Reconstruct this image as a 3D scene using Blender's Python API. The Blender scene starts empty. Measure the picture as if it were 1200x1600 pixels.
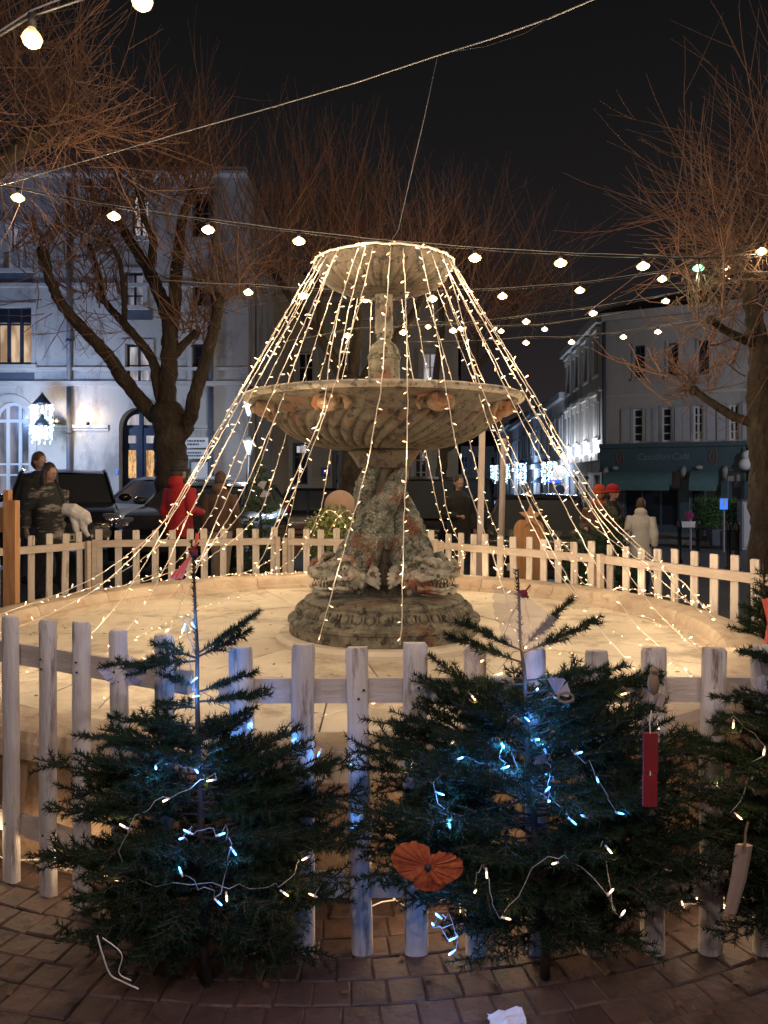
import bpy, bmesh, math, random
import numpy as np
from mathutils import Vector, Matrix, Euler, Quaternion
random.seed(7); np.random.seed(7)
R = math.radians; PI = math.pi
SC = bpy.context.scene; COL = SC.collection
# ------------------------------------------------------------------ camera, sky, exposure
EYE = 1.6; F = 1200.0; HZ = 752.0
cam_d = bpy.data.cameras.new('camera'); cam = bpy.data.objects.new('camera', cam_d); COL.objects.link(cam)
cam.location = (0, 0, EYE); cam.rotation_euler = (R(90), 0, 0)
cam_d.sensor_fit = 'VERTICAL'; cam_d.sensor_height = 36; cam_d.lens = 27.0
cam_d.shift_y = -(800 - HZ) / 1600.0
cam_d.clip_start = 0.05; cam_d.clip_end = 600
SC.camera = cam
SC.view_settings.view_transform = 'Standard'; SC.view_settings.look = 'None'
SC.view_settings.exposure = 0.0; SC.view_settings.gamma = 1.0
SC.view_settings.use_curve_mapping = False
W = bpy.data.worlds.new('World'); SC.world = W; W.use_nodes = True
wn = W.node_tree; wn.nodes.clear()
wo = wn.nodes.new('ShaderNodeOutputWorld'); wb = wn.nodes.new('ShaderNodeBackground')
tc = wn.nodes.new('ShaderNodeTexCoord'); sx = wn.nodes.new('ShaderNodeSeparateXYZ'); cr = wn.nodes.new('ShaderNodeValToRGB')
wn.links.new(tc.outputs['Generated'], sx.inputs[0]); wn.links.new(sx.outputs['Z'], cr.inputs[0])
cr.color_ramp.elements[0].position = 0.0; cr.color_ramp.elements[0].color = (0.030, 0.024, 0.026, 1)
cr.color_ramp.elements[1].position = 0.55; cr.color_ramp.elements[1].color = (0.0058, 0.0058, 0.0064, 1)
e = cr.color_ramp.elements.new(0.22); e.color = (0.014, 0.0122, 0.013, 1)
wn.links.new(cr.outputs[0], wb.inputs[0]); wb.inputs[1].default_value = 1.0
wn.links.new(wb.outputs[0], wo.inputs[0])
SC.cycles.use_denoising = True
SC.cycles.max_bounces = 6; SC.cycles.diffuse_bounces = 3; SC.cycles.glossy_bounces = 2
SC.cycles.transmission_bounces = 4; SC.cycles.transparent_max_bounces = 12
SC.cycles.sample_clamp_indirect = 3.0; SC.cycles.sample_clamp_direct = 0.0
SC.cycles.use_light_tree = True

def P(px, py, d):
    return Vector(((px - 600) / F * d, d, EYE + (HZ - py) / F * d))

# ------------------------------------------------------------------ materials
def newmat(name):
    m = bpy.data.materials.new(name); m.use_nodes = True
    return m, m.node_tree, m.node_tree.nodes['Principled BSDF']

def mat(name, c1, c2=None, scale=6, rough=0.7, metal=0.0, bump=0.0, bscale=40, c3=None, c3amt=0.5, emit=None, estr=0,
        stretch=None, rand=0.0, thr=(0.35, 0.65), coat=0, alpha=None, trans=0, spec=None, c3scale=None):
    m, nt, b = newmat(name)
    b.inputs['Roughness'].default_value = rough; b.inputs['Metallic'].default_value = metal
    b.inputs['Base Color'].default_value = (*c1, 1)
    if coat: b.inputs['Coat Weight'].default_value = coat
    if spec is not None: b.inputs['Specular IOR Level'].default_value = spec
    if trans: b.inputs['Transmission Weight'].default_value = trans
    if alpha is not None: b.inputs['Alpha'].default_value = alpha
    L = nt.links.new
    tco = nt.nodes.new('ShaderNodeTexCoord'); mp = nt.nodes.new('ShaderNodeMapping')
    L(tco.outputs['Object'], mp.inputs['Vector'])
    if stretch: mp.inputs['Scale'].default_value = stretch
    last = None
    if rand or c2:
        oi = nt.nodes.new('ShaderNodeObjectInfo')
    if rand:
        va = nt.nodes.new('ShaderNodeVectorMath'); va.operation = 'ADD'
        ml = nt.nodes.new('ShaderNodeMath'); ml.operation = 'MULTIPLY'; ml.inputs[1].default_value = 37.0
        L(oi.outputs['Random'], ml.inputs[0]); L(mp.outputs[0], va.inputs[0]); L(ml.outputs[0], va.inputs[1])
        vec = va.outputs[0]
    else:
        vec = mp.outputs[0]
    if c2:
        n = nt.nodes.new('ShaderNodeTexNoise'); n.inputs['Scale'].default_value = scale; n.inputs['Detail'].default_value = 6
        n.inputs['Roughness'].default_value = 0.65
        L(vec, n.inputs['Vector'])
        r = nt.nodes.new('ShaderNodeValToRGB'); r.color_ramp.elements[0].position = thr[0]; r.color_ramp.elements[1].position = thr[1]
        r.color_ramp.elements[0].color = (*c1, 1); r.color_ramp.elements[1].color = (*c2, 1)
        L(n.outputs[0], r.inputs[0]); last = r.outputs[0]
        if c3:
            n3 = nt.nodes.new('ShaderNodeTexNoise'); n3.inputs['Scale'].default_value = c3scale or scale * 0.45; n3.inputs['Detail'].default_value = 8
            n3.inputs['Roughness'].default_value = 0.7
            v3 = nt.nodes.new('ShaderNodeVectorMath'); v3.operation = 'ADD'; v3.inputs[1].default_value = (11, 5, 3)
            L(vec, v3.inputs[0]); L(v3.outputs[0], n3.inputs['Vector'])
            r3 = nt.nodes.new('ShaderNodeValToRGB'); r3.color_ramp.elements[0].position = 0.62 - 0.25 * c3amt; r3.color_ramp.elements[1].position = 0.74 - 0.25 * c3amt
            L(n3.outputs[0], r3.inputs[0])
            mx = nt.nodes.new('ShaderNodeMix'); mx.data_type = 'RGBA'
            L(r3.outputs[0], mx.inputs[0]); L(last, mx.inputs[6]); mx.inputs[7].default_value = (*c3, 1)
            last = mx.outputs[2]
        if rand:
            hv = nt.nodes.new('ShaderNodeHueSaturation'); mr = nt.nodes.new('ShaderNodeMapRange')
            mr.inputs[3].default_value = 1 - rand; mr.inputs[4].default_value = 1 + rand * 0.6
            L(oi.outputs['Random'], mr.inputs[0]); L(mr.outputs[0], hv.inputs['Value']); L(last, hv.inputs['Color']); last = hv.outputs[0]
        L(last, b.inputs['Base Color'])
    if bump:
        nb = nt.nodes.new('ShaderNodeTexNoise'); nb.inputs['Scale'].default_value = bscale; nb.inputs['Detail'].default_value = 5
        L(vec, nb.inputs['Vector'])
        bp = nt.nodes.new('ShaderNodeBump'); bp.inputs['Strength'].default_value = bump; bp.inputs['Distance'].default_value = 0.02 if bump < 1 else 0.07
        L(nb.outputs[0], bp.inputs['Height']); L(bp.outputs[0], b.inputs['Normal'])
    if emit:
        b.inputs['Emission Color'].default_value = (*emit, 1); b.inputs['Emission Strength'].default_value = estr
        m.cycles.emission_sampling = 'NONE'
    return m

M = {}
M['picket'] = mat('whitewashed_wood', (0.66, 0.60, 0.54), (0.54, 0.47, 0.41), 9, 0.75, bump=0.35, bscale=30, c3=(0.2, 0.14, 0.1), c3amt=0.3, stretch=(2.5, 2.5, 0.35), rand=0.14, c3scale=9)
M['rail'] = mat('whitewashed_rail_wood', (0.58, 0.5, 0.43), (0.47, 0.38, 0.3), 8, 0.75, bump=0.3, bscale=25, c3=(0.22, 0.15, 0.1), c3amt=0.1, stretch=(0.6, 0.6, 3), rand=0.1, c3scale=7)
M['raw_wood'] = mat('raw_pine_wood', (0.5, 0.27, 0.12), (0.36, 0.17, 0.07), 8, 0.7, bump=0.2, bscale=30, stretch=(3, 3, 0.3))
M['pole'] = mat('pale_painted_pole', (0.62, 0.52, 0.46), (0.52, 0.43, 0.37), 5, 0.6, bump=0.1)
M['cope'] = mat('weathered_rendered_stone', (0.50, 0.41, 0.31), (0.37, 0.28, 0.20), 3.0, 0.85, bump=0.5, bscale=28, c3=(0.27, 0.17, 0.1), c3amt=0.25, rand=0.07, c3scale=5)
M['floor'] = mat('pale_basin_render', (0.64, 0.57, 0.45), (0.50, 0.43, 0.33), 1.8, 0.7, bump=0.25, bscale=14, c3=(0.34, 0.28, 0.21), c3amt=0.42, rand=0.05, c3scale=2.3)
M['basin_wall'] = mat('stained_basin_wall', (0.36, 0.25, 0.16), (0.22, 0.14, 0.09), 4, 0.9, bump=0.6, bscale=22, c3=(0.12, 0.07, 0.045), c3amt=0.3)
M['sett'] = mat('stamped_clay_sett', (0.098, 0.052, 0.040), (0.056, 0.032, 0.026), 7, 0.6, bump=0.7, bscale=16, c3=(0.03, 0.018, 0.015), c3amt=0.3, rand=0.25, c3scale=12)
M['mortar'] = mat('dark_joint_mortar', (0.055, 0.038, 0.031), (0.035, 0.025, 0.021), 20, 0.95, bump=0.5, bscale=60)
M['asphalt'] = mat('worn_asphalt', (0.05, 0.05, 0.053), (0.035, 0.035, 0.038), 2, 0.6, bump=0.3, bscale=60, c3=(0.08, 0.075, 0.07), c3amt=0.2)
M['kerb'] = mat('kerb_stone', (0.25, 0.25, 0.26), (0.18, 0.18, 0.19), 5, 0.8, bump=0.2)
M['pavement'] = mat('pavement_stone', (0.22, 0.21, 0.21), (0.16, 0.155, 0.15), 3, 0.8, bump=0.2)
M['cable'] = mat('white_twisted_cable', (0.62, 0.55, 0.47), rough=0.6)
M['chain_cable'] = mat('clear_chain_cable', (0.2, 0.2, 0.19), rough=0.35)
M['led_socket'] = mat('led_socket', (0.8, 0.74, 0.65), rough=0.4)
M['led'] = mat('warm_led_tip', (1, .85, .6), emit=(1.0, 0.66, 0.36), estr=3.0)
M['led_big'] = mat('warm_bright_led_tip', (1, .85, .6), emit=(1.0, 0.60, 0.26), estr=9)
M['led_blue'] = mat('cold_blue_led_tip', (.6, .8, 1), emit=(0.07, 0.32, 1.0), estr=5.0)
M['led_cyan'] = mat('icy_led_dot', (.6, .8, 1), emit=(0.5, 0.85, 1.0), estr=9)
M['bulb'] = mat('glowing_bulb_core', (1, .9, .7), emit=(1.0, 0.84, 0.58), estr=18)
M['bulb_green'] = mat('glowing_green_bulb_core', (.7, 1, .8), emit=(0.5, 1.0, 0.72), estr=7)
M['black_rubber'] = mat('black_rubber', (0.02, 0.02, 0.02), rough=0.6)
M['grey_wire'] = mat('pale_steel_wire', (0.5, 0.48, 0.44), rough=0.5, metal=0.3)
M['bark'] = mat('plane_bark', (0.062, 0.043, 0.029), (0.032, 0.023, 0.017), 5, 0.95, bump=1.0, bscale=16, c3=(0.085, 0.075, 0.045), c3amt=0.25, stretch=(1, 1, 0.35), c3scale=6)
M['twig'] = mat('reddish_twig_bark', (0.25, 0.115, 0.075), (0.16, 0.10, 0.062), 1.2, 0.75)
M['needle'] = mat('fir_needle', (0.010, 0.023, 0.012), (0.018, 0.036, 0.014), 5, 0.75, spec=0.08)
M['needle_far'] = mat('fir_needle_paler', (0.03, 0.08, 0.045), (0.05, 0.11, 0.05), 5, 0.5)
M['fir_bark'] = mat('fir_bark', (0.055, 0.036, 0.024), (0.03, 0.02, 0.015), 20, 0.85, bump=0.4, bscale=60)
M['leaf'] = mat('mottled_shrub_leaf', (0.10, 0.16, 0.04), (0.22, 0.22, 0.05), 9, 0.45)
M['plaster'] = mat('pale_limestone_plaster', (0.46, 0.43, 0.40), (0.38, 0.35, 0.32), 0.7, 0.9, bump=0.25, bscale=6, c3=(0.27, 0.245, 0.23), c3amt=0.5, c3scale=1.6, stretch=(1, 1, .45))
M['plaster_b'] = mat('cream_plaster', (0.44, 0.39, 0.30), (0.35, 0.31, 0.25), 0.8, 0.9, bump=0.2, bscale=6, c3=(0.28, 0.25, 0.21), c3amt=0.25)
M['plaster_c'] = mat('grey_limestone', (0.42, 0.395, 0.37), (0.34, 0.32, 0.30), 0.6, 0.9, bump=0.3, bscale=5, c3=(0.2, 0.19, 0.18), c3amt=0.5, stretch=(1, 1, .5))
M['trim'] = mat('stone_trim', (0.48, 0.45, 0.42), (0.4, 0.37, 0.35), 2, 0.85, bump=0.15)
M['slate'] = mat('slate_roof', (0.05, 0.05, 0.06), (0.035, 0.035, 0.04), 3, 0.6)
M['frame_white'] = mat('white_window_paint', (0.62, 0.62, 0.62), (0.55, 0.55, 0.55), 3, 0.5)
M['frame_dark'] = mat('dark_window_paint', (0.03, 0.035, 0.05), (0.025, 0.03, 0.04), 3, 0.4)
M['glass_dark'] = mat('dark_window_glass', (0.015, 0.02, 0.03), rough=0.08, spec=0.7)
M['shutter'] = mat('pale_grey_shutter', (0.40, 0.41, 0.43), (0.35, 0.36, 0.38), 4, 0.7)
M['navy'] = mat('navy_door_paint', (0.012, 0.022, 0.05), (0.01, 0.018, 0.04), 4, 0.4)
M['teal'] = mat('dark_teal_shop_paint', (0.035, 0.085, 0.105), (0.03, 0.07, 0.09), 1.2, 0.5)
M['teal_awning'] = mat('teal_awning_cloth', (0.10, 0.19, 0.20), (0.085, 0.165, 0.175), 3, 0.8)
M['white_print'] = mat('white_print', (0.75, 0.75, 0.72), rough=0.7)
M['pale_print'] = mat('faded_pale_lettering', (0.16, 0.24, 0.27), rough=0.7)
M['zinc'] = mat('dark_zinc_pipe', (0.09, 0.1, 0.13), (0.07, 0.08, 0.1), 5, 0.5)
M['iron'] = mat('black_ironwork', (0.02, 0.02, 0.025), rough=0.45, metal=0.5)
M['chrome'] = mat('chrome', (0.7, 0.7, 0.72), rough=0.15, metal=1)
M['car_black'] = mat('black_car_paint', (0.012, 0.012, 0.015), rough=0.22, coat=0.6)
M['car_blue'] = mat('blue_grey_car_paint', (0.42, 0.48, 0.60), rough=0.3, metal=0.2, coat=0.5)
M['car_grey'] = mat('dark_grey_car_paint', (0.03, 0.032, 0.037), rough=0.25, coat=0.5)
M['car_glass'] = mat('car_glass', (0.045, 0.05, 0.06), rough=0.12, spec=0.8)
M['tyre'] = mat('tyre', (0.02, 0.02, 0.02), rough=0.8)
M['headlamp'] = mat('headlamp_glass', (0.9, 0.9, 0.95), rough=0.12, metal=0.9)
M['plate'] = mat('number_plate_white', (0.7, 0.7, 0.68), rough=0.5)
M['plate_ink'] = mat('plate_ink', (0.02, 0.02, 0.02), rough=0.6)
M['skin'] = mat('skin', (0.45, 0.27, 0.2), (0.4, 0.23, 0.17), 9, 0.55)
M['hair_dark'] = mat('dark_brown_hair', (0.03, 0.018, 0.012), (0.05, 0.028, 0.018), 30, 0.5, stretch=(3, 3, .4), bump=0.5, bscale=60)
M['hair_brown'] = mat('brown_hair', (0.10, 0.05, 0.028), (0.07, 0.035, 0.02), 30, 0.55, stretch=(3, 3, .4), bump=0.5, bscale=60)
M['eye'] = mat('eye_white', (0.7, 0.7, 0.7), rough=0.3)
M['iris'] = mat('iris', (0.03, 0.02, 0.015), rough=0.2)
M['red_cloth'] = mat('red_coat_cloth', (0.42, 0.018, 0.025), (0.30, 0.012, 0.018), 6, 0.85, bump=0.4, bscale=12)
M['black_cloth'] = mat('black_cloth', (0.018, 0.017, 0.018), (0.03, 0.028, 0.028), 6, 0.85, bump=0.4, bscale=12)
M['brown_cloth'] = mat('brown_coat_cloth', (0.15, 0.085, 0.06), (0.10, 0.06, 0.042), 6, 0.85, bump=0.4, bscale=12)
M['white_cloth'] = mat('white_padded_cloth', (0.78, 0.76, 0.74), (0.68, 0.66, 0.64), 5, 0.85, bump=0.6, bscale=10)
M['beige_cloth'] = mat('beige_trouser_cloth', (0.42, 0.36, 0.31), (0.36, 0.3, 0.26), 6, 0.85, bump=0.3, bscale=12)
M['denim'] = mat('dark_denim', (0.03, 0.045, 0.08), (0.04, 0.055, 0.09), 20, 0.85)
M['scarf_orange'] = mat('orange_red_knit', (0.55, 0.09, 0.035), (0.42, 0.05, 0.02), 25, 0.9, bump=0.8, bscale=40)
M['wood_slat'] = mat('dark_bench_slat', (0.16, 0.085, 0.06), (0.1, 0.055, 0.04), 9, 0.6)
M['disc'] = mat('pinkish_disc', (0.55, 0.38, 0.30), (0.48, 0.32, 0.25), 6, 0.8)
M['tulle_red'] = mat('orange_red_tulle', (0.26, 0.03, 0.012), (0.50, 0.12, 0.03), 22, 0.8, alpha=.86, bump=0.5, bscale=40, thr=(0.35, 0.65))
M['tulle_pink'] = mat('coral_tulle', (0.85, 0.10, 0.06), (0.9, 0.2, 0.12), 9, 0.8)
M['tulle_white'] = mat('white_tulle', (0.56, 0.47, 0.48), rough=0.9, alpha=0.3)
M['tulle_lilac'] = mat('lilac_tulle', (0.50, 0.48, 0.62), rough=0.9, alpha=0.6)
M['red_felt'] = mat('red_painted_tag', (0.20, 0.006, 0.010), (0.15, 0.005, 0.008), 10, 0.7)
M['tan_wood'] = mat('tan_wood_ornament', (0.22, 0.15, 0.08), (0.17, 0.11, 0.06), 14, 0.7, bump=0.2)
M['pale_wood'] = mat('pale_split_wood', (0.36, 0.26, 0.2), (0.28, 0.2, 0.15), 10, 0.75, stretch=(3, 3, .4))
M['paper'] = mat('crumpled_white_paper', (0.75, 0.75, 0.8), rough=0.8)
M['sign_red'] = mat('red_sign_paint', (0.35, 0.03, 0.06), rough=0.5)
M['sign_blue'] = mat('blue_sign_paint', (0.02, 0.08, 0.55), rough=0.5)
M['sign_blue_glow'] = mat('lit_blue_sign', (0.02, 0.1, 0.7), rough=0.5, emit=(0.05, 0.2, 1.0), estr=1.1)
M['win_warm'] = mat('lit_room_warm', (0.6, 0.5, 0.4), (0.4, 0.3, 0.2), 1.5, 0.8)
M['panel_grey'] = mat('grey_panel', (0.32, 0.32, 0.33), rough=0.7)

def halo_glass(name, col, e, a):  # bulb glass with its own weak glow, standing in for the glare halo
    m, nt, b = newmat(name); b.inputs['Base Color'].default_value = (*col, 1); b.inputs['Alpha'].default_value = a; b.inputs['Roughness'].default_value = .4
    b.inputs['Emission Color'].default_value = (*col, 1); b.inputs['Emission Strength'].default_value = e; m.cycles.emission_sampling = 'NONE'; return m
M['bulb_glass'] = halo_glass('frosted_bulb_glass_halo', (1.0, .62, .30), 1.3, .38)
M['bulb_glass_halo_green'] = halo_glass('frosted_green_bulb_glass_halo', (.4, 1.0, .62), 1.0, .38)
def winmat(name, ca, cb, s, scale=1.3):
    m, nt, b = newmat(name); L = nt.links.new
    b.inputs['Base Color'].default_value = (0.02, 0.02, 0.02, 1); b.inputs['Roughness'].default_value = 0.15
    tco = nt.nodes.new('ShaderNodeTexCoord'); n = nt.nodes.new('ShaderNodeTexNoise'); n.inputs['Scale'].default_value = scale
    mp = nt.nodes.new('ShaderNodeMapping'); mp.inputs['Scale'].default_value = (3, 1, 0.8)
    r = nt.nodes.new('ShaderNodeValToRGB'); r.color_ramp.elements[0].color = (*ca, 1); r.color_ramp.elements[1].color = (*cb, 1)
    r.color_ramp.elements[0].position = 0.38; r.color_ramp.elements[1].position = 0.62
    L(tco.outputs['Object'], mp.inputs[0]); L(mp.outputs[0], n.inputs['Vector']); L(n.outputs[0], r.inputs[0])
    L(r.outputs[0], b.inputs['Emission Color']); b.inputs['Emission Strength'].default_value = s
    m.cycles.emission_sampling = 'NONE'
    return m
M['lit_warm'] = winmat('curtained_lit_window', (0.42, 0.25, 0.14), (1.0, 0.72, 0.48), 0.75)
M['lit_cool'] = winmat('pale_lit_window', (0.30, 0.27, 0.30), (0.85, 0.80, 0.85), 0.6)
M['lit_dim'] = winmat('dim_lit_window', (0.05, 0.06, 0.09), (0.32, 0.30, 0.36), 0.7)
M['lit_gold'] = winmat('golden_lit_door_glass', (0.35, 0.16, 0.05), (1.0, 0.58, 0.24), 1.0, 6)

def stone_old(name, base, rust, pale, dark, scales=False, rustamt=0.55):
    m, nt, b = newmat(name); L = nt.links.new; N = nt.nodes.new
    b.inputs['Roughness'].default_value = 0.8
    tco = N('ShaderNodeTexCoord')
    def noise(sc, off, det=8):
        v = N('ShaderNodeVectorMath'); v.inputs[1].default_value = (off, off * 1.7, -off); L(tco.outputs['Object'], v.inputs[0])
        n = N('ShaderNodeTexNoise'); n.inputs['Scale'].default_value = sc; n.inputs['Detail'].default_value = det; n.inputs['Roughness'].default_value = 0.7
        L(v.outputs[0], n.inputs['Vector']); return n.outputs[0]
    def ramp(src, a, z):
        r = N('ShaderNodeValToRGB'); r.color_ramp.elements[0].position = a; r.color_ramp.elements[1].position = z; L(src, r.inputs[0]); return r.outputs[0]
    def mix(f, a, bb):
        x = N('ShaderNodeMix'); x.data_type = 'RGBA'; L(f, x.inputs[0])
        if isinstance(a, tuple): x.inputs[6].default_value = (*a, 1)
        else: L(a, x.inputs[6])
        x.inputs[7].default_value = (*bb, 1); return x.outputs[2]
    c = mix(ramp(noise(9, 1), .4, .62), base, pale)
    c = mix(ramp(noise(4, 4), .60 - .12 * rustamt, .68 - .12 * rustamt), c, rust)
    c = mix(ramp(noise(14, 8), .52, .60), c, dark)
    if scales:
        vo = N('ShaderNodeTexVoronoi'); vo.feature = 'DISTANCE_TO_EDGE'; vo.inputs['Scale'].default_value = 44
        L(tco.outputs['Object'], vo.inputs['Vector'])
        rr = ramp(vo.outputs[0], 0.0, 0.10)
        inv = N('ShaderNodeMath'); inv.operation = 'SUBTRACT'; inv.inputs[0].default_value = 0.45; inv.use_clamp = True; L(rr, inv.inputs[1])
        c = mix(inv.outputs[0], c, dark)
    L(c, b.inputs['Base Color'])
    bp = N('ShaderNodeBump'); bp.inputs['Strength'].default_value = 0.7; bp.inputs['Distance'].default_value = 0.012
    L(noise(55, 2, 5), bp.inputs['Height'])
    if scales:
        b2 = N('ShaderNodeBump'); b2.inputs['Strength'].default_value = 0.9; b2.inputs['Distance'].default_value = 0.02
        L(rr, b2.inputs['Height']); L(bp.outputs[0], b2.inputs['Normal']); L(b2.outputs[0], b.inputs['Normal'])
    else:
        L(bp.outputs[0], b.inputs['Normal'])
    return m
M['iron_old'] = stone_old('weathered_cast_iron', (0.09, 0.085, 0.062), (0.16, 0.07, 0.038), (0.23, 0.21, 0.155), (0.03, 0.024, 0.018), rustamt=.45)
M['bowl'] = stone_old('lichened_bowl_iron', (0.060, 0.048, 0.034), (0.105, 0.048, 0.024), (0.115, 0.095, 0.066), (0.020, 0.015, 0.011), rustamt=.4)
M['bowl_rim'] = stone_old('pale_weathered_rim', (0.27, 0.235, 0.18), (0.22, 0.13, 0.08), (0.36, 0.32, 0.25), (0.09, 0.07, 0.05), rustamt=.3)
M['mask'] = stone_old('rusty_mask_iron', (0.16, 0.085, 0.045), (0.28, 0.10, 0.04), (0.2, 0.15, 0.09), (0.07, 0.04, 0.02), rustamt=.6)
M['dolphin_head'] = stone_old('verdigris_cast_iron_head', (0.21, 0.22, 0.18), (0.26, 0.10, 0.055), (0.44, 0.40, 0.32), (0.06, 0.045, 0.033), rustamt=.6)
M['dolphin'] = stone_old('verdigris_scaled_iron', (0.13, 0.155, 0.125), (0.20, 0.08, 0.045), (0.34, 0.32, 0.26), (0.05, 0.06, 0.045), scales=True, rustamt=.5)

# ------------------------------------------------------------------ mesh helpers
class MB:
    def __init__(s): s.v = []; s.f = []; s.m = []
    def add(s, vs, fs, mi=0):
        o = len(s.v); s.v.extend([tuple(x) for x in vs]); s.f.extend([tuple(i + o for i in f) for f in fs]); s.m.extend([mi] * len(fs)); return s
    def box(s, c, d, rot=None, mi=0, taper=1.0):
        x, y, z = d[0] / 2, d[1] / 2, d[2] / 2
        vs = [Vector((sx * x * (taper if sz > 0 else 1), sy * y * (taper if sz > 0 else 1), sz * z)) for sz in (-1, 1) for sy in (-1, 1) for sx in (-1, 1)]
        if rot is not None: vs = [rot @ v for v in vs]
        vs = [v + Vector(c) for v in vs]
        return s.add(vs, [(0, 2, 3, 1), (4, 5, 7, 6), (0, 1, 5, 4), (2, 6, 7, 3), (0, 4, 6, 2), (1, 3, 7, 5)], mi)
    def tube(s, pts, rad, n=8, cap=True, mi=0, flat=1.0, up=None):
        pts = [Vector(p) for p in pts]; k = len(pts)
        if not hasattr(rad, '__len__'): rad = [rad] * k
        vs = []; ref = None
        for i, p in enumerate(pts):
            t = (pts[min(i + 1, k - 1)] - pts[max(i - 1, 0)])
            t = t.normalized() if t.length > 1e-9 else Vector((0, 0, 1))
            if ref is None:
                ref = Vector(up) if up else (Vector((0, 0, 1)) if abs(t.z) < .9 else Vector((1, 0, 0)))
            a = (ref - t * ref.dot(t))
            a = a.normalized() if a.length > 1e-6 else t.orthogonal().normalized()
            ref = a; b = t.cross(a); r = rad[i]
            rx, ry = (r if not isinstance(r, tuple) else r[0]), (r * flat if not isinstance(r, tuple) else r[1])
            for j in range(n):
                w = 2 * PI * j / n; vs.append(p + a * (math.cos(w) * rx) + b * (math.sin(w) * ry))
        fs = [(i * n + j, i * n + (j + 1) % n, (i + 1) * n + (j + 1) % n, (i + 1) * n + j) for i in range(k - 1) for j in range(n)]
        if cap: fs += [tuple(range(n))[::-1], tuple((k - 1) * n + j for j in range(n))]
        return s.add(vs, fs, mi)
    def cyl(s, a, b, r, n=12, r2=None, mi=0):
        return s.tube([a, b], [r, r if r2 is None else r2], n, mi=mi)
    def sph(s, c, r, n=12, m=8, mi=0, rot=None):
        if not hasattr(r, '__len__'): r = (r, r, r)
        vs = [Vector((0, 0, r[2]))]
        for i in range(1, m):
            a = PI * i / m
            for j in range(n):
                w = 2 * PI * j / n; vs.append(Vector((r[0] * math.sin(a) * math.cos(w), r[1] * math.sin(a) * math.sin(w), r[2] * math.cos(a))))
        vs.append(Vector((0, 0, -r[2])))
        fs = [(0, 1 + j, 1 + (j + 1) % n) for j in range(n)]
        for i in range(m - 2):
            for j in range(n):
                a = 1 + i * n + j; b = 1 + i * n + (j + 1) % n; fs.append((a, a + n, b + n, b))
        l = len(vs) - 1; q = 1 + (m - 2) * n
        fs += [(q + j, l, q + (j + 1) % n) for j in range(n)]
        if rot is not None: vs = [rot @ v for v in vs]
        return s.add([v + Vector(c) for v in vs], fs, mi)
    def lathe(s, prof, n=48, c=(0, 0, 0), mod=None, mi=0, a0=0, a1=2 * PI, close=False):
        full = abs(a1 - a0 - 2 * PI) < 1e-6; k = len(prof); nn = n if full else n + 1; vs = []
        for i in range(nn):
            w = a0 + (a1 - a0) * i / n
            for j, (r, z) in enumerate(prof):
                rr = r * (mod(w, j, z) if mod else 1)
                vs.append((c[0] + rr * math.cos(w), c[1] + rr * math.sin(w), c[2] + z))
        fs = []
        for i in range(n):
            a = i * k; b = ((i + 1) % nn) * k
            for j in range(k - 1 if not close else k):
                j2 = (j + 1) % k; fs.append((a + j, b + j, b + j2, a + j2))
        if close and not full: fs += [tuple(range(k)), tuple(n * k + j for j in range(k))[::-1]]
        return s.add(vs, fs, mi)
    def prism(s, poly, z0, z1, mi=0, tf=None):
        n = len(poly); vs = [Vector((x, y, z0)) for x, y in poly] + [Vector((x, y, z1)) for x, y in poly]
        if tf is not None: vs = [tf @ v for v in vs]
        return s.add(vs, [tuple(range(n))[::-1], tuple(range(n, 2 * n))] + [(i, (i + 1) % n, n + (i + 1) % n, n + i) for i in range(n)], mi)
    def quad(s, a, b, c, d, mi=0): return s.add([a, b, c, d], [(0, 1, 2, 3)], mi)
    def mesh(s, name, mats, smooth=False, org=None):
        me = bpy.data.meshes.new(name)
        v = s.v if org is None else [(x[0] - org[0], x[1] - org[1], x[2] - org[2]) for x in s.v]
        me.from_pydata(v, [], s.f)
        for m_ in (mats if isinstance(mats, (list, tuple)) else [mats]): me.materials.append(m_)
        me.polygons.foreach_set('material_index', s.m)
        if smooth: me.polygons.foreach_set('use_smooth', [True] * len(s.f))
        me.update(); return me
    def build(s, name, mats, parent=None, smooth=False, label=None, stuff=False, autos=None):
        org = None
        if parent is not None:
            org = wloc(parent)
        me = s.mesh(name, mats, smooth, org)
        o = link(name, me, parent)
        if autos: 
            me.set_sharp_from_angle(angle=R(autos))
        if label: o['label'] = label
        if stuff: o['kind'] = 'stuff'
        return o
_W = {}
def wloc(o):
    l = Vector((0, 0, 0))
    while o is not None: l = l + Vector(o.location); o = o.parent
    return l
def link(name, me, parent=None, loc=(0, 0, 0), rot=(0, 0, 0)):
    o = bpy.data.objects.new(name, me); COL.objects.link(o); o.parent = parent; o.location = loc; o.rotation_euler = rot; return o
def tag(o, label, cat, group=None, kind=None):
    if label: o['label'] = label
    if cat: o['category'] = cat
    if group: o['group'] = group
    if kind: o['kind'] = kind
    return o
def thing(name, label, cat, loc=(0, 0, 0), group=None):
    return tag(link(name, None, None, loc), label, cat, group)
def struct(o): o['kind'] = 'structure'; return o
def lamp(name, loc, power, col, parent, r=0.03):
    l = bpy.data.lights.new(name, 'POINT'); l.energy = power; l.color = col; l.shadow_soft_size = r
    o = bpy.data.objects.new(name, l); COL.objects.link(o); o.parent = parent
    o.location = Vector(loc) - (wloc(parent) if parent else Vector((0, 0, 0))); return o
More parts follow.
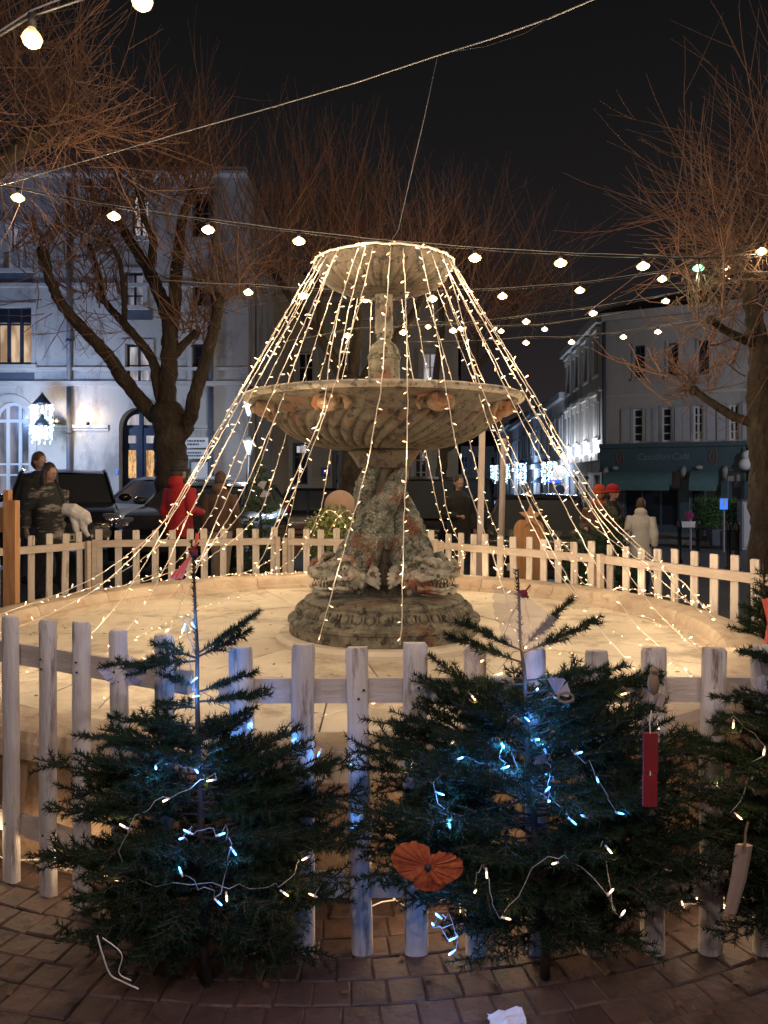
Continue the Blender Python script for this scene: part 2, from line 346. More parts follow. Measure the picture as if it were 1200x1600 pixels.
def npmesh(name, V, Fq, material, parent=None, nv=3, stuff=True):
    """V (n,3) float array, Fq (k,nv) int array"""
    V = np.asarray(V, dtype=np.float64)
    if parent is not None: V = V - np.array(wloc(parent))
    me = bpy.data.meshes.new(name); k = len(Fq)
    me.vertices.add(len(V)); me.vertices.foreach_set('co', V.astype(np.float32).ravel())
    me.loops.add(k * nv); me.loops.foreach_set('vertex_index', np.asarray(Fq, dtype=np.int32).ravel())
    me.polygons.add(k); me.polygons.foreach_set('loop_start', np.arange(0, k * nv, nv, dtype=np.int32))
    try: me.polygons.foreach_set('loop_total', np.full(k, nv, dtype=np.int32))
    except Exception: pass
    me.update(calc_edges=True); me.validate(); me.materials.append(material)
    o = link(name, me, parent)
    if stuff: o['kind'] = 'stuff'
    return o
def gh(x, y):
    t = min(max((x * 0.5 + y - 11) / 22.0, 0), 1); return -0.8 * t + .3 * min(max((y - 9.2) / 2, 0), 1) * min(max((-x - .5) / 2.5, 0), 1)
def catmull(pts, k=6):
    pts = [Vector(p) for p in pts]; out = []
    for i in range(len(pts) - 1):
        p0, p1, p2, p3 = pts[max(i - 1, 0)], pts[i], pts[i + 1], pts[min(i + 2, len(pts) - 1)]
        for j in range(k):
            t = j / k
            out.append(0.5 * ((2 * p1) + (p2 - p0) * t + (2 * p0 - 5 * p1 + 4 * p2 - p3) * t * t + (3 * p1 - 3 * p2 + p3 - p0) * t ** 3))
    out.append(pts[-1]); return out
POW_STRAND = 2.15; POW_FEST = 16.0; POW_BACK = 100.0
# ================================================================== GROUND
def ground():
    xs = sorted(set([-220, -120, -70, 70, 120, 220] + list(np.arange(-50, 51, 2.0)))); ys = sorted(set([-60, -30, -10, 120, 160, 240] + list(np.arange(0, 101, 2.0))))
    mb = MB(); vs = [(x, y, gh(x, y) - 0.035) for y in ys for x in xs]; nx = len(xs)
    fs = [(j * nx + i, j * nx + i + 1, (j + 1) * nx + i + 1, (j + 1) * nx + i) for j in range(len(ys) - 1) for i in range(nx - 1)]
    mb.add(vs, fs); struct(mb.build('ground', M['asphalt'], smooth=True))
ground()
BC = Vector((-0.3, 5.85, 0)); RO = 2.93; RI = 2.63; HR = 0.57; HF = 0.44
# paving of clay setts laid in rings round the basin
pav = link('paving', None); struct(pav)
mb = MB(); mb.lathe([(RO - .05, -0.0065), (5.4, -0.0065)], 96, c=BC); o = mb.build('mortar_bed', M['mortar'], pav)
def sett_mesh(seed):
    rr = random.Random(seed); w, l, h, c = .0572, .0566, .03, .0045
    mb = MB(); j = lambda a: a + rr.uniform(-.0022, .0022)
    lo = [(j(x), j(y), -h) for x, y in ((-w, -l), (w, -l), (w, l), (-w, l))]
    md = [(x, y, -c + rr.uniform(-.001, .001)) for x, y, _ in lo]
    hi = [(x * (1 - c / w * 1.2), y * (1 - c / l * 1.2), rr.uniform(-.002, .002)) for x, y, _ in lo]
    mb.add(lo + md + hi, [(0, 1, 5, 4), (1, 2, 6, 5), (2, 3, 7, 6), (3, 0, 4, 7), (4, 5, 9, 8), (5, 6, 10, 9), (6, 7, 11, 10), (7, 4, 8, 11), (8, 9, 10, 11)])
    return mb
SM = [sett_mesh(i) for i in range(7)]; SME = [m.mesh('sett', M['sett']) for m in SM]
cand = []; rest = MB(); row = 0; r = 2.985
while r < 5.3:
    n = int(2 * PI * r / 0.1165); off = random.random()
    for i in range(n):
        a = 2 * PI * (i + off) / n; x = BC.x + r * math.cos(a); y = BC.y + r * math.sin(a)
        z = random.uniform(-.003, .003); ang = a - PI / 2 + random.uniform(-.03, .03)
        vis = y > 1.95 and abs(x) < 0.5 * y + .1 and r < 4.1 and y < 4.2 and math.sin(a) < 0
        py = HZ + EYE / max(y, .1) * F; px = 600 + x / max(y, .1) * F
        cand.append((0 if vis and py > 1340 and -40 < px < 1240 else 1, y, x, z, ang))
    r += 0.1165
cand.sort(key=lambda t: (t[0], t[1]))
for k, (q, y, x, z, ang) in enumerate(cand):
    if q == 0 and k < 298:
        link('paving_sett', SME[k % 7], pav, (x, y, z), (random.uniform(-.012, .012), random.uniform(-.012, .012), ang))
    else:
        m_ = SM[k % 7]; ca, sa = math.cos(ang), math.sin(ang)
        rest.add([(v[0] * ca - v[1] * sa + x, v[0] * sa + v[1] * ca + y, v[2] + z) for v in m_.v], m_.f)
rest.build('remaining_setts', M['sett'], pav, stuff=True)
print('setts', len(cand))

# ================================================================== BASIN
basin = thing('fountain_basin', 'round low stone basin with pale dry floor encircling the fountain', 'fountain basin', BC)
mb = MB(); mb.lathe([(RO - .05, -.05), (RO - .045, .25), (RO - .05, HR - .13)], 96, c=BC); mb.build('basin_wall', M['basin_wall'], basin, True)
NC = 20
prof = [(RO - .05, HR - .13), (RO, HR - .12), (RO + .005, HR - .05), (RO - .02, HR - .012), (RO - .07, HR), (RI + .10, HR), (RI + .03, HR - .012), (RI + .005, HR - .04), (RI - .005, HR - .09), (RI - .045, HF + .03), (RI - .06, HF - .02), (RI + .06, HF - .02)]
a_w = 2 * PI / NC; gap = .0025
mb = MB(); mb.lathe([(p[0], p[1]) for p in prof], 6, a0=gap / 2, a1=a_w - gap / 2, close=True); cm = mb.mesh('coping_stone', M['cope'], True); cm.set_sharp_from_angle(angle=R(35))
for i in range(NC): link('coping_stone', cm, basin, (0, 0, random.uniform(-.002, .002)), (0, 0, i * a_w + .1))
for (r0, r1, nn, jo) in ((0.0, 1.35, 8, .2), (1.352, RI - .05, 16, .0)):
    aw = 2 * PI / nn; g = .005 / max(r1, .1)
    mb = MB(); mb.lathe([(max(r0, .02), HF - .06), (r1, HF - .06), (r1, HF), (max(r0, .02), HF + (.012 if r0 == 0 else .004))], 6, a0=g, a1=aw - g, close=True); fm = mb.mesh('floor_slab', M['floor'])
    for i in range(nn): link('floor_slab', fm, basin, (0, 0, random.uniform(-.0015, .0015)), (0, 0, i * aw + jo))
mb = MB(); mb.lathe([(.02, HF - .03), (RI, HF - .03)], 60, c=BC); mb.build('bed', M['mortar'], basin)

# ================================================================== PICKET FENCE
def picket_mesh(seed, L, w=.078, t=.036):
    rr = random.Random(seed); mb = MB(); sec = []
    for i in range(9):
        a = PI * i / 8; sec.append((math.cos(a) * w / 2, -math.sin(a) * t * .62))
    sec = [(w / 2, t * .38)] + sec + [(-w / 2, t * .38)]
    n = len(sec); rings = []
    for z, s_ in ((0, 1), (L * .25, 1), (L * .5, 1), (L * .75, 1), (L - .012, 1), (L, .86)):
        dx, dy, k = rr.uniform(-.003, .003), rr.uniform(-.002, .002), s_ * rr.uniform(.96, 1.04)
        rings.append([(x * k + dx, y * k + dy, z) for x, y in sec])
    vs = sum(rings, []); fs = []
    for i in range(5):
        for j in range(n): fs.append((i * n + j, i * n + (j + 1) % n, (i + 1) * n + (j + 1) % n, (i + 1) * n + j))
    fs += [tuple(range(n))[::-1], tuple(5 * n + j for j in range(n))]
    mb.add(vs, fs); me = mb.mesh('picket', M['picket'], True); me.set_sharp_from_angle(angle=R(40)); return me
_n = MB(); _n.sph((0, 0, 0), (.0045, .0035, .0045), 8, 5); NAIL = _n.mesh('nail', M['iron'], True)
PK = [picket_mesh(i, 1.0) for i in range(5)]
def fence(a, b, label, top, z0=0.0, step=.2, lower=.22, first=.5, posts=True, lean=.011):
    """pickets stand on the outer side (away from the basin), rails on the inner side"""
    a = Vector((a[0], a[1], 0)); b = Vector((b[0], b[1], 0)); d = b - a; L = d.length; u = d / L
    mid = (a + b) / 2; nrm = Vector((u.y, -u.x, 0))
    if nrm.dot(mid - BC) < 0: nrm = -nrm
    t = thing('picket_fence', label, 'fence', (mid.x, mid.y, z0), 'whitewashed picket fence sections round the basin')
    yaw = math.atan2(nrm.x, -nrm.y)         # picket front (-Y local) turned to the outer side
    n = int(round(L / step)); 
    for i in range(n):
        s = (i + first) * L / n - L / 2 + random.uniform(-.008, .008); h = top + random.uniform(-.014, .014)
        o = link('picket', PK[i % 5], t, u * s + nrm * .016, (random.uniform(-lean, lean), random.uniform(-lean, lean) * 1.6, yaw))
        o.scale = (random.uniform(.94, 1.06), 1, h)
    if not posts:
        for pk in [c_ for c_ in bpy.data.objects if c_.parent == t and c_.name.startswith('picket')]:
            for hz in (top - .14, top - .175, lower + .015):
                link('nail', NAIL, t, Vector(pk.location) + nrm * .0215 + Vector((random.uniform(-.01, .01), 0, hz + random.uniform(-.008, .008))))
    for hz in (top - .155, lower):
        mb = MB(); k = 6; vs = []
        for i in range(k + 1):
            s = -L / 2 + .01 + (L - .02) * i / k; w = [random.uniform(-.003, .003) for _ in range(2)]
            for q, (yy, zz) in enumerate(((-.034, -.038), (-.034, .038), (-.003, .042), (-.003, -.042))):
                p = u * s + nrm * (yy + .0) + Vector((0, 0, hz + zz + w[0])); vs.append(p + mid + Vector((0, 0, z0)))
        fs = [(i * 4 + j, i * 4 + (j + 1) % 4, (i + 1) * 4 + (j + 1) % 4, (i + 1) * 4 + j) for i in range(k) for j in range(4)] + [(3, 2, 1, 0), tuple(k * 4 + j for j in range(4))]
        mb.add(vs, fs); mb.build('rail', M['rail'], t)
    if posts:
        for s in (-L / 2 + .045, L / 2 - .045):
            mb = MB(); p = u * s - nrm * .062 + mid; mb.box((p.x, p.y, z0 + (top - .1) / 2), (.05, .05, top - .1), Matrix.Rotation(math.atan2(u.y, u.x), 3, 'Z')); mb.build('post', M['rail'], t)
    return t
fence((-0.575, 2.62), (1.40, 2.62), 'near fence section right in front of the camera, behind the two large fir trees', 1.04, step=.2, posts=False)
fence((-2.66, 3.74), (-0.67, 2.64), 'near left fence section running back from the left fir tree', 1.06, step=.2, posts=False)
fence((1.46, 2.66), (2.85, 4.1), 'near right fence section behind the fir tree at the right edge', 1.0, posts=False)
def ftop(y, d): return EYE - (y - HZ) * d / F
fence((-4.95, 6.6), (-3.40, 8.83), 'far left fence section beside the raw wooden post', 1.02)
fence((-3.38, 8.87), (-1.25, 9.32), 'far fence section in front of the black car and the red jacket', 1.03)
fence((-1.23, 9.32), (0.66, 9.08), 'far fence section behind the fountain plinth with the bench beyond it', 1.02)
fence((0.68, 9.06), (2.12, 7.53), 'far fence section right of the fountain, crossed by the wooden star figure', .995)
fence((2.13, 7.51), (3.05, 5.75), 'far right fence section with bright fairy lights caught on its foot', .995)
fence((3.06, 5.73), (3.06, 4.45), 'right side fence section partly hidden by fir branches', 1.0)

# ================================================================== BUILDINGS
class Fac:
    def __init__(s, O, U, N): s.O = Vector(O); s.U = Vector(U).normalized(); s.N = Vector(N).normalized()
    def p(s, u, v, n=0): return s.O + s.U * u + s.N * n + Vector((0, 0, v))
    def box(s, mb, u0, u1, v0, v1, n0, n1, mi=0):
        vs = [s.p(u, v, n) for n in (n0, n1) for v in (v0, v1) for u in (u0, u1)]
        mb.add(vs, [(0, 1, 3, 2), (4, 6, 7, 5), (0, 4, 5, 1), (2, 3, 7, 6), (0, 2, 6, 4), (1, 5, 7, 3)], mi)
    def wall(s, mb, W, H, ops, depth=.3, v_lo=0):
        us = sorted(set([0, W] + [o[0] for o in ops] + [o[2] for o in ops])); vs_ = sorted(set([v_lo, H] + [o[1] for o in ops] + [o[3] for o in ops]))
        for i in range(len(us) - 1):
            for j in range(len(vs_) - 1):
                cu, cv = (us[i] + us[i + 1]) / 2, (vs_[j] + vs_[j + 1]) / 2
                if any(o[0] < cu < o[2] and o[1] < cv < o[3] for o in ops): continue
                mb.quad(s.p(us[i], vs_[j]), s.p(us[i + 1], vs_[j]), s.p(us[i + 1], vs_[j + 1]), s.p(us[i], vs_[j + 1]))
        for o in ops:
            u0, v0, u1, v1 = o[:4]; arch = len(o) > 4 and o[4]
            if not arch:
                mb.quad(s.p(u0, v0), s.p(u0, v0, depth), s.p(u0, v1, depth), s.p(u0, v1)); mb.quad(s.p(u1, v0, depth), s.p(u1, v0), s.p(u1, v1), s.p(u1, v1, depth))
                mb.quad(s.p(u0, v1), s.p(u0, v1, depth), s.p(u1, v1, depth), s.p(u1, v1)); mb.quad(s.p(u0, v0, depth), s.p(u0, v0), s.p(u1, v0), s.p(u1, v0, depth))
            else:
                r = (u1 - u0) / 2; cu = (u0 + u1) / 2; vc = v1 - r
                mb.quad(s.p(u0, v0), s.p(u0, v0, depth), s.p(u0, vc, depth), s.p(u0, vc)); mb.quad(s.p(u1, v0, depth), s.p(u1, v0), s.p(u1, vc), s.p(u1, vc, depth))
                K = 16; arc = [(cu - r * math.cos(PI * k / K), vc + r * math.sin(PI * k / K)) for k in range(K + 1)]
                for k in range(K):
                    (a, b_), (c, d) = arc[k], arc[k + 1]
                    mb.quad(s.p(a, b_), s.p(a, b_, depth), s.p(c, d, depth), s.p(c, d))
                    mb.quad(s.p(a, b_), s.p(c, d), s.p(c, v1), s.p(a, v1))
    def window(s, parent, u0, v0, u1, v1, glass, frame, nx=2, ny=3, inset=.16, name='window', fw=.06, arch=False, transom=None, label=None):
        mb = MB(); g = .05
        s.box(mb, u0, u0 + fw, v0, v1, inset, inset + g); s.box(mb, u1 - fw, u1, v0, v1, inset, inset + g)
        s.box(mb, u0 + fw, u1 - fw, v0, v0 + fw, inset, inset + g)
        if not arch: s.box(mb, u0 + fw, u1 - fw, v1 - fw, v1, inset, inset + g)
        for i in range(1, nx):
            c = u0 + (u1 - u0) * i / nx; s.box(mb, c - fw * .5, c + fw * .5, v0 + fw, v1 - (0 if arch else fw), inset - .01, inset + g - .01)
        ys = [v0 + (v1 - v0) * j / ny for j in range(1, ny)] if transom is None else transom
        for c in ys: s.box(mb, u0 + fw, u1 - fw, c - fw * .3, c + fw * .3, inset + .005, inset + g - .005)
        if arch:
            r = (u1 - u0) / 2; cu = (u0 + u1) / 2; vc = v1 - r; K = 14
            for k in range(K):
                a0, a1 = PI * k / K, PI * (k + 1) / K; q = []
                for rr_ in (r, r - fw):
                    for a in (a0, a1): q.append((cu - rr_ * math.cos(a), vc + rr_ * math.sin(a)))
                mb.quad(s.p(*q[0], inset), s.p(*q[1], inset), s.p(*q[3], inset), s.p(*q[2], inset)); mb.quad(s.p(*q[2], inset), s.p(*q[3], inset), s.p(*q[3], inset + g), s.p(*q[2], inset + g))
            s.box(mb, u0 + fw, u1 - fw, vc - fw * .5, vc + fw * .5, inset - .005, inset + g)
        w = mb.build(name, frame, parent, label=label)
        pb = MB(); m_ = .02; pb.quad(s.p(u0, v0, inset + .03), s.p(u1, v0, inset + .03), s.p(u1, v1, inset + .03), s.p(u0, v1, inset + .03))
        pb.build('pane', glass, w)
        return w
    def surround(s, parent, u0, v0, u1, v1, m_=None, w=.14, sill=True):
        mb = MB(); s.box(mb, u0 - w, u0 - .002, v0, v1 + w, -.05, .04); s.box(mb, u1 + .002, u1 + w, v0, v1 + w, -.05, .04); s.box(mb, u0 - .002, u1 + .002, v1 + .002, v1 + w, -.047, .04)
        if sill: s.box(mb, u0 - w - .04, u1 + w + .04, v0 - .12, v0 - .002, -.11, .04)
        mb.build('window_surround', m_ or M['trim'], parent)

# ---------- left civic building, frontal, 22 m away
D1 = 22.0; g1 = -.45
def u_of(px, d, x0): return (px - 600) / F * d - x0
def v_of(py, d, z0): return EYE + (HZ - py) / F * d - z0
X0 = -17.0
fa = Fac((X0, D1, g1), (1, 0, 0), (0, 1, 0))
bl = thing('townhouse', 'pale three storey stone building on the left with arched doors and lit windows', 'building', (X0, D1, g1))
Wl = u_of(388, D1, X0); U = lambda px: u_of(px, D1, X0); V = lambda py: v_of(py, D1, g1)
Hl = V(274)
rows = []
ops = [(U(187), .12, U(247), V(637), True), (U(-12), .12, U(46), V(628), True), (U(-130), .12, U(-72), V(628), True),
       (U(-10), V(570), U(50), V(480)), (U(196), V(597), U(234), V(537)), (U(-130), V(570), U(-80), V(480)),
       (U(6), V(420), U(45), V(352)), (U(205), V(370), U(232), V(300)), (U(193), V(478), U(224), V(425)), (U(-130), V(420), U(-85), V(352)),
       (U(300), V(597), U(332), V(537)), (U(300), V(478), U(330), V(425)), (U(300), V(370), U(328), V(300))]
mb = MB(); fa.wall(mb, Wl, Hl, ops, .32); fa.box(mb, -0.0, .01, 0, Hl, .01, 9); fa.box(mb, Wl - .01, Wl, 0, Hl, .002, 9)
mb.build('wall', M['plaster'], bl)
mb = MB(); fa.box(mb, 0, Wl, 0, Hl - .1, 1.2, 1.4); mb.build('inner_wall', M['frame_dark'], bl)
# string courses, plinth, cornice
for (v0, v1, n) in ((V(603), V(596), -.12), (V(579), V(574), -.07), (V(449), V(443), -.09), (V(278), V(268), -.35), (0, .55, -.06)):
    mb = MB(); fa.box(mb, 0, Wl, v0, v1, n, .0); mb.build('string_course' if v1 > 1 else 'plinth', M['trim'], bl)
mb = MB()
for (a, b) in ((U(52), U(108)), (U(114), U(170)), (U(266), U(326)), (U(-66), U(-18))): fa.box(mb, a, b, V(669), V(664), -.09, 0); fa.box(mb, a, b, V(673), V(670), -.05, 0)
mb.build('impost_moulding', M['trim'], bl)
for (a, b, m0) in ((U(187), U(247), .26), (U(-12), U(46), .22)):
    mb = MB()
    r = (b - a) / 2; cu = (a + b) / 2; top = V(637) if m0 == .26 else V(628); vc = top - r; K = 20
    for k in range(K):
        a0, a1 = PI * k / K, PI * (k + 1) / K; q = [(cu - rr_ * math.cos(w_), vc + rr_ * math.sin(w_)) for rr_ in (r + .002, r + m0) for w_ in (a0, a1)]
        mb.quad(fa.p(*q[0], -.06), fa.p(*q[1], -.06), fa.p(*q[3], -.06), fa.p(*q[2], -.06)); mb.quad(fa.p(*q[2], -.06), fa.p(*q[3], -.06), fa.p(*q[3], 0), fa.p(*q[2], 0)); mb.quad(fa.p(*q[0], -.06), fa.p(*q[0], 0), fa.p(*q[1], 0), fa.p(*q[1], -.06))
    fa.box(mb, a - m0, a - .002, .55, vc, -.06, 0); fa.box(mb, b + .002, b + m0, .55, vc, -.06, 0)
    mb.build('archivolt', M['plaster'], bl)
fa.window(bl, U(-10), V(570), U(50), V(480), M['lit_warm'], M['frame_dark'], 3, 1, transom=[V(505)], fw=.1, label='lit window with three tall lights')
pb = MB(); 
for k in range(3): fa.box(pb, U(-8 + 20 * k) , U(8 + 20 * k), V(503), V(482), .12, .15)
pb.build('upper_light', M['glass_dark'], bl)
fa.window(bl, U(-130), V(570), U(-80), V(480), M['glass_dark'], M['frame_dark'], 3, 1, transom=[V(505)])
fa.window(bl, U(196), V(597), U(234), V(537), M['lit_cool'], M['frame_dark'], 2, 1, transom=[V(570)], fw=.07)
fa.window(bl, U(6), V(420), U(45), V(352), M['lit_dim'], M['frame_white'], 2, 3)
fa.window(bl, U(205), V(370), U(232), V(300), M['lit_cool'], M['frame_dark'], 2, 4)
fa.window(bl, U(193), V(478), U(224), V(425), M['lit_dim'], M['frame_dark'], 2, 3)
fa.window(bl, U(-130), V(420), U(-85), V(352), M['glass_dark'], M['frame_white'], 2, 3)
for y in ((597, 537), (478, 425), (370, 300)): fa.window(bl, U(300), V(y[0]), U(330), V(y[1]), M['glass_dark'], M['frame_dark'], 2, 3)
fa.window(bl, U(-12), .12, U(46), V(628), M['lit_dim'], M['frame_white'], 3, 1, inset=.2, arch=True, fw=.09, transom=[V(725), V(742)])
fa.window(bl, U(-130), .12, U(-72), V(628), M['glass_dark'], M['frame_white'], 3, 1, inset=.2, arch=True, fw=.09, transom=[V(725)])
for q in ((U(-10), V(570), U(50), V(480)), (U(196), V(597), U(234), V(537)), (U(300), V(597), U(332), V(537)), (U(6), V(420), U(45), V(352)), (U(205), V(370), U(232), V(300)), (U(193), V(478), U(224), V(425))): fa.surround(bl, *q, w=.12)
for (a, b, c, d) in ((U(-14), U(54), V(596), V(583)), (U(-2), U(52), V(441), V(424)), (U(190), U(238), V(500), V(484))): mb = MB(); fa.box(mb, a, b, c, d, -.03, .01); mb.build('apron_panel', M['zinc'], bl)
# arched double door
dv = MB(); a, b = U(190), U(244); c = (a + b) / 2; top = V(640)
door = MB(); 
def dbox(u0, u1, v0, v1, n0=.2, n1=.27): fa.box(door, u0, u1, v0, v1, n0, n1)
for s0, s1 in ((a, c - .02), (c + .02, b)):
    w_ = s1 - s0
    dbox(s0, s0 + .12, .12, V(668)); dbox(s1 - .12, s1, .12, V(668)); dbox(s0 + .12, s1 - .12, V(680), V(668)); dbox(s0 + .12, s1 - .12, V(703), V(692)); dbox(s0 + .12, s1 - .12, .12, V(747))
    g = MB(); fa.box(g, s0 + .13, s1 - .13, V(746), V(704), .235, .25); pass
dbox(c - .05, c + .05, .12, V(645), .17, .27)
dr = door.build('door', M['navy'], bl, label='navy double door with gilt lit panes')
for s0, s1 in ((a, c - .02), (c + .02, b)):
    g = MB(); fa.box(g, s0 + .12, s1 - .12, V(747), V(703), .24, .25); g.build('lower_pane', M['lit_gold'], dr)
    g = MB(); fa.box(g, s0 + .12, s1 - .12, V(692), V(680), .24, .25); g.build('number_pane', M['lit_cool'], dr)
g = MB(); r_ = (b - a) / 2 - .08; vc = V(640) - (b - a) / 2 - .05
for sgn in (-1, 1):
    q = [(c + sgn * .07, vc + .12)] + [(c + sgn * (.07 + (r_ - .07) * math.cos(w_)), vc + .12 + (r_ - .1) * math.sin(w_)) for w_ in np.linspace(0, PI / 2, 8)]
    g.add([fa.p(x, y, .235) for x, y in q], [tuple(range(len(q)))])
g.build('fanlight', M['lit_cool'], dr)
g = MB(); fa.box(g, U(187), U(247), .1, V(637), .285, .3); g.build('door_backing', M['navy'], bl)
# pipes, roof
for px in (110, 331, -60):
    mb = MB(); mb.cyl(fa.p(U(px), .5, -.1), fa.p(U(px), V(605), -.1), .075, 8); mb.cyl(fa.p(U(px), V(594), -.1), fa.p(U(px), Hl - .3, -.1), .07, 8)
    for v in (1.2, 3.4, 6, 9): mb.cyl(fa.p(U(px), v, -.1), fa.p(U(px), v + .08, -.1), .1, 8)
    mb.build('downpipe', M['zinc'], bl, True)
mb = MB(); mb.add([fa.p(-.1, Hl, -.4), fa.p(Wl, Hl, -.4), fa.p(Wl, Hl + .4, 4), fa.p(-.1, Hl + .4, 4), fa.p(-.1, Hl, 8.5), fa.p(Wl, Hl, 8.5)], [(0, 1, 2, 3), (3, 2, 5, 4), (0, 3, 4), (1, 5, 2)]); mb.build('roof', M['slate'], bl)
mb = MB(); fa.box(mb, 0, Wl, 0, Hl, 8.8, 9); mb.build('rear_wall', M['plaster'], bl)
# notice boards on its wall
def notice(u0, u1, v0, v1, label, lines, f=fa, n=-.14, name='notice_board', lit=None, d0=None):
    loc = f.p((u0 + u1) / 2, v0, n); t = thing(name, label, 'sign', loc)
    mb = MB(); f.box(mb, u0, u1, v0, v1, n, n + .05); mb.build('board', lit or M['white_print'], t)
    mb = MB(); k = len(lines)
    for i, w in enumerate(lines):
        v = v1 - (v1 - v0) * (i + 1) / (k + 1); h = (v1 - v0) / (k + 1) * .28; x = u0 + (u1 - u0) * .1; end = u0 + (u1 - u0) * w
        while x < end:
            dx = random.uniform(.05, .11) * (u1 - u0); f.box(mb, x, min(x + dx, end), v - h, v + h, n - .004, n); x += dx + .025 * (u1 - u0)
    mb.build('print', M['zinc'], t, stuff=True)
    return t
notice(U(291), U(327), V(700), V(684), 'upper white name board on the pale wall right of the big tree', [.85, .6])
notice(U(291), U(327), V(717), V(703), 'lower white name board just under the upper one, right of the big tree', [.7, .9])
mbn = thing('poster_panel', 'bright blank poster panel on the wall below the two white name boards', 'poster', fa.p(U(312), V(760), -.12))
mb = MB(); fa.box(mb, U(300), U(326), V(752), V(722), -.12, -.06); mb.build('poster_sheet', M['white_print'], mbn)
mb = MB(); fa.box(mb, U(298), U(300) - .003, V(754), V(720), -.14, -.05); fa.box(mb, U(326) + .003, U(328), V(754), V(720), -.14, -.05); fa.box(mb, U(300), U(326), V(722) + .003, V(720), -.14, -.05); mb.build('poster_frame', M['zinc'], mbn)

# ---------- centre building behind the fountain (28 m)
D2 = 27.0; g2 = -.6; X2 = (389 - 600) / F * D2
fb = Fac((X2, D2, g2), (1, 0, 0), (0, 1, 0)); U2 = lambda px: u_of(px, D2, X2); V2 = lambda py: v_of(py, D2, g2)
bc = thing('townhouse', 'cream two storey building behind the fountain with blue wall sign and dark door', 'building', (X2, D2, g2))
W2 = U2(716); H2 = V2(430)
ops = [(U2(457), V2(757), U2(481), V2(692)), (U2(519), .15, U2(545), V2(705)), (U2(590), V2(757), U2(615), V2(692)), (U2(648), V2(757), U2(668), V2(700)),
       (U2(400), V2(620), U2(425), V2(550)), (U2(465), V2(620), U2(490), V2(550)), (U2(530), V2(620), U2(555), V2(550)), (U2(595), V2(620), U2(620), V2(550)), (U2(660), V2(620), U2(685), V2(550))]
mb = MB(); fb.wall(mb, W2, H2, ops, .3); fb.box(mb, W2 - .01, W2, 0, H2, .002, 8); fb.box(mb, 0, .01, 0, H2, .002, 8); mb.build('wall', M['plaster_b'], bc)
mb = MB(); fb.box(mb, 0, W2, 0, H2 - .1, 1.0, 1.2); mb.build('inner_wall', M['frame_dark'], bc)
for i, q in enumerate(ops):
    if i == 1: w = fb.window(bc, q[0], q[1], q[2], q[3], M['glass_dark'], M['frame_dark'], 1, 1, name='door', fw=.12, transom=[2.3])
    else: fb.window(bc, *q, M['lit_cool'] if i == 8 else M['glass_dark'], M['frame_dark'] if i == 0 else M['frame_white'], 2, 3); fb.surround(bc, *q)
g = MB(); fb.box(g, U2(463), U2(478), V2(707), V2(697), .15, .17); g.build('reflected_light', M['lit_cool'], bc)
for (v0, v1, n) in ((V2(648), V2(642), -.1), (V2(474), V2(466), -.3), (0, .5, -.06)):
    mb = MB(); fb.box(mb, 0, W2, v0, v1, n, 0); mb.build('string_course', M['trim'], bc)
mb = MB(); mb.add([fb.p(-.1, H2, -.35), fb.p(W2, H2, -.35), fb.p(W2, H2 + .8, 4), fb.p(-.1, H2 + .8, 4), fb.p(-.1, H2, 8), fb.p(W2, H2, 8)], [(0, 1, 2, 3), (3, 2, 5, 4), (0, 3, 4), (1, 5, 2)]); mb.build('roof', M['slate'], bc)
mb = MB(); mb.cyl(fb.p(U2(559), .3, -.1), fb.p(U2(559), H2 - .3, -.1), .13, 8); mb.build('downpipe', M['shutter'], bc, True)
t = thing('wall_sign', 'small blue square sign on the cream wall left of the dark door behind the fountain', 'sign', fb.p(U2(511), V2(743), -.08))
mb = MB(); fb.box(mb, U2(502), U2(516), V2(744), V2(730), -.08, -.02); mb.build('sign_plate', M['sign_blue'], t)
mb = MB(); fb.box(mb, U2(506), U2(512), V2(740), V2(734), -.09, -.081); mb.build('emblem', M['white_print'], t)

# ---------- right corner building with the teal shop front
DA, DB = 36.0, 33.0; gs = -.8
A = Vector(((943 - 600) / F * DA, DA, gs)); B = Vector(((1200 - 600) / F * 32.7, 32.7, gs)); Ur = (B - A).normalized(); Nr = Vector((-Ur.y, Ur.x, 0))
fs_ = Fac(A, Ur, Nr)
def UR(px):     # u where the ray of image column px meets the facade
    k = (px - 600) / F; return (k * A.y - A.x) / (Ur.x - k * Ur.y)
def VR(py, px=1050): 
    u = UR(px); d = (A + Ur * u).y; return EYE + (HZ - py) / F * d - gs
bs = thing('shop_building', 'grey stone corner building on the right above a dark teal shop front', 'building', A)
Ws = UR(1172); Hs = VR(492, 945)
ops = []
for px in (996, 1041, 1090, 1146): ops.append((UR(px - 7), VR(690), UR(px + 9), VR(636)))
for px in (1000, 1052, 1100): ops.append((UR(px - 8), VR(588), UR(px + 8), VR(536)))
ops.append((UR(975), .35, UR(1062), VR(762))); ops.append((UR(1078), .35, UR(1126), VR(762))); ops.append((UR(1138), .1, UR(1162), VR(752)))
mb = MB(); fs_.wall(mb, Ws, Hs, ops, .3); fs_.box(mb, Ws - .01, Ws, 0, Hs, .002, 9); mb.build('wall', M['plaster_c'], bs)
mb = MB(); fs_.box(mb, .05, Ws, 0, Hs - .1, 1.2, 1.4); mb.build('inner_wall', M['frame_dark'], bs)
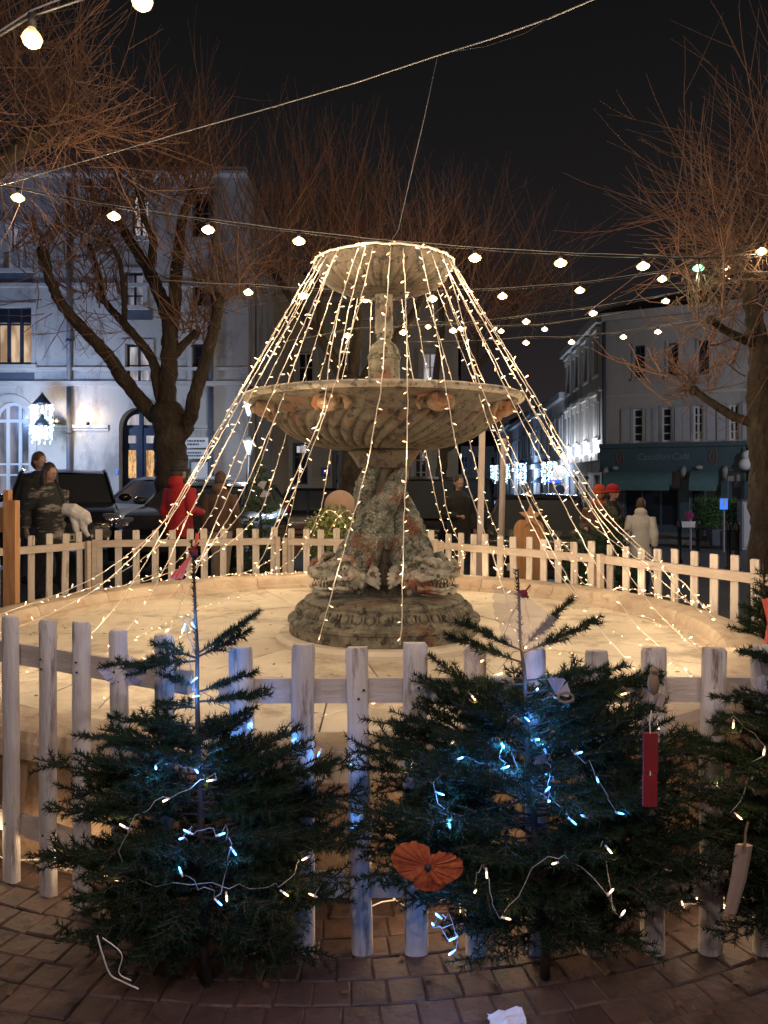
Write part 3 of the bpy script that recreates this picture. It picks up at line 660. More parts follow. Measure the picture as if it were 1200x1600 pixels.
for i, q in enumerate(ops[:7]):
    fs_.window(bs, *q, M['glass_dark'], M['frame_white'] if i < 4 else M['frame_dark'], 2 if i > 1 else 1, 4, fw=.08, inset=.12)
    fs_.surround(bs, *q, w=.1, m_=M['plaster_c'])
    if i < 4:
        w_ = (q[2] - q[0]) * .85
        for (a, b) in ((q[0] - w_ - .13, q[0] - .13), (q[2] + .13, q[2] + w_ + .13)):
            sh = MB(); fs_.box(sh, a, b, q[1], q[3], -.07, -.02)
            for k in range(9): v = q[1] + (q[3] - q[1]) * (k + .5) / 9; fs_.box(sh, a + .06, b - .06, v - .05, v + .05, -.085, -.07)
            sh.build('shutter', M['shutter'], bs)
for (v0, v1, n) in ((VR(617), VR(613), -.08), (Hs - .35, Hs, -.4)):
    mb = MB(); fs_.box(mb, 0, Ws, v0, v1, n, 0); mb.build('string_course', M['trim'], bs)
for k in range(9):      # coursed stone joints, proud courses
    v = VR(608) + k * .42
    mb = MB(); fs_.box(mb, .02, Ws - .02, v, v + .385, -.02, 0); 
    if v + .4 < VR(592): mb.build('stone_course', M['plaster_c'], bs)
mb = MB(); mb.add([fs_.p(-.1, Hs, -.4), fs_.p(Ws, Hs, -.4), fs_.p(Ws, Hs + .5, 4.5), fs_.p(-.1, Hs + .5, 4.5), fs_.p(-.1, Hs, 9), fs_.p(Ws, Hs, 9)], [(0, 1, 2, 3), (3, 2, 5, 4), (0, 3, 4), (1, 5, 2)]); mb.build('roof', M['slate'], bs)
mb = MB(); mb.cyl(fs_.p(.05, .3, -.12), fs_.p(.05, Hs, -.12), .09, 8); mb.build('downpipe', M['zinc'], bs, True)
# shop front (parts of the building)
sf = MB(); fs_.box(sf, -.1, Ws, VR(733), VR(699), -.32, -.002); fs_.box(sf, -.12, Ws + .02, VR(699) + .002, VR(692), -.45, -.002); fs_.box(sf, -.12, Ws + .02, VR(737), VR(733) - .002, -.38, -.002)
sfo = sf.build('shop_fascia', M['teal'], bs, label='dark teal shop fascia with faint lettering')
for (a, b) in ((-.05, UR(975) - .05), (UR(1062) + .02, UR(1078) - .02), (UR(1126) + .02, UR(1138) - .02), (UR(1162) + .02, Ws)):
    p_ = MB(); fs_.box(p_, a, b, .0, VR(738), -.2, -.003); fs_.box(p_, a - .0, b + .0, .0, .5, -.26, -.203); fs_.box(p_, a + .1 * (b - a), b - .1 * (b - a), .8, VR(745), -.225, -.203); p_.build('pilaster', M['teal'], bs)
for (a, b) in ((UR(975), UR(1062)), (UR(1078), UR(1126))):
    fs_.window(bs, a, .35, b, VR(762), M['glass_dark'], M['teal'], 3 if b - a > 2 else 2, 1, name='shop_window', fw=.09, inset=.05, transom=[2.6])
    s_ = MB(); fs_.box(s_, a, b, 0, .347, -.15, -.004); s_.build('stall_riser', M['teal'], bs)
fs_.window(bs, UR(1138), .1, UR(1162), VR(752), M['glass_dark'], M['teal'], 1, 1, name='door', fw=.14, inset=.12, transom=[1.0, 2.2])
def awning(px0, px1, label):
    a, b = UR(px0), UR(px1); v1, v0 = VR(736), VR(758); out = -1.25
    t = thing('awning', label, 'awning', fs_.p((a + b) / 2, v0, -.4), 'teal shop awnings')
    mb = MB(); k = 8
    for i in range(k):
        s0, s1 = i / k, (i + 1) / k; f_ = lambda s: (v1 - (v1 - v0) * (s ** 1.5), -.35 + (out + .35) * math.sin(s * PI / 2))
        (va, na), (vb, nb) = f_(s0), f_(s1); mb.quad(fs_.p(a, va, na), fs_.p(b, va, na), fs_.p(b, vb, nb), fs_.p(a, vb, nb))
    mb.build('awning_cloth', M['teal_awning'], t, True)
    for (e, q) in ((a, 'l'), (b, 'r')):
        mb = MB(); pts = [fs_.p(e, *f_(i / k)) for i in range(k + 1)] + [fs_.p(e, v0, -.35)]; mb.add(pts, [tuple(range(len(pts)))]); mb.build('awning_side', M['teal_awning'], t)
    mb = MB(); fs_.box(mb, a, b, VR(766), v0 - .003, out - .01, out + .01); mb.build('valance', M['teal_awning'], t)
    for j in range(2):
        mb = MB(); u_ = a + (b - a) * (.28 + .44 * j); mb.cyl(fs_.p(u_, v0 + .02, out + .02), fs_.p(u_, VR(740), -.36), .02, 6); mb.build('awning_arm', M['chrome'], t)
awning(951, 1052, 'wide teal cloth awning over the left window of the teal shop')
awning(1082, 1124, 'narrow teal cloth awning over the right window of the teal shop')
# console brackets and scroll badges
for px in (1070, 950, 1134):
    t = MB(); c_ = UR(px); t.tube([fs_.p(c_, VR(731), -.36), fs_.p(c_, VR(737), -.52), fs_.p(c_, VR(742), -.46), fs_.p(c_, VR(750), -.3)], [.11, .13, .1, .05], 10); t.sph(fs_.p(c_, VR(735), -.5), .12); t.build('console_bracket', M['plaster'], bs, True)
def text_on(fac, body, u, v, size, material, parent, n, name='lettering', shear=0.0):
    c = bpy.data.curves.new(name, 'FONT'); c.body = body; c.size = size; c.align_x = 'CENTER'; c.align_y = 'CENTER'; c.extrude = .006; c.shear = shear
    tmp = bpy.data.objects.new('tmp_text', c); COL.objects.link(tmp); dg = bpy.context.evaluated_depsgraph_get()
    me = bpy.data.meshes.new_from_object(tmp.evaluated_get(dg)); bpy.data.objects.remove(tmp)
    me.materials.clear(); me.materials.append(material)
    for vv in me.vertices:
        q = fac.p(u + vv.co.x, v + vv.co.y, n - vv.co.z); vv.co = q - wloc(parent)
    return link(name, me, parent)
text_on(fs_, 'Castillon', UR(1022), VR(714), .40, M['pale_print'], sfo, -.335, shear=.3)
text_on(fs_, 'Café', UR(1064), VR(714), .40, M['pale_print'], sfo, -.335, shear=.3)
for px in (971, 1115):
    mb = MB(); c_ = UR(px); mb.tube([fs_.p(c_ + .16 * math.cos(w_), VR(714) + .3 * math.sin(w_), -.34) for w_ in np.linspace(0, 2 * PI, 16)], .03, 6); mb.tube([fs_.p(c_ - .02, VR(714) - .15, -.34), fs_.p(c_ + .05, VR(714) + .15, -.34)], .025, 6); mb.build('badge', mat('dull_red_badge' + str(px), (.2, .07, .05), rough=.6), sfo)
for px in (965, 1095):
    mb = MB(); mb.sph(fs_.p(UR(px), VR(731), -.5), (.16, .1, .09)); mb.build('downlight', M['plaster'], sfo)

# pavement and kerb before the shop
sp = link('pavement', None, None, (0, 0, 0)); struct(sp)
mb = MB(); Kd = 5.2
def gslab(mb, u0, u1, n0, n1, z0, z1): fs_.box(mb, u0, u1, z0 - gs + gh(12, 36) , z1 - gs + gh(12, 36), n0, n1)
for k in range(14):
    u0 = -2 + k * 1.0; m2 = MB(); fs_.box(m2, u0, u0 + .985, -.1, .13, -Kd + .3, -.0 if u0 > -.2 else 6); m2.build('paving_slab', M['pavement'], sp)
    m2 = MB(); fs_.box(m2, u0, u0 + .99, -.1, .135, -Kd, -Kd + .28); m2.build('kerb_stone', M['kerb'], sp)

# ---------- terraced row receding down the street on the right
C0 = A.copy(); SD = Vector((0.075, 1, 0)).normalized(); SN = Vector((SD.y, -SD.x, 0))
fr = Fac(C0, SD, SN)
def row_house(u0, u1, H, label, mat_, floors, lit_fascia=False, bays=5, gf=3.6, glass=None):
    f = Fac(C0 + SD * u0, SD, SN); w = u1 - u0
    t = thing('terraced_house', label, 'building', C0 + SD * u0)
    ops = []
    bw = w / bays
    for b_ in range(bays):
        ops.append((bw * (b_ + .2), .3, bw * (b_ + .8), gf - .9))
        for k in range(floors):
            v = gf + .9 + k * 3.1; ops.append((bw * (b_ + .32), v, bw * (b_ + .68), v + 1.9))
    m_ = MB(); f.wall(m_, w, H, ops, .25); m_.build('wall', mat_, t)
    m_ = MB(); f.box(m_, .02, w - .02, 0, H - .1, .9, 1.1); m_.build('inner_wall', M['frame_dark'], t)
    for q in ops:
        up = q[1] > 1
        f.window(t, *q, M['glass_dark'] if up or random.random() < .6 else M['lit_cool'], M['frame_dark'] if up else M['navy'], 2, 2, fw=.07, inset=.12, name='window' if up else 'shop_window')
        if up: f.surround(t, *q, w=.16)
    m_ = MB(); f.box(m_, 0, w, gf - .2, gf + .15, -.25, 0); f.box(m_, 0, w, H - .4, H, -.35, 0)
    for k in range(1, floors): f.box(m_, 0, w, gf + k * 3.1, gf + k * 3.1 + .18, -.12, 0)
    m_.build('cornice', M['trim'], t)
    if floors > 1:
        for b_ in range(bays):
            for k in range(floors): 
                m_ = MB(); v = gf + .9 + k * 3.1 + 2.05; c_ = bw * (b_ + .5); f.box(m_, c_ - bw * .3, c_ + bw * .3, v, v + .16, -.22, 0); f.box(m_, c_ - bw * .28, c_ - bw * .2, v - .35, v - .002, -.15, 0); f.box(m_, c_ + bw * .2, c_ + bw * .28, v - .35, v - .002, -.15, 0); m_.build('window_hood', M['trim'], t)
    m_ = MB(); m_.add([f.p(0, H, -.3), f.p(w, H, -.3), f.p(w, H + 2.2, 4), f.p(0, H + 2.2, 4), f.p(0, H, 8.5), f.p(w, H, 8.5)], [(0, 1, 2, 3), (3, 2, 5, 4), (0, 3, 4), (1, 5, 2)]); m_.build('roof', M['slate'], t)
    for e0 in (0, w - .01): m_ = MB(); f.box(m_, e0, e0 + .01, 0, H, 0.002, 8.5); m_.build('party_wall', M['plaster_c'], t)
    return t, f
h1, f1 = row_house(0.15, 11.2, Hs + .1, 'tall grey house with hooded windows beside the teal shop, its fascia brightly lit', M['plaster_c'], 2, bays=4)
h2, f2 = row_house(11.3, 27, 7.9, 'lower pale blue lit house second in the street row', M['plaster'], 1, bays=5)
h3, f3 = row_house(27.1, 48, 8.3, 'third house in the street row, between the lower house and the far end', M['plaster_c'], 1, bays=6)
h4, f4 = row_house(48.1, 75, 9.0, 'farthest house of the street row on the right side', M['plaster'], 1, bays=6)
# bright fascia spots of the first house
tf = thing('fascia_light_row', 'row of four bright spotlights washing the first floor of the tall grey house', 'wall light', f1.p(5, 3.9, -.3))
for k in range(4):
    u_ = 1.5 + k * 2.7; m_ = MB(); m_.cyl(f1.p(u_, 3.75, -.35), f1.p(u_, 3.9, -.42), .07, 8, r2=.1); o = m_.build('spotlight', M['bulb'], tf)
    lamp('spot_lamp', f1.p(u_, 4.1, -.5), 150, (.80, .88, 1), tf, .08)
# far end of the street
t = thing('street_end_house', 'pale house closing the far end of the lit street', 'building', (0, 118, gs))
fe = Fac((8.2, 112, gs), (1, 0, 0), (0, 1, 0)); ops = [(k * 2.2 + .8, v, k * 2.2 + 1.8, v + 1.8) for k in range(6) for v in (.5, 4.2)]
m_ = MB(); fe.wall(m_, 14, 7.5, ops, .3); fe.box(m_, 0, 14, 0, 7.4, 1, 1.2); m_.build('wall', M['plaster'], t)
for q in ops: fe.window(t, *q, M['glass_dark'], M['frame_white'], 2, 2)
m_ = MB(); m_.add([fe.p(-.1, 7.5, -.3), fe.p(14, 7.5, -.3), fe.p(14, 10, 4), fe.p(-.1, 10, 4)], [(0, 1, 2, 3)]); m_.build('roof', M['slate'], t)
# left side of the street
fl = Fac((X2 + W2 + .2, D2 + 1.0, g2), Vector((.06, 1, 0)), (-1, .06, 0))
t = thing('side_street_house', 'house on the left side of the lit street behind the cream building', 'building', fl.O)
ops = [(k * 3 + 1, v, k * 3 + 2.1, v + 1.9) for k in range(9) for v in (.4, 4.3)]
m_ = MB(); fl.wall(m_, 30, 8.2, ops, .3); fl.box(m_, 0, 30, 0, 8.1, 1, 1.2); m_.build('wall', M['plaster_b'], t)
for q in ops: fl.window(t, *q, M['glass_dark'], M['frame_white'], 2, 2)
# ================================================================== FOUNTAIN
FC = Vector((0.0, 5.72, 0.0))
ft = thing('fountain', 'old two bowl cast iron fountain carried by dolphins in the centre of the dry basin', 'fountain', (FC.x, FC.y, HF))
mb = MB(); mb.lathe([(.02, HF - .02), (.80, HF - .02), (.80, HF + .035), (.77, HF + .06), (.02, HF + .06)], 64, c=FC); mb.build('foundation_ring', M['floor'], ft, True, autos=35)
pl = MB(); z = HF + .058
pl.lathe([(.02, z), (.695, z), (.70, z + .012), (.70, z + .075), (.712, z + .085), (.712, z + .108), (.70, z + .118), (.672, z + .122)], 96, c=FC)
pl.lathe([(.672, z + .12), (.664, z + .135), (.648, z + .15), (.60, z + .205), (.585, z + .212), (.585, z + .222)], 96, c=FC)
pl.lathe([(.588, z + .221), (.592, z + .236), (.58, z + .25), (.56, z + .254), (.54, z + .262), (.3, z + .268), (.02, z + .268)], 96, c=FC)
plo = pl.build('base_plinth', M['iron_old'], ft, True, autos=28)
egg = MB(); NE = 44
for k in range(NE):
    a = 2 * PI * k / NE; rot = Matrix.Rotation(a, 3, 'Z') @ Matrix.Rotation(R(-38), 3, 'Y')
    egg.sph(FC + Vector((.632 * math.cos(a), .632 * math.sin(a), z + .178)), (.020, .032, .040), 8, 5, rot=rot)
    b = a + PI / NE; rot = Matrix.Rotation(b, 3, 'Z') @ Matrix.Rotation(R(-38), 3, 'Y')
    egg.sph(FC + Vector((.634 * math.cos(b), .634 * math.sin(b), z + .178)), (.014, .008, .042), 6, 4, rot=rot)
egg.build('egg_and_dart_moulding', M['iron_old'], plo, True, stuff=True)
ZB = z + .268        # top of plinth ~ .766

def remeshed(mb, name, material, parent, voxel, smooth=2, noise=None):
    me = mb.mesh('tmp', material, True); o = link('tmp_src', me)
    r = o.modifiers.new('r', 'REMESH'); r.mode = 'VOXEL'; r.voxel_size = voxel; r.use_smooth_shade = True
    if smooth: s = o.modifiers.new('s', 'SMOOTH'); s.iterations = smooth; s.factor = .5
    if noise:
        tx = bpy.data.textures.new('carve_noise', 'CLOUDS'); tx.noise_scale = noise[1]; tx.noise_depth = 3
        d = o.modifiers.new('d', 'DISPLACE'); d.texture = tx; d.strength = noise[0]; d.mid_level = .5; d.texture_coords = 'LOCAL'
    dg = bpy.context.evaluated_depsgraph_get(); nm = bpy.data.meshes.new_from_object(o.evaluated_get(dg))
    bpy.data.objects.remove(o)
    nm.name = name
    if parent is not None: nm.transform(Matrix.Translation(-wloc(parent)))
    nm.polygons.foreach_set('use_smooth', [True] * len(nm.polygons))
    return link(name, nm, parent)

def dolphin(az, label):
    """classical dolphin: head resting outward on the plinth, body rising, tail wound round the stem; az = direction of the snout"""
    Rz = Matrix.Rotation(az, 3, 'Z'); T = lambda x, y, zz: Rz @ Vector((x, y, zz)) + FC
    HS = 1.32; T2 = lambda x, y, zz: T(.30 + (x - .40) * HS, y * HS, ZB + (zz - ZB) * HS); s3 = lambda *a_: tuple(q_ * HS for q_ in a_)
    mb = MB()
    path = [(.32, 0, ZB + .17), (.26, .0, ZB + .22), (.215, .02, ZB + .30), (.175, .05, ZB + .41), (.13, .085, ZB + .54), (.065, .125, ZB + .67), (-.02, .13, ZB + .79), (-.085, .10, ZB + .90), (-.125, .035, ZB + 1.0), (-.145, -.035, ZB + 1.07)]
    rad = [.13, .158, .16, .138, .116, .096, .078, .06, .044, .028]
    pts = catmull([T(*p) for p in path], 5); rr = list(np.interp(np.linspace(0, 9, len(pts)), range(10), rad))
    mb.tube(pts, [(r, r * 1.05) for r in rr], 20)
    for i in range(3, len(pts) - 12, 2):
        t = (pts[i + 1] - pts[i - 1]).normalized(); out = (pts[i] - Vector((FC.x, FC.y, pts[i].z))); out = (out - t * out.dot(t)).normalized()
        mb.sph(pts[i] + out * rr[i] * .98, (.018, .018, .034), 7, 5)
    e = pts[-1]
    for s in (-1, 1):
        mb.tube([e, e + Rz @ Vector((-.02, s * .06, .03)), e + Rz @ Vector((-.01, s * .12, .035)), e + Rz @ Vector((.02, s * .165, .01))], [(.025, .04), (.02, .06), (.014, .05), (.008, .02)], 10, up=(0, 0, 1))
    o = remeshed(mb, 'dolphin', M['dolphin'], ft, .0085, 2, (.014, .05)); o['label'] = label
    hd = MB()
    hd.sph(T2(.39, 0, ZB + .125), s3(.125, .118, .115), 20, 14, rot=Rz)
    hd.tube([T2(.43, 0, ZB + .165), T2(.50, 0, ZB + .150), T2(.56, 0, ZB + .132), T2(.605, 0, ZB + .142), T2(.62, 0, ZB + .175)], [s3(.07, .095), s3(.05, .08), s3(.036, .064), s3(.030, .05), s3(.016, .036)], 14, up=(0, 0, 1))
    hd.tube([T2(.42, 0, ZB + .06), T2(.50, 0, ZB + .040), T2(.56, 0, ZB + .030), T2(.60, 0, ZB + .044)], [s3(.048, .095), s3(.030, .078), s3(.022, .06), s3(.020, .042)], 14, up=(0, 0, 1))
    for s in (-1, 1):
        hd.tube([T2(.405, s * .105, ZB + .175), T2(.43, s * .118, ZB + .215), T2(.475, s * .11, ZB + .225), T2(.515, s * .085, ZB + .195), T2(.53, s * .07, ZB + .17)], [q_ * HS for q_ in (.012, .018, .021, .017, .01)], 8)
        hd.tube([T2(.42, s * .113, ZB + .12), T2(.46, s * .112, ZB + .105), T2(.51, s * .085, ZB + .115), T2(.55, s * .066, ZB + .105)], [q_ * HS for q_ in (.012, .016, .014, .008)], 8)
        hd.tube([T2(.545, s * .05, ZB + .175), T2(.58, s * .05, ZB + .195), T2(.605, s * .03, ZB + .18)], [q_ * HS for q_ in (.017, .02, .012)], 8)
        hd.tube([T2(.43, s * .10, ZB + .05), T2(.50, s * .09, ZB + .06), T2(.56, s * .066, ZB + .052), T2(.61, s * .03, ZB + .066)], [q_ * HS for q_ in (.016, .012, .011, .01)], 8)
        for k in range(7):      # cheek fin fan
            a = R(-35 + 20 * k); L = .115; p0 = T2(.35, s * .10, ZB + .10); p1 = T2(.35 - L * .62 * math.cos(a * .8), s * (.15 + .02 * math.cos(a)), ZB + .10 + L * .72 * math.sin(a)) 
            if p1.z < ZB + .03: p1.z = ZB + .03
            hd.tube([p0, (p0 + p1) / 2 + Rz @ Vector((0, s * .02, 0)), p1], [q_ * HS for q_ in (.010, .0115, .009)], 7)
        for k in range(6):      # ruffled gill
            w = R(-55 + 26 * k); hd.sph(T2(.365, s * (.122 * math.cos(w)), ZB + .125 + .118 * math.sin(w)), s3(.016, .018, .022), 8, 6, rot=Rz)
    ho = remeshed(hd, 'head', M['dolphin_head'], o, .0062, 1, (.006, .03))
    th = MB()
    for s in (-1, 1):
        for k in range(6):
            x = .485 + k * .019; th.tube([T2(x, s * (.070 - k * .005), ZB + .118), T2(x, s * (.068 - k * .005), ZB + .088)], [.011, .005], 5)
            th.tube([T2(x + .01, s * (.066 - k * .005), ZB + .062), T2(x + .01, s * (.066 - k * .005), ZB + .088)], [.010, .004], 5)
    th.build('teeth', M['dolphin_head'], o, True, stuff=True)
    for s in (-1, 1):
        ey = MB(); ey.sph(T2(.465, s * .105, ZB + .168), .019 * HS, 12, 8); ey.build('eye', M['dolphin_head'], o, True)
        ey = MB(); ey.sph(T2(.474, s * .121, ZB + .168), .0055 * HS, 8, 6); ey.build('pupil', M['iron'], o, True)
    return o
dolphin(R(-28), 'dolphin facing front right, jaws open')
dolphin(R(-152), 'dolphin facing front left, jaws open')
dolphin(R(90), 'dolphin facing away at the back')
# shell / drapery stem between them
st = MB(); st.lathe([(.15, ZB), (.12, ZB + .2), (.08, ZB + .5), (.075, ZB + .8), (.11, ZB + .95), (.17, ZB + 1.04), (.225, ZB + 1.10)], 32, c=FC, mod=lambda w, j, zz: 1 + .06 * math.cos(8 * w)); st.build('stem', M['bowl'], ft, True)
for k in range(3):
    a = R(-90 + 120 * k); c = FC + Vector((.13 * math.cos(a), .13 * math.sin(a), ZB + .52)); mb = MB()
    mb.sph(c, (.045, .075, .19), 18, 14, rot=Matrix.Rotation(a, 3, 'Z') @ Matrix.Rotation(R(10), 3, 'X'))
    mb.sph(c + Vector((0, 0, .17)), (.04, .05, .07), 12, 8, rot=Matrix.Rotation(a, 3, 'Z'))
    remeshed(mb, 'shell_boss', M['dolphin'], ft, .011, 2, (.02, .05))
# ----- large lower bowl
ZR = 2.215; RB = 1.035
def gad(n, amp, tw, z0, z1):
    def f(w, j, zz):
        t = min(max((zz - z0) / (z1 - z0), 0), 1); g = abs(math.sin(n * (w + tw * t) / 2)); return 1 + amp * (g ** .6 - .55) * min(1, 4 * t, 4 * (1 - t) + .25)
    return f
def gadbowl(prof, n, lobes, amp, tw):
    k = len(prof); vs = []; mb = MB()
    for i in range(n):
        w = 2 * PI * i / n
        for j, (r, z_) in enumerate(prof):
            a_, b_ = prof[max(j - 1, 0)], prof[min(j + 1, k - 1)]; tx, tz = b_[0] - a_[0], b_[1] - a_[1]; l_ = math.hypot(tx, tz); nx, nz = tz / l_, -tx / l_; t = j / (k - 1)
            ph = lobes * (w + tw * (1 - t) ** 1.2) / 2; g_ = abs(math.sin(ph)) ** .55; env = min(1, 3.2 * t + .25) * (1 if t < .93 else (1 - t) / .07) * min(1, r / .5 + .15)
            d_ = amp * (g_ - .75) * env + (.35 * amp * (math.cos(ph) ** 12) * env if False else 0)
            rr_ = r + nx * d_; vs.append((FC.x + rr_ * math.cos(w), FC.y + rr_ * math.sin(w), z_ + nz * d_))
    mb.add(vs, [(i * k + j, ((i + 1) % n) * k + j, ((i + 1) % n) * k + j + 1, i * k + j + 1) for i in range(n) for j in range(k - 1)]); return mb
prof = []
for i in range(30):
    t = i / 29; prof.append((.215 + (.80 - .215) * math.sin(t * PI / 2) ** .92, 1.835 + .245 * (1 - math.cos(t * PI / 2)) ** .85))
lb = gadbowl(prof, 552, 44, .046, .45); lb.build('gadrooned_lower_bowl', M['bowl'], ft, True)
lb = MB(); lb.lathe([(.19, 1.70), (.21, 1.74), (.255, 1.80), (.27, 1.82), (.24, 1.835), (.20, 1.845)], 40, c=FC); lb.build('bowl_collar', M['bowl'], ft, True)
lb = MB(); lb.lathe([(.80, 2.075), (.825, 2.085), (.83, 2.10), (.87, 2.135), (.93, 2.16), (.985, 2.178), (.99, 2.184)], 120, c=FC, mod=lambda w, j, zz: 1 + .004 * math.sin(9 * w)); lb.build('bowl_flare', M['bowl'], ft, True)
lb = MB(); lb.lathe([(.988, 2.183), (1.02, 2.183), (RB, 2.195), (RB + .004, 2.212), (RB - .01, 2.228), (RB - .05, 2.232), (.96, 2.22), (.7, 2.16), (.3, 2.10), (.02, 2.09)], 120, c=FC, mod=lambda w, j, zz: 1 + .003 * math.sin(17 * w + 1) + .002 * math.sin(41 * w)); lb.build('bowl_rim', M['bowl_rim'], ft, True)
# water spitting masks under the rim
for k in range(8):
    a = R(-90 + 22 + 45 * k); Rz = Matrix.Rotation(a, 3, 'Z'); T = lambda x, y, zz: Rz @ Vector((x, y, zz)) + FC; mb = MB()
    mb.sph(T(.905, 0, 2.115), (.075, .075, .07), 14, 10, rot=Rz); mb.sph(T(.975, 0, 2.105), (.035, .045, .03), 10, 8, rot=Rz)
    for s in (-1, 1):
        mb.sph(T(.955, s * .035, 2.145), (.022, .02, .018), 8, 6, rot=Rz); mb.tube([T(.9, s * .06, 2.16), T(.88, s * .10, 2.15), T(.87, s * .12, 2.10), T(.86, s * .10, 2.06)], [.02, .028, .025, .012], 8); mb.sph(T(.93, s * .055, 2.10), (.03, .02, .028), 8, 6, rot=Rz)
    mb.tube([T(.96, 0, 2.13), T(.995, 0, 2.115)], [.014, .017], 8)
    remeshed(mb, 'spout_mask', M['mask'], ft, .009, 1, (.012, .03))
# ----- pedestal and column
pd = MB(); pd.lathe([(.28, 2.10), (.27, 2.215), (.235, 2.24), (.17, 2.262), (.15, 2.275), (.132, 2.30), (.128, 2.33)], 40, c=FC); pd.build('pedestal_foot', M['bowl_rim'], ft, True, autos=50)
pd = MB(); pd.lathe([(.122, 2.325), (.118, 2.36), (.116, 2.50), (.122, 2.505), (.124, 2.53), (.112, 2.545)], 40, c=FC); pd.build('pedestal_drum', M['iron_old'], ft, True, autos=40)
pd = MB(); pd.lathe([(.112, 2.543), (.112, 2.56), (.104, 2.59), (.088, 2.615), (.066, 2.63), (.055, 2.64), (.05, 2.66), (.062, 2.668), (.062, 2.69), (.055, 2.70)], 32, c=FC); pd.build('pedestal_cap', M['iron_old'], ft, True)
pd = MB(); pd.lathe([(.068, 2.69), (.066, 2.78), (.062, 2.92), (.066, 2.985), (.072, 3.0)], 96, c=FC, mod=lambda w, j, zz: 1 + .07 * abs(math.sin(6 * w)) - .03); pd.build('fluted_column', M['iron_old'], ft, True)
# ----- small upper bowl
prof = []
for i in range(20):
    t = i / 19; prof.append((.075 + (.47 - .075) * math.sin(t * PI / 2) ** .95, 2.985 + .15 * (1 - math.cos(t * PI / 2)) ** .8))
ub = gadbowl(prof, 480, 40, .022, .10); ub.build('gadrooned_upper_bowl', M['bowl'], ft, True)
ub = MB(); ub.lathe([(.468, 3.13), (.485, 3.145), (.488, 3.18), (.508, 3.19), (.512, 3.205), (.50, 3.215), (.47, 3.21), (.3, 3.12), (.02, 3.08)], 72, c=FC); ub.build('upper_bowl_rim', M['bowl'], ft, True)
ub = MB(); ub.cyl(FC + Vector((0, 0, 3.07)), FC + Vector((0, 0, 3.27)), .025, 10); ub.sph(FC + Vector((0, 0, 3.27)), .04, 10, 8); ub.build('top_spout', M['bowl'], ft, True)

# ================================================================== FAIRY LIGHT STRANDS
def sag(pts, s, k=6):
    out = []
    for i in range(len(pts) - 1):
        a, b = Vector(pts[i]), Vector(pts[i + 1])
        for j in range(k):
            t = j / k; out.append(a.lerp(b, t) - Vector((0, 0, s[i] * 4 * t * (1 - t))))
    out.append(Vector(pts[-1])); return out
def resample(pts, step):
    L = [0]
    for i in range(1, len(pts)): L.append(L[-1] + (pts[i] - pts[i - 1]).length)
    n = max(2, int(L[-1] / step)); out = []; k = 0
    for i in range(n + 1):
        s = L[-1] * i / n
        while k < len(L) - 2 and L[k + 1] < s: k += 1
        t = (s - L[k]) / max(L[k + 1] - L[k], 1e-9); out.append(pts[k].lerp(pts[k + 1], t))
    return out, L[-1]
def strand(pts, label, group, rad=.0032, spacing=.12, nl=4, power=2.2, led=M['led'], big=.09, lamps=True, twist=.003, cat='string lights', name='fairy_light_strand', tip=.019, tr=.0032, col=(1, .73, .45)):
    rp, L = resample(pts, .05)
    t = thing(name, label, cat, rp[0], group)
    wob = []; ph = random.random() * 6
    for i, p in enumerate(rp):
        q = p + Vector((random.uniform(-1, 1), random.uniform(-1, 1), random.uniform(-1, 1))) * twist; wob.append(q)
    mb = MB(); mb.tube(wob, rad, 4); mb.build('cable', M['cable'], t, True)
    cb, lb_, bb = MB(), MB(), MB()
    s = random.uniform(0, spacing); i = 0
    while s < L:
        p = wob[min(int(s / L * (len(wob) - 1)), len(wob) - 1)]; d = Vector((random.uniform(-1, 1), random.uniform(-1, 1), random.uniform(-.7, .8))).normalized()
        isbig = random.random() < big
        cb.tube([p, p + d * .014], .0042, 5); e_ = p + d * .014
        (bb if isbig else lb_).tube([e_, e_ + d * tip * .5, e_ + d * tip], [tr * (1.5 if isbig else 1), tr * (1.5 if isbig else 1), tr * .5], 5)
        s += spacing * random.uniform(.75, 1.3); i += 1
    cb.build('bulb_sockets', M['led_socket'], t, stuff=True)
    if lb_.v: lb_.build('bulb_tips', led, t, stuff=True)
    if bb.v: bb.build('bright_bulb_tips', M['led_big'] if led is M['led'] else led, t, stuff=True)
    if lamps:
        for k in range(nl):
            lamp('bulb_light', rp[int((k + .5) / nl * (len(rp) - 1))] + Vector((0, -.05, .12)), power, col, t, .04)
    return t
def ringpt(a, r, z, cx=0): return Vector((FC.x + cx + r * math.cos(a), FC.y + r * math.sin(a), z))
NS = 30; G1 = 'fairy light strands draped from the upper bowl'
LB = {}
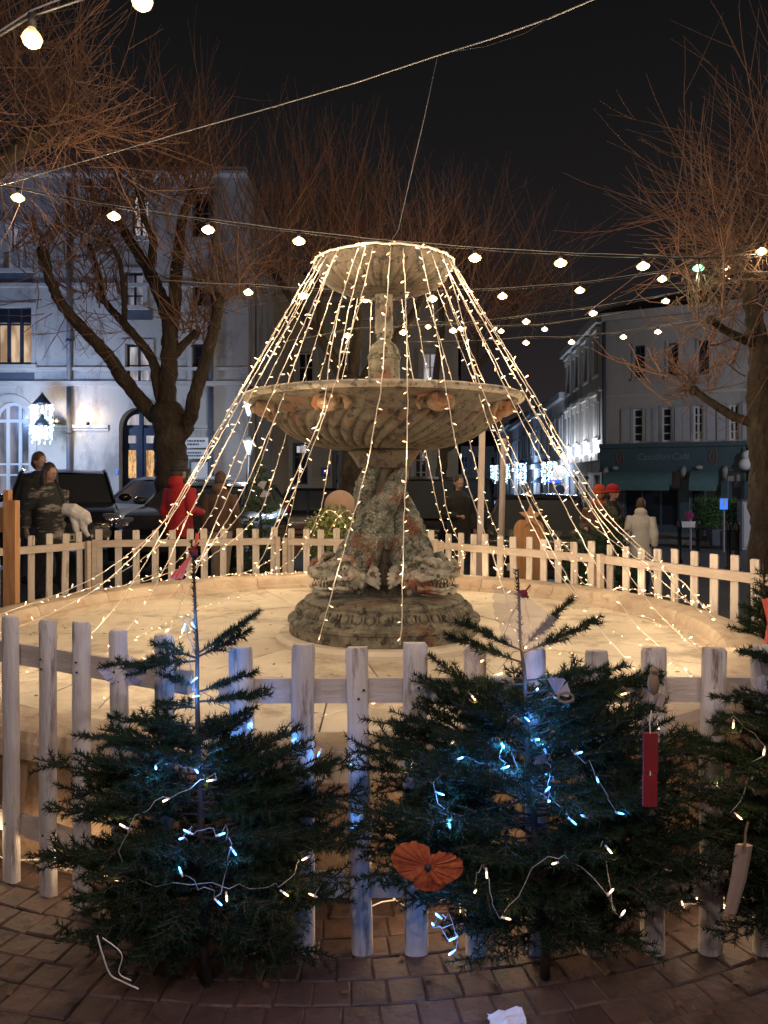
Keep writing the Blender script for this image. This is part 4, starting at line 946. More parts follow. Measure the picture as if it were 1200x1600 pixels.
for k in range(NS):
    a = 2 * PI * (k + .5) / NS + random.uniform(-.05, .05); front = math.sin(a) < -.86
    z2 = 2.20 + random.uniform(-.02, .0); dr = random.uniform(.0, .05); da = random.uniform(-.07, .07); db = da + random.uniform(-.1, .1)
    p0 = ringpt(a, .515, 3.20); p1 = ringpt(a + da, RB + .03 + dr, z2)
    if front: continue
    ext = 1.0 + .25 * abs(math.cos(a)); p2 = ringpt(a + db, (1.52 + dr * 2) , 1.35); 
    e = a + db + random.uniform(-.06, .06); tgt_r = 2.72; zt = HR + .02
    p3 = ringpt(e, 2.1 + random.uniform(-.1, .15), .88 + random.uniform(-.05, .05)); p4 = Vector((BC.x + tgt_r * math.cos(e), BC.y + tgt_r * math.sin(e), zt))
    if math.sin(a) < -.35: p4 = ringpt(e, 2.35, HF + .02); p3 = ringpt(e, 1.95, .75)
    # how it reads in the photograph
    side = 'left' if math.cos(a) < 0 else 'right'; dep = 'front' if math.sin(a) < -.3 else ('side' if math.sin(a) < .35 else 'back')
    LB.setdefault((side, dep), []).append((a, [p0, p1, p2, p3, p4]))
ORD = ['first', 'second', 'third', 'fourth', 'fifth', 'sixth', 'seventh', 'eighth', 'ninth']
for (side, dep), lst in LB.items():
    lst.sort(key=lambda t: abs(math.cos(t[0])))
    for i, (a, pts) in enumerate(lst):
        where = {'front': 'before the lower bowl', 'side': 'touching the bowl edge', 'back': 'behind the lower bowl'}[dep]
        strand(sag(pts, [.0, random.uniform(0, .03), random.uniform(0, .05), random.uniform(.0, .06)], 8), '%s fairy light strand on the %s, from the column, %s' % (ORD[i], side, where), G1, nl=5, power=POW_STRAND)
# the strands hanging down the front
def hang(pxs, depths, label):
    pts = [P(x, y, d) for (x, y), d in zip(pxs, depths)]; strand(catmull(pts, 6), label, G1, nl=4, power=POW_STRAND * .55, spacing=.095)
hang([(611, 385), (604, 480), (596, 600), (585, 660), (574, 725), (540, 850), (502, 985), (497, 1003)], [5.2, 4.95, 4.62, 4.66, 4.7, 4.75, 4.8, 4.82], 'front fairy light strand hanging left of centre down to the plinth')
hang([(630, 386), (634, 480), (637, 600), (636, 700), (631, 820), (628, 960), (625, 1008)], [5.2, 4.95, 4.62, 4.65, 4.7, 4.72, 4.74], 'front fairy light strand hanging straight down over the plinth right of centre')
hang([(657, 389), (676, 480), (697, 608), (712, 690), (735, 770), (760, 840), (790, 930), (815, 1010)], [5.22, 4.95, 4.66, 4.5, 4.3, 4.15, 3.9, 3.7], 'front fairy light strand slanting right over the bowl towards the white tulle')
hang([(583, 386), (560, 480), (523, 600), (505, 655), (480, 720), (450, 790), (420, 850), (395, 900)], [5.2, 4.95, 4.66, 4.75, 4.85, 4.9, 4.95, 5.0], 'front fairy light strand slanting left over the orange mask of the bowl')
hang([(690, 394), (718, 480), (748, 615), (775, 690), (812, 780), (862, 880), (900, 930)], [5.35, 5.15, 5.0, 4.9, 4.75, 4.6, 4.5], 'front fairy light strand over the right shoulder of the bowl towards the right fence')
hang([(527, 393), (492, 480), (443, 618), (418, 680), (378, 770), (318, 870), (262, 935)], [5.35, 5.15, 5.0, 4.95, 4.9, 4.9, 4.95], 'front fairy light strand over the left shoulder of the bowl towards the left fence')
hang([(571, 386), (548, 470), (531, 560), (528, 598)], [5.22, 5.3, 5.4, 5.45], 'short fairy light strand left of the column, ending at the bowl rim')
hang([(559, 387), (533, 470), (515, 560), (505, 640), (480, 700), (445, 780), (415, 860)], [5.25, 5.0, 4.8, 4.75, 4.8, 4.85, 4.9], 'front fairy light strand beside the one over the orange mask')
# rim cord round the upper bowl
t = thing('fairy_light_garland', 'thick white light cord tied round the upper bowl rim', 'string lights', FC + Vector((0, 0, 3.2)))
mb = MB(); mb.tube([ringpt(w_, .518 + random.uniform(-.003, .004), 3.215 + random.uniform(-.006, .006)) for w_ in np.linspace(0, 2 * PI, 80)], .009, 6, cap=False); mb.build('cable', M['cable'], t, True)
mb = MB()
for i in range(40):
    w_ = random.uniform(0, 2 * PI); p = ringpt(w_, .52, 3.215); mb.tube([p, p + Vector((random.uniform(-1, 1), random.uniform(-1, 1), random.uniform(-1, .6))).normalized() * .028], .0045, 5)
mb.build('bulb_tips', M['led'], t, stuff=True)
# strands lying along the far coping and fence feet
def heap(pts, label, n=3, power=1.2, sp=.06):
    q = []
    for i in range(len(pts) - 1):
        for j in range(5):
            t_ = j / 5; p = pts[i].lerp(pts[i + 1], t_); q.append(p + Vector((random.uniform(-.05, .05), random.uniform(-.05, .05), abs(random.gauss(0, .018)))))
    q.append(pts[-1]); strand(catmull(q, 3), label, 'fairy lights lying on the basin edge', nl=n, power=power, spacing=sp, twist=.004, big=.25)
def rim(px, r=RI + .12, z=HR + .012):      # point of the far rim seen in column px
    k = (px - 600) / F; A_ = 1 + k * k; B_ = -2 * (k * BC.x + BC.y); C_ = BC.x ** 2 + BC.y ** 2 - r * r
    y = (-B_ + math.sqrt(max(0, B_ * B_ - 4 * A_ * C_))) / (2 * A_); return Vector((k * y, y, z))
heap([rim(x, 3.0, .12 + .25 * abs(math.sin(x))) for x in (150, 190, 230, 265, 300)], 'fairy lights tangled along the far left fence foot')
heap([rim(x) for x in (330, 380, 430, 500)], 'fairy lights lying on the far coping left of the plinth')
heap([rim(x, 3.02, .3 + .2 * math.sin(x * .2)) for x in (700, 760, 820, 880, 940)], 'fairy lights zigzagging on the pickets right of the fountain')
heap([rim(x, RO - .05) for x in (960, 1000, 1040, 1080, 1120)], 'bright fairy lights piled on the right coping', 3, .5, .05)
heap([rim(x, RI - .1, HF + .02) for x in (1000, 1080, 1140, 1190)], 'sparse fairy lights on the pale floor at the right', 3, .35, .12)
# loose strand ends across the pale floor, both sides
for i, (x0, y0, x1, y1, lab) in enumerate(((120, 1030, -30, 1075, 'left by the fence'), (380, 930, 190, 1010, 'across the floor left of the plinth'), (300, 985, 160, 1050, 'near the left fir top'), (770, 965, 900, 1030, 'right of the plinth'), (960, 990, 1100, 1060, 'towards the right fir'), (640, 1090, 500, 1120, 'behind the centre pickets'))):
    def flo(px, py): d = (EYE - HF - .015) * F / (py - HZ); return P(px, py, d)
    a_, b_ = flo(x0, y0), flo(x1, y1); m_ = (a_ + b_) / 2 + Vector((random.uniform(-.15, .15), random.uniform(-.15, .15), 0))
    strand(catmull([a_, m_, b_], 10), 'loose fairy light end lying on the pale floor, ' + lab, 'loose fairy light ends on the basin floor', nl=2, power=.4, spacing=.13)
# lights between basin wall and near fence
def outer(px, d, z=.05): return Vector(((px - 600) / F * d, d, z))
heap([outer(-20, 3.2), outer(60, 3.12), outer(120, 3.0), outer(170, 2.95)], 'warm fairy lights on the ground between basin wall and left fence', 4, .8, .12)
heap([outer(560, 2.79), outer(640, 2.78), outer(740, 2.8), outer(860, 2.82)], 'warm fairy lights on the ground behind the centre pickets', 3, 1.3, .15)
heap([outer(1060, 2.8), outer(1130, 2.84), outer(1200, 2.9), outer(1260, 3.0)], 'warm fairy lights on the ground behind the right pickets', 3, .9, .12)

# ================================================================== FESTOON STRINGS AND WIRES
def festoon(px, label, d, extra=(), power=None, green=(), first=None, last=None, size=.066):
    """px: bulb centres (x, y, depth or None)"""
    pts = [P(x, y, dd or d) for x, y, *r_ in px for dd in [(r_[0] if r_ else None)]]
    t = thing('festoon_string', label, 'string lights', pts[0], 'overhead festoon strings of round bulbs')
    cpts = ([first] if first is not None else []) + [p + Vector((0, 0, .085)) for p in pts] + ([last] if last is not None else [])
    full = []
    for i in range(len(cpts) - 1):
        a_, b_ = cpts[i], cpts[i + 1]; L = (a_ - b_).length
        for j in range(6): t_ = j / 6; full.append(a_.lerp(b_, t_) - Vector((0, 0, .012 * L * 4 * t_ * (1 - t_))))
    full.append(cpts[-1])
    mb = MB(); mb.tube(full, .0055, 5); mb.build('cable', M['black_rubber'], t, True)
    mb = MB(); mb.tube([p + Vector((.0, 0, .022 + .006 * math.sin(i))) for i, p in enumerate(full)], .004, 4); mb.build('carrier_wire', M['grey_wire'], t, True)
    for i, p in enumerate(pts):
        mb = MB(); mb.cyl(p + Vector((0, 0, .09)), p + Vector((0, 0, .035)), .016, 8); so = mb.build('socket', M['black_rubber'], t, True)
        mb = MB(); rr_ = size; mb.lathe([(.013, .042), (.016, .03), (rr_ * .75, .014), (rr_, -.006), (rr_ * .8, -.028), (rr_ * .4, -.04), (.0, -.043)], 14, c=p); bo = mb.build('bulb', M['bulb_glass_halo_green'] if i in green else M['bulb_glass'], t, True); mb = MB(); mb.sph(p + Vector((0, 0, -.004)), (rr_ * .5, rr_ * .5, rr_ * .62), 10, 8); mb.build('filament_core', M['bulb_green'] if i in green else M['bulb'], bo, True)
        lamp('bulb_lamp', p + Vector((0, 0, -.10)), (power or POW_FEST), (.5, 1, .65) if i in green else (1, .74, .44), t, .03)
    return t
festoon([(28, 308), (178, 337), (325, 358), (467, 376), (605, 391), (742, 402), (876, 410), (1005, 415)], 'long festoon string crossing the picture just behind the top bowl', 7.6, first=P(-300, 250, 7.2), last=P(1240, 396, 9))
festoon([(388, 456), (473, 462), (571, 467), (676, 466), (785, 462), (906, 453), (1035, 435), (1135, 416)], 'second festoon string, a little lower, ending in the right tree', 10.0, first=P(250, 440, 10), last=P(1230, 395, 10))
festoon([(543, 524), (630, 519), (708, 516), (822, 502), (927, 489), (1040, 470)], 'third festoon string, rising to the right above the bowl', 12.0, first=P(420, 540, 12), last=P(1200, 430, 11.5))
festoon([(669, 510), (720, 513), (783, 517), (851, 514)], 'short far festoon string behind the column, between the third and the lowest', 15.0, first=P(560, 500, 15), last=P(980, 488, 15))
festoon([(822, 535), (893, 534), (974, 526), (1028, 518)], 'lowest festoon string right of the fountain below the others', 14.0, first=P(640, 536, 15), last=P(1160, 490, 13))
festoon([(1091, 418), (1190, 392), (1300, 350)], 'festoon string with one greenish bulb at the right tree', 8.6, green=(0,), power=4, first=P(1005, 400, 8.4), last=P(1500, 260, 8))
# string running overhead towards and behind the camera
t = festoon([(50, 58, 3.0), (222, -2, 2.8), (420, -60, 2.6)], 'nearest festoon string with a large bulb in the upper left corner', 3.0, first=P(-260, 200, 3.4), last=Vector((.8, .6, 3.7)), power=POW_FEST * .9, size=.04)
ft2 = thing('festoon_string', 'unseen festoon string added above and behind the camera, lighting the near fence', 'string lights', (0, 0, 3.6), 'overhead festoon strings of round bulbs')  # unseen continuation overhead, added to light the near fence from the camera side
for q in ((-2.2, -.3, 3.5), (-.8, -.6, 3.3), (.8, -.5, 3.3), (2.3, .0, 3.5)):
    mb = MB(); mb.sph(q, .036, 12, 8); mb.build('bulb', M['bulb'], ft2, True); lamp('bulb_lamp', (q[0], q[1], q[2] - .12), POW_BACK, (.97, .82, .84), ft2, .05)
mb = MB(); mb.tube([(-4, .1, 3.9), (-2.2, -.3, 3.56), (-.8, -.6, 3.36), (.8, -.5, 3.36), (2.3, 0, 3.56), (4, .5, 3.9)], .006, 5); mb.build('cable', M['black_rubber'], ft2, True)
t = thing('overhead_wire', 'pale steel wire crossing the night sky from upper right down to the left tree', 'wire', P(680, 88, 5.6))
a_, b_ = P(930, -2, 4.6), P(-10, 293, 7.4)
mb = MB(); mb.tube([P(x, y, d) for x, y, d in ((1250, -120, 3.9), (930, -2, 4.6), (860, 28, 4.8), (770, 60, 5.1), (680, 88, 5.6), (560, 128, 5.9), (430, 166, 6.3), (280, 208, 6.7), (130, 252, 7.1), (-10, 293, 7.4), (-200, 350, 7.8))], .0045, 5); mb.build('wire', M['grey_wire'], t, True)
mb = MB(); mb.tube([P(x, y, d) for x, y, d in ((870, 20, 4.75), (820, 52, 4.95), (760, 72, 5.1), (712, 80, 5.4))], .003, 4); mb.build('slack_wire', M['black_rubber'], t, True)
t = thing('hanging_wire', 'thin vertical wire from the overhead wire down to the top bowl', 'wire', P(680, 90, 5.6))
mb = MB(); mb.tube([P(683, 90, 5.6), P(664, 180, 5.63), P(645, 260, 5.66), P(622, 360, 5.7), FC + Vector((.0, 0, 3.3))], .003, 4); mb.build('wire', M['grey_wire'], t, True)
# ================================================================== POLLARDED TREES
def twig_strip(path, w0, w1, V, Fl):
    """three sided tapered twig from a (n,3) path"""
    n = len(path); t = path[-1] - path[0]; t /= max(np.linalg.norm(t), 1e-9)
    a = np.cross(t, [0.3, 0.1, 1.0]); 
    if np.linalg.norm(a) < .1: a = np.cross(t, [1, 0, 0])
    a /= np.linalg.norm(a); b = np.cross(t, a); o = sum(len(x) for x in V)
    w = np.linspace(w0, w1, n)[:, None]
    ang = [0, 2.094, 4.189]; ring = np.stack([path + (a * math.cos(q) + b * math.sin(q)) * w for q in ang], 1).reshape(-1, 3)
    V.append(ring)
    for i in range(n - 1):
        for j in range(3):
            p, q = o + i * 3 + j, o + i * 3 + (j + 1) % 3; Fl.append((p, q, q + 3, p + 3))
def twigs(c, n, L, up, V, Fl, rr, bias=(0, 0, 0), w=.0065, spread=1.0, sub=5, curl=.5, r0=.12):
    for _ in range(int(n * .60)):
        d = np.array([rr.gauss(0, 1), rr.gauss(0, 1), rr.gauss(0, 1)]); d /= np.linalg.norm(d); d = d * spread + np.array([bias[0], bias[1], up + bias[2]]); d /= np.linalg.norm(d)
        l = L * rr.uniform(.45, 1.1); r0 = .22 * L; p = np.array(c) + np.array([rr.gauss(0, r0), rr.gauss(0, r0), rr.gauss(0, r0 * .9) + .5 * r0]); k = 6; pts = [p]
        for i in range(k):
            d = d + np.array([rr.gauss(0, .10), rr.gauss(0, .10), .07 * curl + rr.gauss(0, .08)]); d /= np.linalg.norm(d); p = p + d * l / k; pts.append(p)
        pts = np.array(pts); twig_strip(pts, w, w * .38, V, Fl)
        for s in range(rr.randint(0, sub)):
            i = rr.randint(1, 4); q = pts[i]; dd = d + np.array([rr.gauss(0, .45), rr.gauss(0, .45), rr.gauss(0.1, .35)]); dd /= np.linalg.norm(dd); ll = l * rr.uniform(.25, .5); sp = [q]
            for _i in range(3): dd = dd + np.array([rr.gauss(0, .08), rr.gauss(0, .08), .05]); dd /= np.linalg.norm(dd); q = q + dd * ll / 3; sp.append(q)
            twig_strip(np.array(sp), w * .55, w * .25, V, Fl)
def limb_mesh(pts, r0, r1, seed, knob=1.3):
    rr = random.Random(seed); c = catmull(pts, 7); n = len(c); rad = []
    for i in range(n):
        t = i / (n - 1); r = r0 * (1 - t) + r1 * t; r *= 1 + rr.uniform(-.04, .05); 
        if t > .93: r *= knob
        rad.append(r)
    c = [p + Vector((rr.gauss(0, r0 * .06), rr.gauss(0, r0 * .06), 0)) for p in c]
    mb = MB(); mb.tube(c, rad, 18); mb.sph(c[-1], (r1 * knob * 1.2,) * 3, 10, 8)
    for _ in range(int(n * .35)):
        i = rr.randint(2, n - 1); a = rr.uniform(0, 2 * PI); mb.sph(c[i] + Vector((math.cos(a), math.sin(a), 0)) * rad[i] * .9, rad[i] * rr.uniform(.12, .2), 7, 5)
    return mb, c
LS = .82
def pollard(label, base, limbs, heads, seed, trunk_r=.25, group='bare pollarded trees round the square', w=.0095, root=None, inner=0):
    rr = random.Random(seed); t = thing('pollarded_tree', label, 'tree', base, group)
    ends = []
    for i, (pts, r0, r1) in enumerate(limbs):
        mb, c = limb_mesh(pts, r0 * (LS if i else .95), r1 * (LS * .8 if i else .95), seed * 31 + i, 1.3 if i else 1.0)
        o = mb.build('trunk' if i == 0 else 'limb', M['bark'], t, True)
        if i and (Vector(pts[-1]) - Vector(pts[0])).length > .5: ends.append((pts[-1], r1))
    V, Fl = [], []
    for (c, r1) in ends:      # knobbly pollard heads at every limb end: thick shoots first, then thin ones
        twigs(c, 26, 1.0, .9, V, Fl, rr, (0, 0, 0), w * 1.9, .9, curl=.8); twigs(c, 40, .7, .5, V, Fl, rr, (0, 0, 0), w, 1.0)
    for (c, n, L, up, bias, spread) in heads:
        twigs(c, n, L, up, V, Fl, rr, bias, w, spread)
    if V: npmesh('twigs', np.concatenate(V), Fl, M['twig'], t, 4)
    return t
d = 13.0
q = lambda x, y, dd=13.0: P(x, y, dd)
pollard('big spreading pollarded tree on the left whose trunk stands behind the red jacket', (q(268, 750).x, 13, gh(-3.6, 13)), [
    ([(q(268, 750).x, 13, gh(-3.6, 13) - .1), q(268, 800), q(267, 740), q(264, 690), q(262, 650)], .30, .26),
    ([q(262, 665), q(232, 640), q(190, 588, 12.8), q(172, 560, 12.6), q(135, 520, 12.4), q(100, 480, 12.2), q(80, 440, 12.1), q(66, 395, 12)], .17, .10),
    ([q(258, 650), q(246, 600), q(238, 562), q(205, 518), q(175, 485, 13.2), q(158, 465, 13.3)], .12, .08),
    ([q(160, 470, 13.3), q(156, 440, 13.3), q(148, 405, 13.4), q(140, 385, 13.4)], .06, .05),
    ([q(262, 655), q(262, 600), q(266, 540), q(258, 480), q(236, 430, 13.4), q(215, 395, 13.5), q(185, 350, 13.6), q(165, 330, 13.6)], .20, .10),
    ([q(264, 540), q(272, 470), q(278, 400), q(286, 340), q(300, 300)], .16, .09),
    ([q(232, 430, 13.4), q(240, 380, 13.2), q(226, 340, 13), q(220, 305, 12.9)], .10, .07),
    ([q(195, 505, 13.1), q(193, 450, 12.9), q(186, 405, 12.8), q(170, 380, 12.8)], .06, .05),
    ([q(268, 560), q(290, 535), q(305, 522)], .10, .08),
    ([q(272, 690), q(292, 668), q(304, 620, 12.7), q(318, 575, 12.6), q(330, 530, 12.5), q(338, 495, 12.4), q(340, 468, 12.4)], .16, .12)],
    [(q(340, 462, 12.4), 90, 1.5, .5, (.2, 0, 0), 1.0), (q(66, 390, 12), 60, 1.6, .7, (-.2, 0, 0), 1), (q(100, 480, 12.2), 22, 1.2, .1, (-.3, -.3, 0), 1), (q(155, 520, 12.5), 26, 1.2, -.1, (-.3, -.2, -.1), .9),
     (q(158, 463, 13.3), 24, .9, .3, (0, 0, 0), 1), (q(140, 385, 13.4), 40, 1.3, .8, (0, 0, 0), 1), (q(165, 330, 13.6), 90, 2.0, .9, (-.2, 0, 0), .9), (q(300, 300), 130, 2.0, 1.5, (.1, 0, 0), .8), (q(220, 305, 12.9), 90, 1.9, 1.2, (0, 0, 0), .9),
     (q(172, 378, 12.8), 40, 1.4, .5, (-.1, 0, 0), 1), (q(305, 520), 26, .9, .4, (.2, 0, 0), 1), (q(270, 420), 50, 1.5, .8, (.3, 0, 0), .9)], 3)
q2 = lambda x, y, dd=8.2: P(x, y, dd)
pollard('near pollarded tree leaning in from the upper left corner, trunk outside the picture', (-6.2, 8.6, 0), [
    ([(-6.2, 8.6, -.1), (-6.2, 8.6, 1.5), (-6.1, 8.6, 2.8)], .3, .24), ([(-6.1, 8.6, 2.7), (-5.6, 8.5, 3.8), q2(-40, 300), q2(30, 230), q2(70, 200)], .18, .1), ([(-6.1, 8.6, 2.7), (-6.0, 8.3, 4.4), q2(-120, 140), q2(-60, 90)], .17, .1)],
    [(q2(75, 195), 150, 1.45, .35, (.1, 0, 0), 1), (q2(30, 235), 70, 1.2, .0, (.1, 0, 0), 1), (q2(100, 215), 60, 1.3, .2, (.25, 0, 0), .9), (q2(-60, 90), 130, 1.6, .5, (.3, 0, 0), .9), (q2(20, 130), 70, 1.4, .4, (.2, 0, 0), 1)], 5, w=.0075)
q3 = lambda x, y, dd=14.5: P(x, y, dd)
pollard('pollarded tree whose trunk shows directly behind the fountain stem', (q3(545, 750).x, 14.5, gh(-.6, 14.5)), [
    ([(q3(545, 750).x, 14.5, gh(-.6, 14.5) - .1), q3(545, 820), q3(546, 760), q3(548, 690), q3(548, 640), q3(545, 600)], .26, .22),
    ([q3(546, 620), q3(520, 560), q3(480, 500), q3(445, 450), q3(425, 425)], .15, .1), ([q3(546, 620), q3(556, 540), q3(560, 460), q3(560, 400)], .15, .1), ([q3(548, 625), q3(590, 560), q3(640, 500), q3(665, 450)], .14, .09), ([q3(500, 530), q3(500, 470), q3(490, 410)], .1, .08)],
    [(q3(425, 420), 170, 2.1, 1.3, (-.05, 0, 0), .95), (q3(490, 405), 170, 2.2, 1.9, (0, 0, 0), .75), (q3(560, 395), 130, 1.9, 1.7, (0, 0, 0), .8), (q3(665, 445), 110, 1.8, 1.1, (.1, 0, 0), .9), (q3(445, 455), 60, 1.3, .0, (-.2, 0, 0), 1), (q3(610, 470), 50, 1.5, .9, (0, 0, 0), .9)], 8)
q4 = lambda x, y, dd=19: P(x, y, dd)
pollard('smaller dark pollarded tree with a thin forked trunk right of the fountain stem', (q4(690, 750).x, 19, gh(1.4, 19)), [
    ([(q4(690, 750).x, 19, gh(1.4, 19) - .1), q4(690, 800), q4(688, 750), q4(692, 700), q4(690, 650)], .15, .13), ([q4(690, 705), q4(712, 690), q4(720, 640), q4(740, 580), q4(745, 510)], .1, .09), ([q4(690, 655), q4(680, 600), q4(690, 520), q4(688, 450)], .12, .1), ([q4(740, 580), q4(780, 530), q4(805, 480)], .09, .08)],
    [(q4(688, 445), 110, 2.4, 1.3, (0, 0, 0), .9), (q4(745, 500), 120, 2.6, 1.1, (.1, 0, 0), .95), (q4(805, 475), 120, 2.4, .8, (.2, 0, 0), 1), (q4(740, 440), 80, 2.2, 1.4, (0, 0, 0), .8), (q4(640, 450), 60, 2.3, 1.2, (0, 0, 0), .8)], 11, w=.013)
q5 = lambda x, y, dd=9.0: P(x, y, dd)
pollard('big pollarded tree at the right edge with its trunk beside the far fence', (q5(1200, 750).x, 9.0, 0), [
    ([(q5(1200, 750).x, 9.0, -.1), q5(1201, 860), q5(1200, 780), q5(1198, 700), q5(1192, 620), q5(1195, 560)], .23, .17),
    ([q5(1192, 665), q5(1150, 652, 9.1), q5(1110, 628, 9.2), q5(1085, 610, 9.3)], .075, .06), ([q5(1195, 570), q5(1180, 510), q5(1172, 450), q5(1178, 400)], .15, .1), ([q5(1195, 575), q5(1240, 500), q5(1260, 420), q5(1250, 340)], .16, .1), ([q5(1185, 540), q5(1140, 520, 8.8), q5(1110, 500, 8.6)], .07, .05)],
    [(q5(1078, 607, 9.3), 40, .45, .1, (-.3, 0, 0), 1), (q5(1175, 400), 190, 1.75, .35, (-.45, 0, 0), 1), (q5(1250, 335), 130, 2.0, .6, (-.5, 0, 0), .95), (q5(1180, 445), 90, 1.3, -.05, (-.6, 0, 0), .9), (q5(1110, 500, 8.6), 26, .9, .0, (-.2, 0, 0), 1), (q5(1200, 560), 30, 1.1, -.1, (-.4, 0, 0), 1), (q5(1230, 300), 70, 1.8, .9, (-.35, 0, 0), .9)], 13, w=.0075)

# ================================================================== FIR TREES
def needles(segs, rr, per_m=420, ln=.019, wd=.0019, upb=.25):
    """segs: array (n, 2, 3) of twig pieces -> vertices/triangles of needles"""
    segs = np.array(segs); a, b = segs[:, 0], segs[:, 1]; L = np.linalg.norm(b - a, axis=1); cnt = np.maximum(1, np.round(L * per_m)).astype(int)
    idx = np.repeat(np.arange(len(segs)), cnt); n = len(idx); rs = np.random.RandomState(rr.randint(0, 99999))
    t = rs.rand(n)[:, None]; p = a[idx] * (1 - t) + b[idx] * t; d = (b - a)[idx] / L[idx][:, None]
    rnd = rs.normal(size=(n, 3)); rnd[:, 2] += upb; perp = rnd - d * (rnd * d).sum(1)[:, None]; perp /= np.linalg.norm(perp, axis=1)[:, None]
    al = rs.uniform(.75, 1.15, n)[:, None]; dr = d * np.cos(al) + perp * np.sin(al); l = ln * rs.uniform(.75, 1.15, n)[:, None]
    sd = np.cross(dr, rs.normal(size=(n, 3))); sd /= np.linalg.norm(sd, axis=1)[:, None]
    V = np.stack([p - sd * wd * .5, p + sd * wd * .5, p + dr * l], 1).reshape(-1, 3); Fq = np.arange(n * 3).reshape(-1, 3)
    return V, Fq
def branch_segs(start, dirn, L, rr, droop, nsec=8, depth=2, bend=.12):
    """returns path points and list of segments (twigs) that carry needles"""
    d = np.array(dirn, float); d /= np.linalg.norm(d); p = np.array(start, float); k = 8; pts = [p.copy()]; segs = []
    side = np.cross(d, [0, 0, 1.]); side /= max(np.linalg.norm(side), 1e-6)
    for i in range(k):
        d = d + np.array([rr.gauss(0, .05), rr.gauss(0, .05), droop / k + rr.gauss(0, .03)]); d /= np.linalg.norm(d); p2 = p + d * L / k
        if i > 0: segs.append((p.copy(), p2.copy()))
        p = p2; pts.append(p.copy())
    thick = [(np.array(pts), .0042, .0018)]
    if depth > 0:
        for s in range(nsec):
            t = .22 + .72 * (s + rr.random() * .5) / nsec; i = min(int(t * k), k - 1); q = pts[i] + (pts[i + 1] - pts[i]) * (t * k - i)
            for sg in (-1, 1):
                if rr.random() < .1: continue
                dd = (pts[i + 1] - pts[i]); dd /= np.linalg.norm(dd); dd = dd * .72 + side * sg * .72 + np.array([0, 0, rr.gauss(.02, .14)]); l = L * (1 - t * .72) * rr.uniform(.32, .5)
                if l < .03: continue
                ps, sg2, th = branch_segs(q, dd, l, rr, rr.uniform(-.1, .15), max(2, int(nsec * .36)), depth - 1)
                segs += sg2; thick += th[:]
    return pts, segs, thick
def fir(label, base, top, node_h, rfun, seed, explicit=(), nwh=17, group='small fir trees set round the fence', name='fir_tree', per_m=700, depth=2, ln=.0235, wd=.0032, material=None, bark=.017, squash=1.0, nsec=7, leader_per=900, hmin=.05, hmax=None):
    rr = random.Random(seed); base = Vector(base); top = Vector(top); ax = top - base; H = ax.length
    t = thing(name, label, 'fir tree', base, group)
    mt = material or M['needle']
    at = lambda h: base + ax * (h / H)
    nb = 12; tp = [at(H * i / nb) + Vector((rr.gauss(0, .004), rr.gauss(0, .004), 0)) for i in range(nb + 1)]
    mb = MB(); mb.tube(tp, [bark * (1 - i / nb * .86) for i in range(nb + 1)], 8); mb.build('trunk', M['fir_bark'], t, True)
    allseg = []; TV, TF = [], []
    ld = [(np.array(at(node_h + (H - node_h) * i / 8)), np.array(at(node_h + (H - node_h) * (i + 1) / 8))) for i in range(8)]
    allseg_l = ld
    hs = np.linspace(hmin, hmax or node_h * .97, nwh)
    for h in hs:
        rad = rfun(h); nbr = rr.randint(6, 8); a0 = rr.uniform(0, 2 * PI)
        for j in range(nbr):
            a = a0 + 2 * PI * j / nbr + rr.gauss(0, .18); L = rad * rr.uniform(.78, 1.12) * math.hypot(math.cos(a), math.sin(a) * squash); f = h / node_h; el = -.10 + .55 * f ** 1.6 + rr.gauss(0, .07)
            dv = (math.cos(a), math.sin(a) * squash, el); _, sg, th = branch_segs(at(h + rr.uniform(-.03, .03)), dv, L, rr, -.12 + .45 * f, nsec, depth)
            allseg += sg
            for pp, w0, w1 in th: twig_strip(pp, w0, w1, TV, TF)
    for k, (px_, py_, dd, L0) in enumerate(explicit):
        e = P(px_, py_, dd); s0 = at(L0); dv = e - s0; _, sg, th = branch_segs(s0, dv, dv.length, rr, .05, 5, 1 if dv.length < .3 else 2)
        sg = [s_ for s_ in sg]; V, Fq = needles(sg, rr, per_m * 1.7, ln, wd); tv, tf = [], []
        for pp, w0, w1 in th: twig_strip(pp, w0, w1, tv, tf)
        b = npmesh('branch', np.concatenate(tv), tf, M['fir_bark'], t, 4, stuff=False); npmesh('needles', V, Fq, mt, b)
    V, Fq = needles(allseg, rr, per_m, ln, wd); npmesh('needles', V, Fq, mt, t)
    V, Fq = needles(allseg_l, rr, leader_per, ln * .72, wd); npmesh('leader_needles', V, Fq, mt, t)
    npmesh('boughs', np.concatenate(TV), TF, M['fir_bark'], t, 4)
    return t
def interp(tab): xs = [a for a, b in tab]; ys = [b for a, b in tab]; return lambda h: float(np.interp(h, xs, ys))
D_T1, D_T2 = 2.44, 2.47
b1 = P(322, 1535, D_T1); b1.z = 0; t1 = P(300, 843, D_T1)
fir('large fir tree at lower left with a red tulle strip on its bare leader', b1, t1, 1.04, interp([(0.15, .34), (.28, .46), (.42, .55), (.58, .50), (.68, .38), (.76, .22), (.85, .11), (1.04, .07)]), 21, squash=.6,
    explicit=[(403, 957, D_T1 - .03, 1.05), (399, 992, D_T1 + .05, 1.04), (233, 1005, D_T1, 1.04), (219, 1042, D_T1 - .06, 1.03), (165, 1045, D_T1 + .08, 1.03), (405, 1055, D_T1, .93), (429, 1092, D_T1 - .05, .90), (240, 1062, D_T1, .95), (118, 1150, D_T1 - .02, .78), (180, 1120, D_T1 + .1, .82), (250, 1100, D_T1 + .12, .88)], nwh=19, hmin=.17, hmax=.80)
